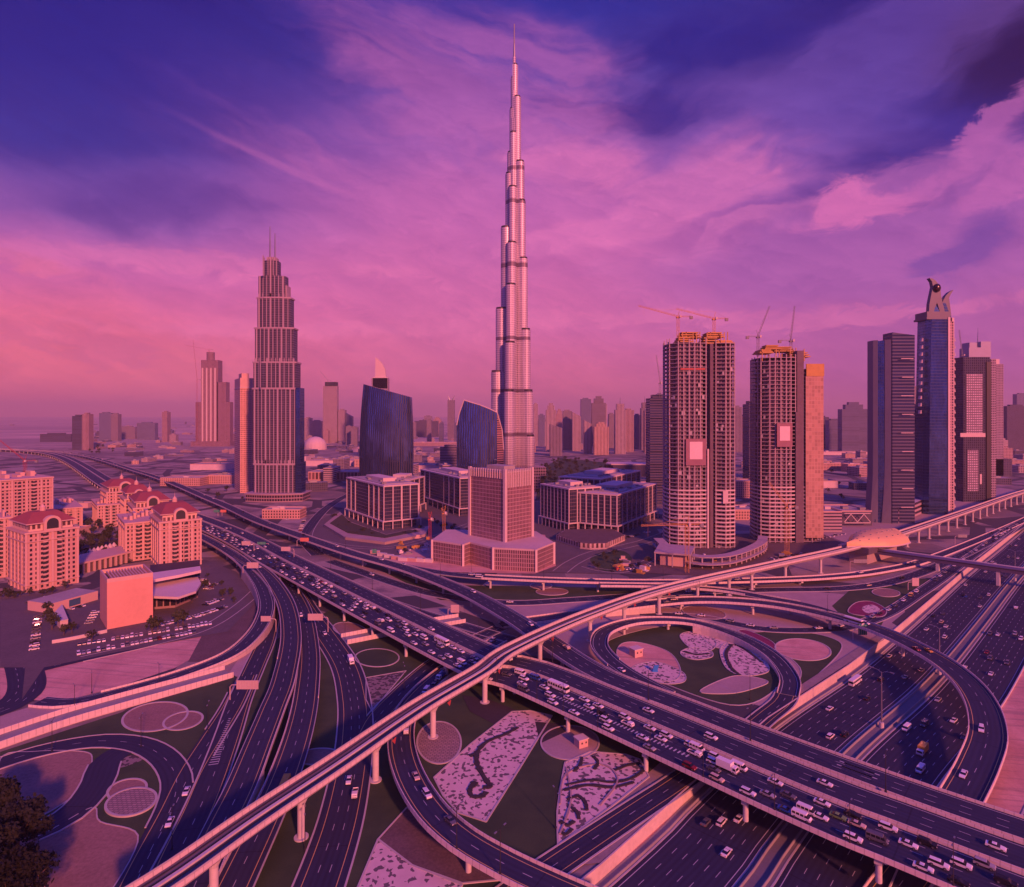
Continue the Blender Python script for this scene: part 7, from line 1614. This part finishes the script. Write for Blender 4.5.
def vehicle(kind, colr, q, ang, route, where, d=0.0, pitch=0.0, small=None, label=None):
    obs, to, ro, wh, one = proto(kind, colr); py = HY + F * (H - q.z) / q.y; px = 512 + F * q.x / q.y
    if px < -15 or px > 1040 or py > 900: return
    nm = {'saloon': 'saloon_car', 'off-roader': 'off_roader', 'minibus': 'minibus', 'coach': 'bus', 'box truck': 'truck', 'pickup': 'pickup_truck', 'recovery truck': 'truck'}[kind]
    cat = {'saloon_car': 'car', 'off_roader': 'off-road car', 'minibus': 'minibus', 'bus': 'bus', 'truck': 'truck', 'pickup_truck': 'pickup'}[nm]
    if small is None: small = py < 640
    if small: o = bpy.data.objects.new(nm, one); COL.objects.link(o)
    else:
        o = bpy.data.objects.new(nm, None); COL.objects.link(o)
        for c in obs: k = c.copy(); COL.objects.link(k); k.parent = o
        for w_ in wh:
            k = to.copy(); COL.objects.link(k); k.parent = o; k.location = w_; r_ = ro.copy(); COL.objects.link(r_); r_.parent = k
    o.location = q; o.rotation_euler = (0, -pitch, ang); o['category'] = cat; o['group'] = route; ALLV.append((o, kind, colr, where, d, label)); return o
COLS = ['white'] * 50 + ['silver'] * 16 + ['black'] * 12 + ['grey'] * 12 + ['dark red'] * 3 + ['blue'] * 3 + ['beige'] * 4
KINDS_ = ['saloon'] * 58 + ['off-roader'] * 34 + ['minibus'] * 5 + ['pickup'] * 3
tr_ = random.Random(11)
def traffic(key, lane, d0, d1, gap, where, direction=1, jit=.5, skip=0.0, big=True, lo=None):
    r_, w_, ofs, lanes, sh, dz = ROADS[key]; lw = (w_ - 2 * sh) / lanes; off = ofs - w_ / 2 + sh + lw * (lane + .5); d = d0 + tr_.uniform(0, gap)
    while d < d1:
        if tr_.random() >= skip:
            kd = tr_.choice(KINDS_); c, t_ = r_.at(d, off + tr_.uniform(-.35, .35), dz + .035); c2, _ = r_.at(d + 2, off, dz); 
            sl = math.atan2(r_.at(d + 2)[0].z - r_.at(d)[0].z, 2)
            vehicle(kd, tr_.choice(COLS), c, math.atan2(t_.y, t_.x) + (math.pi if direction < 0 else 0) + tr_.uniform(-.02, .02), 'vehicles on ' + where, where, d, sl * direction)
        d += gap * tr_.uniform(1 - jit * .45, 1 + jit)
def dpx(key, px):
    r_, w_, ofs, *_ = ROADS[key]; return min((abs(512 + F * c.x / max(1, c.y) - px), d) for d in range(0, int(r_.L), 2) for c in (r_.at(d, ofs)[0],) if c.y > 5)[1]
def special(key, px, lane, kind, colr, where, direction=1, label=None):
    r_, w_, ofs, lanes, sh, dz = ROADS[key]; lw = (w_ - 2 * sh) / lanes; off = ofs - w_ / 2 + sh + lw * (lane + .5)
    d = min((abs(512 + F * c.x / max(1, c.y) - px), d) for d in range(0, int(r_.L), 2) for c in (r_.at(d, off)[0],) if c.y > 5)[1]
    c, t_ = r_.at(d, off, dz + .035); vehicle(kind, colr, c, math.atan2(t_.y, t_.x) + (math.pi if direction < 0 else 0), 'vehicles on ' + where, where, d, 0, None, label)
WB = 'the crowded flyover deck'; a0 = dpx('busy', 130)
for ln, gp, sk in ((0, 9.6, .08), (1, 10.0, .10), (2, 13, .3), (3, 11.5, .18)):
    traffic('busy', ln, dpx('busy', 262), dpx('busy', 1020), gp, WB, 1, .75, sk)
    traffic('busy', ln, dpx('busy', 205), dpx('busy', 262), 13, WB, 1, .6, .2)
special('busy', 560, 0, 'coach', 'white', WB, label='white coach in the crowded queue just past where the rail viaduct crosses'); special('busy', 697, 0, 'minibus', 'white', WB)
special('busy', 726, 1, 'box truck', 'white', WB, label='white box truck with a tall cargo body in the crowded queue'); special('busy', 441, 0, 'coach', 'white', WB, label='white coach in the crowded queue just before the rail viaduct')
special('busy', 801, 3, 'minibus', 'white', WB); special('busy', 806, 2, 'minibus', 'white', WB); special('busy', 838, 1, 'saloon', 'green', WB, label='pale green saloon, the only green car in the queue')
WQ = 'the half-empty middle deck'; traffic('quiet', 1, dpx('quiet', 220), dpx('quiet', 1010), 46, WQ, 1, .9, .5); traffic('quiet', 2, dpx('quiet', 220), dpx('quiet', 500), 40, WQ, 1, .9, .4)
WF = 'the far deck'; traffic('far', 0, 200, rB.L - 20, 60, WF, 1, .9, .4); traffic('far', 1, 150, rB.L * .55, 40, WF, 1, .9, .4); traffic('far', 2, 300, rB.L * .5, 46, WF, 1, .9, .4)
special('b2', 480, 1, 'minibus', 'white', 'the level flyover'); traffic('b2', 0, 20, ROADS['b2'][0].L * .9, 48, 'the level flyover', 1, .9, .3)
WC = 'the great curved flyover'; special('c', 855, 1, 'coach', 'white', WC, label='white coach on the great curved flyover, above the flower bed'); special('c', 866, 0, 'off-roader', 'white', WC)
traffic('c', 1, ROADS['c'][0].L * .15, ROADS['c'][0].L * .95, 52, WC, 1, .8, .35); traffic('c', 0, ROADS['c'][0].L * .2, ROADS['c'][0].L * .95, 60, WC, 1, .8, .45)
special('c', 929, 0, 'saloon', 'yellow', WC)
traffic('e', 0, 20, 60, 40, 'the loop ramp', 1, .5, .3); traffic('f', 0, ROADS['f'][0].L * .25, ROADS['f'][0].L * .85, 13, 'the ramp round the pebble garden', 1, .4, .15)
special('f', 440, 0, 'recovery truck', 'blue', 'the ramp round the pebble garden', label='blue and yellow loaded truck on the ramp round the pebble garden')
traffic('f', 1, ROADS['f'][0].L * .0, ROADS['f'][0].L * .3, 14, 'the ramp round the pebble garden', 1, .6, .1)
WH = 'the broad road under the viaduct'; traffic('h', 1, 20, ROADS['h'][0].L - 20, 46, WH, 1, .8, .2); traffic('h', 0, 60, ROADS['h'][0].L - 20, 70, WH, 1, .8, .3); special('h', 351, 0, 'box truck', 'white', WH)
special('h0', 283, 0, 'coach', 'yellow', 'the straight ramp', label='white-roofed orange bus on the straight ramp just behind the rail viaduct'); special('h0', 301, 1, 'off-roader', 'white', 'the straight ramp')
special('m1', 187, 0, 'saloon', 'white', 'the merging lane', label='pale saloon where the small loop road joins the lane with the striped gore'); special('n', 169, 0, 'saloon', 'white', 'the small loop road', label='white saloon alone on the small loop road')
traffic('i', 0, 20, 90, 30, 'the middle ramp', 1, .6, .3); traffic('k', 0, 10, ROADS['k'][0].L * .6, 50, 'the outermost curved ramp', 1, .6, .3)
traffic('w', 0, 20, ROADS['w'][0].L * .42, 13, 'the slip road below the curved flyover', -1, .4, .15); traffic('w', 1, ROADS['w'][0].L * .35, ROADS['w'][0].L * .7, 16, 'the slip road below the curved flyover', -1, .4, .1)
special('w', 911, 0, 'minibus', 'yellow', 'the slip road below the curved flyover', -1)
traffic('x1', 1, 30, ROADS['x1'][0].L * .9, 44, 'the ground road beneath the level flyover', 1, .8, .4)
d1 = dpx('szr_a', 1040)
for ln in range(6):
    for ky, nm_, dr in (('szr_a', 'the highway carriageway by the retaining wall', 1), ('szr_b', 'the outer highway carriageway', -1)):
        traffic(ky, ln, dpx(ky, 700 if ky == 'szr_a' else 860), dpx(ky, 1035), 62 if ky == 'szr_a' else 58, nm_, dr, .85, .25)
special('szr_a', 855, 0, 'coach', 'white', 'the highway carriageway by the retaining wall', 1, 'white coach on the highway in the lane beside the retaining wall'); special('szr_b', 922, 3, 'box truck', 'yellow', 'the outer highway carriageway', -1, 'orange box truck on the outer highway carriageway')
special('szr_b', 921, 4, 'minibus', 'white', 'the outer highway carriageway', -1)
traffic('serv', 0, dpx('serv', 985), dpx('serv', 1040), 30, 'the service road at the edge', -1, .5, .1)
# parked cars
pk = random.Random(5)
def parked(p0, p1, n, where, face=math.pi / 2, skip=.1):
    A1, B1 = P(*p0), P(*p1); an = math.atan2((B1 - A1).y, (B1 - A1).x)
    for i in range(n):
        if pk.random() < skip: continue
        q = A1.lerp(B1, (i + .5) / n); q.z = .05; vehicle(pk.choice(KINDS_[:90]), pk.choice(COLS), q, an + face + pk.choice((0, math.pi)) + pk.uniform(-.05, .05), 'cars parked ' + where, where, i, 0, True)
parked((77, 645.5), (212, 624), 30, 'in the front row beside the long car park lane'); parked((76, 655), (196, 632.5), 26, 'in the second row beside the long car park lane', skip=.12)
parked((204, 606), (222, 599.5), 7, 'in the short row past the pavilion'); parked((200, 616), (226, 607), 8, 'in the second short row past the pavilion'); parked((34, 652), (38, 616), 11, 'in the column by the kiosk'); parked((62, 612), (84, 606), 6, 'behind the kiosk by the annex', skip=.3)
parked((160, 626), (200, 616), 12, 'in the inner row under the round trees'); parked((206, 590), (216, 584), 5, 'in the stub row by the pavilion end'); parked((86, 628), (96, 612), 6, 'in the yard beside the blank hall'); parked((26, 604), (50, 598), 8, 'in front of the lone residence'); parked((203, 580), (212, 592), 8, 'beside the flyover by the pavilion'); parked((286, 520), (306, 512), 10, 'on the plot past the low rounded block'); parked((300, 532), (304, 520), 7, 'along the road bend by the four-bay office block'); parked((610, 572), (650, 566), 12, 'in the dusty yard by the open concrete pavilion')
parked((400, 552), (430, 546), 9, 'in the sandy yard behind the line of cabins'); parked((770, 560), (820, 552), 12, 'below the rail viaduct beyond the unfinished towers'); parked((600, 545), (650, 532), 14, 'along the curb in front of the striped office blocks')
parked((905, 508), (935, 498), 8, 'in the lot beside the crowned tower'); parked((815, 540), (845, 534), 8, 'in front of the banded car park')
# unique labels: the kind and colour, then the place in the file of its like
from collections import defaultdict
gp_ = defaultdict(list)
for rec in ALLV:
    if rec[5]: rec[0]['label'] = rec[5]
    else: gp_[(rec[1], rec[2], rec[3])].append(rec)
for (kd, cl, wh_), rs in gp_.items():
    rs.sort(key=lambda r_: r_[4])
    for i, r_ in enumerate(rs):
        pre = ('the only %s %s' % (cl, kd)) if len(rs) == 1 else ('%s %s, %s such' % (cl, kd, nth(i)))
        pl_ = wh_ if wh_.startswith(('in ', 'beside ')) else 'along ' + wh_
        r_[0]['label'] = pre + ' ' + pl_
print('VEHICLES', len(ALLV))
HAZE = 0.000055
# ------------------------------------------------------------------ haze
hb = MB(); hb.box(-41500, 41500, -1500, 41500, ZL - 1, 900)
hm = bpy.data.materials.new('haze'); hm.use_nodes = True; hm.node_tree.nodes.clear(); ht = hm.node_tree
pv = ht.nodes.new('ShaderNodeVolumePrincipled'); ho = ht.nodes.new('ShaderNodeOutputMaterial'); ht.links.new(pv.outputs[0], ho.inputs['Volume'])
pv.inputs['Color'].default_value = (1, .86, .84, 1); pv.inputs['Density'].default_value = HAZE; pv.inputs["Anisotropy"].default_value = 0.05
hz = hb.build('haze', hm); tag(hz, kind='stuff')
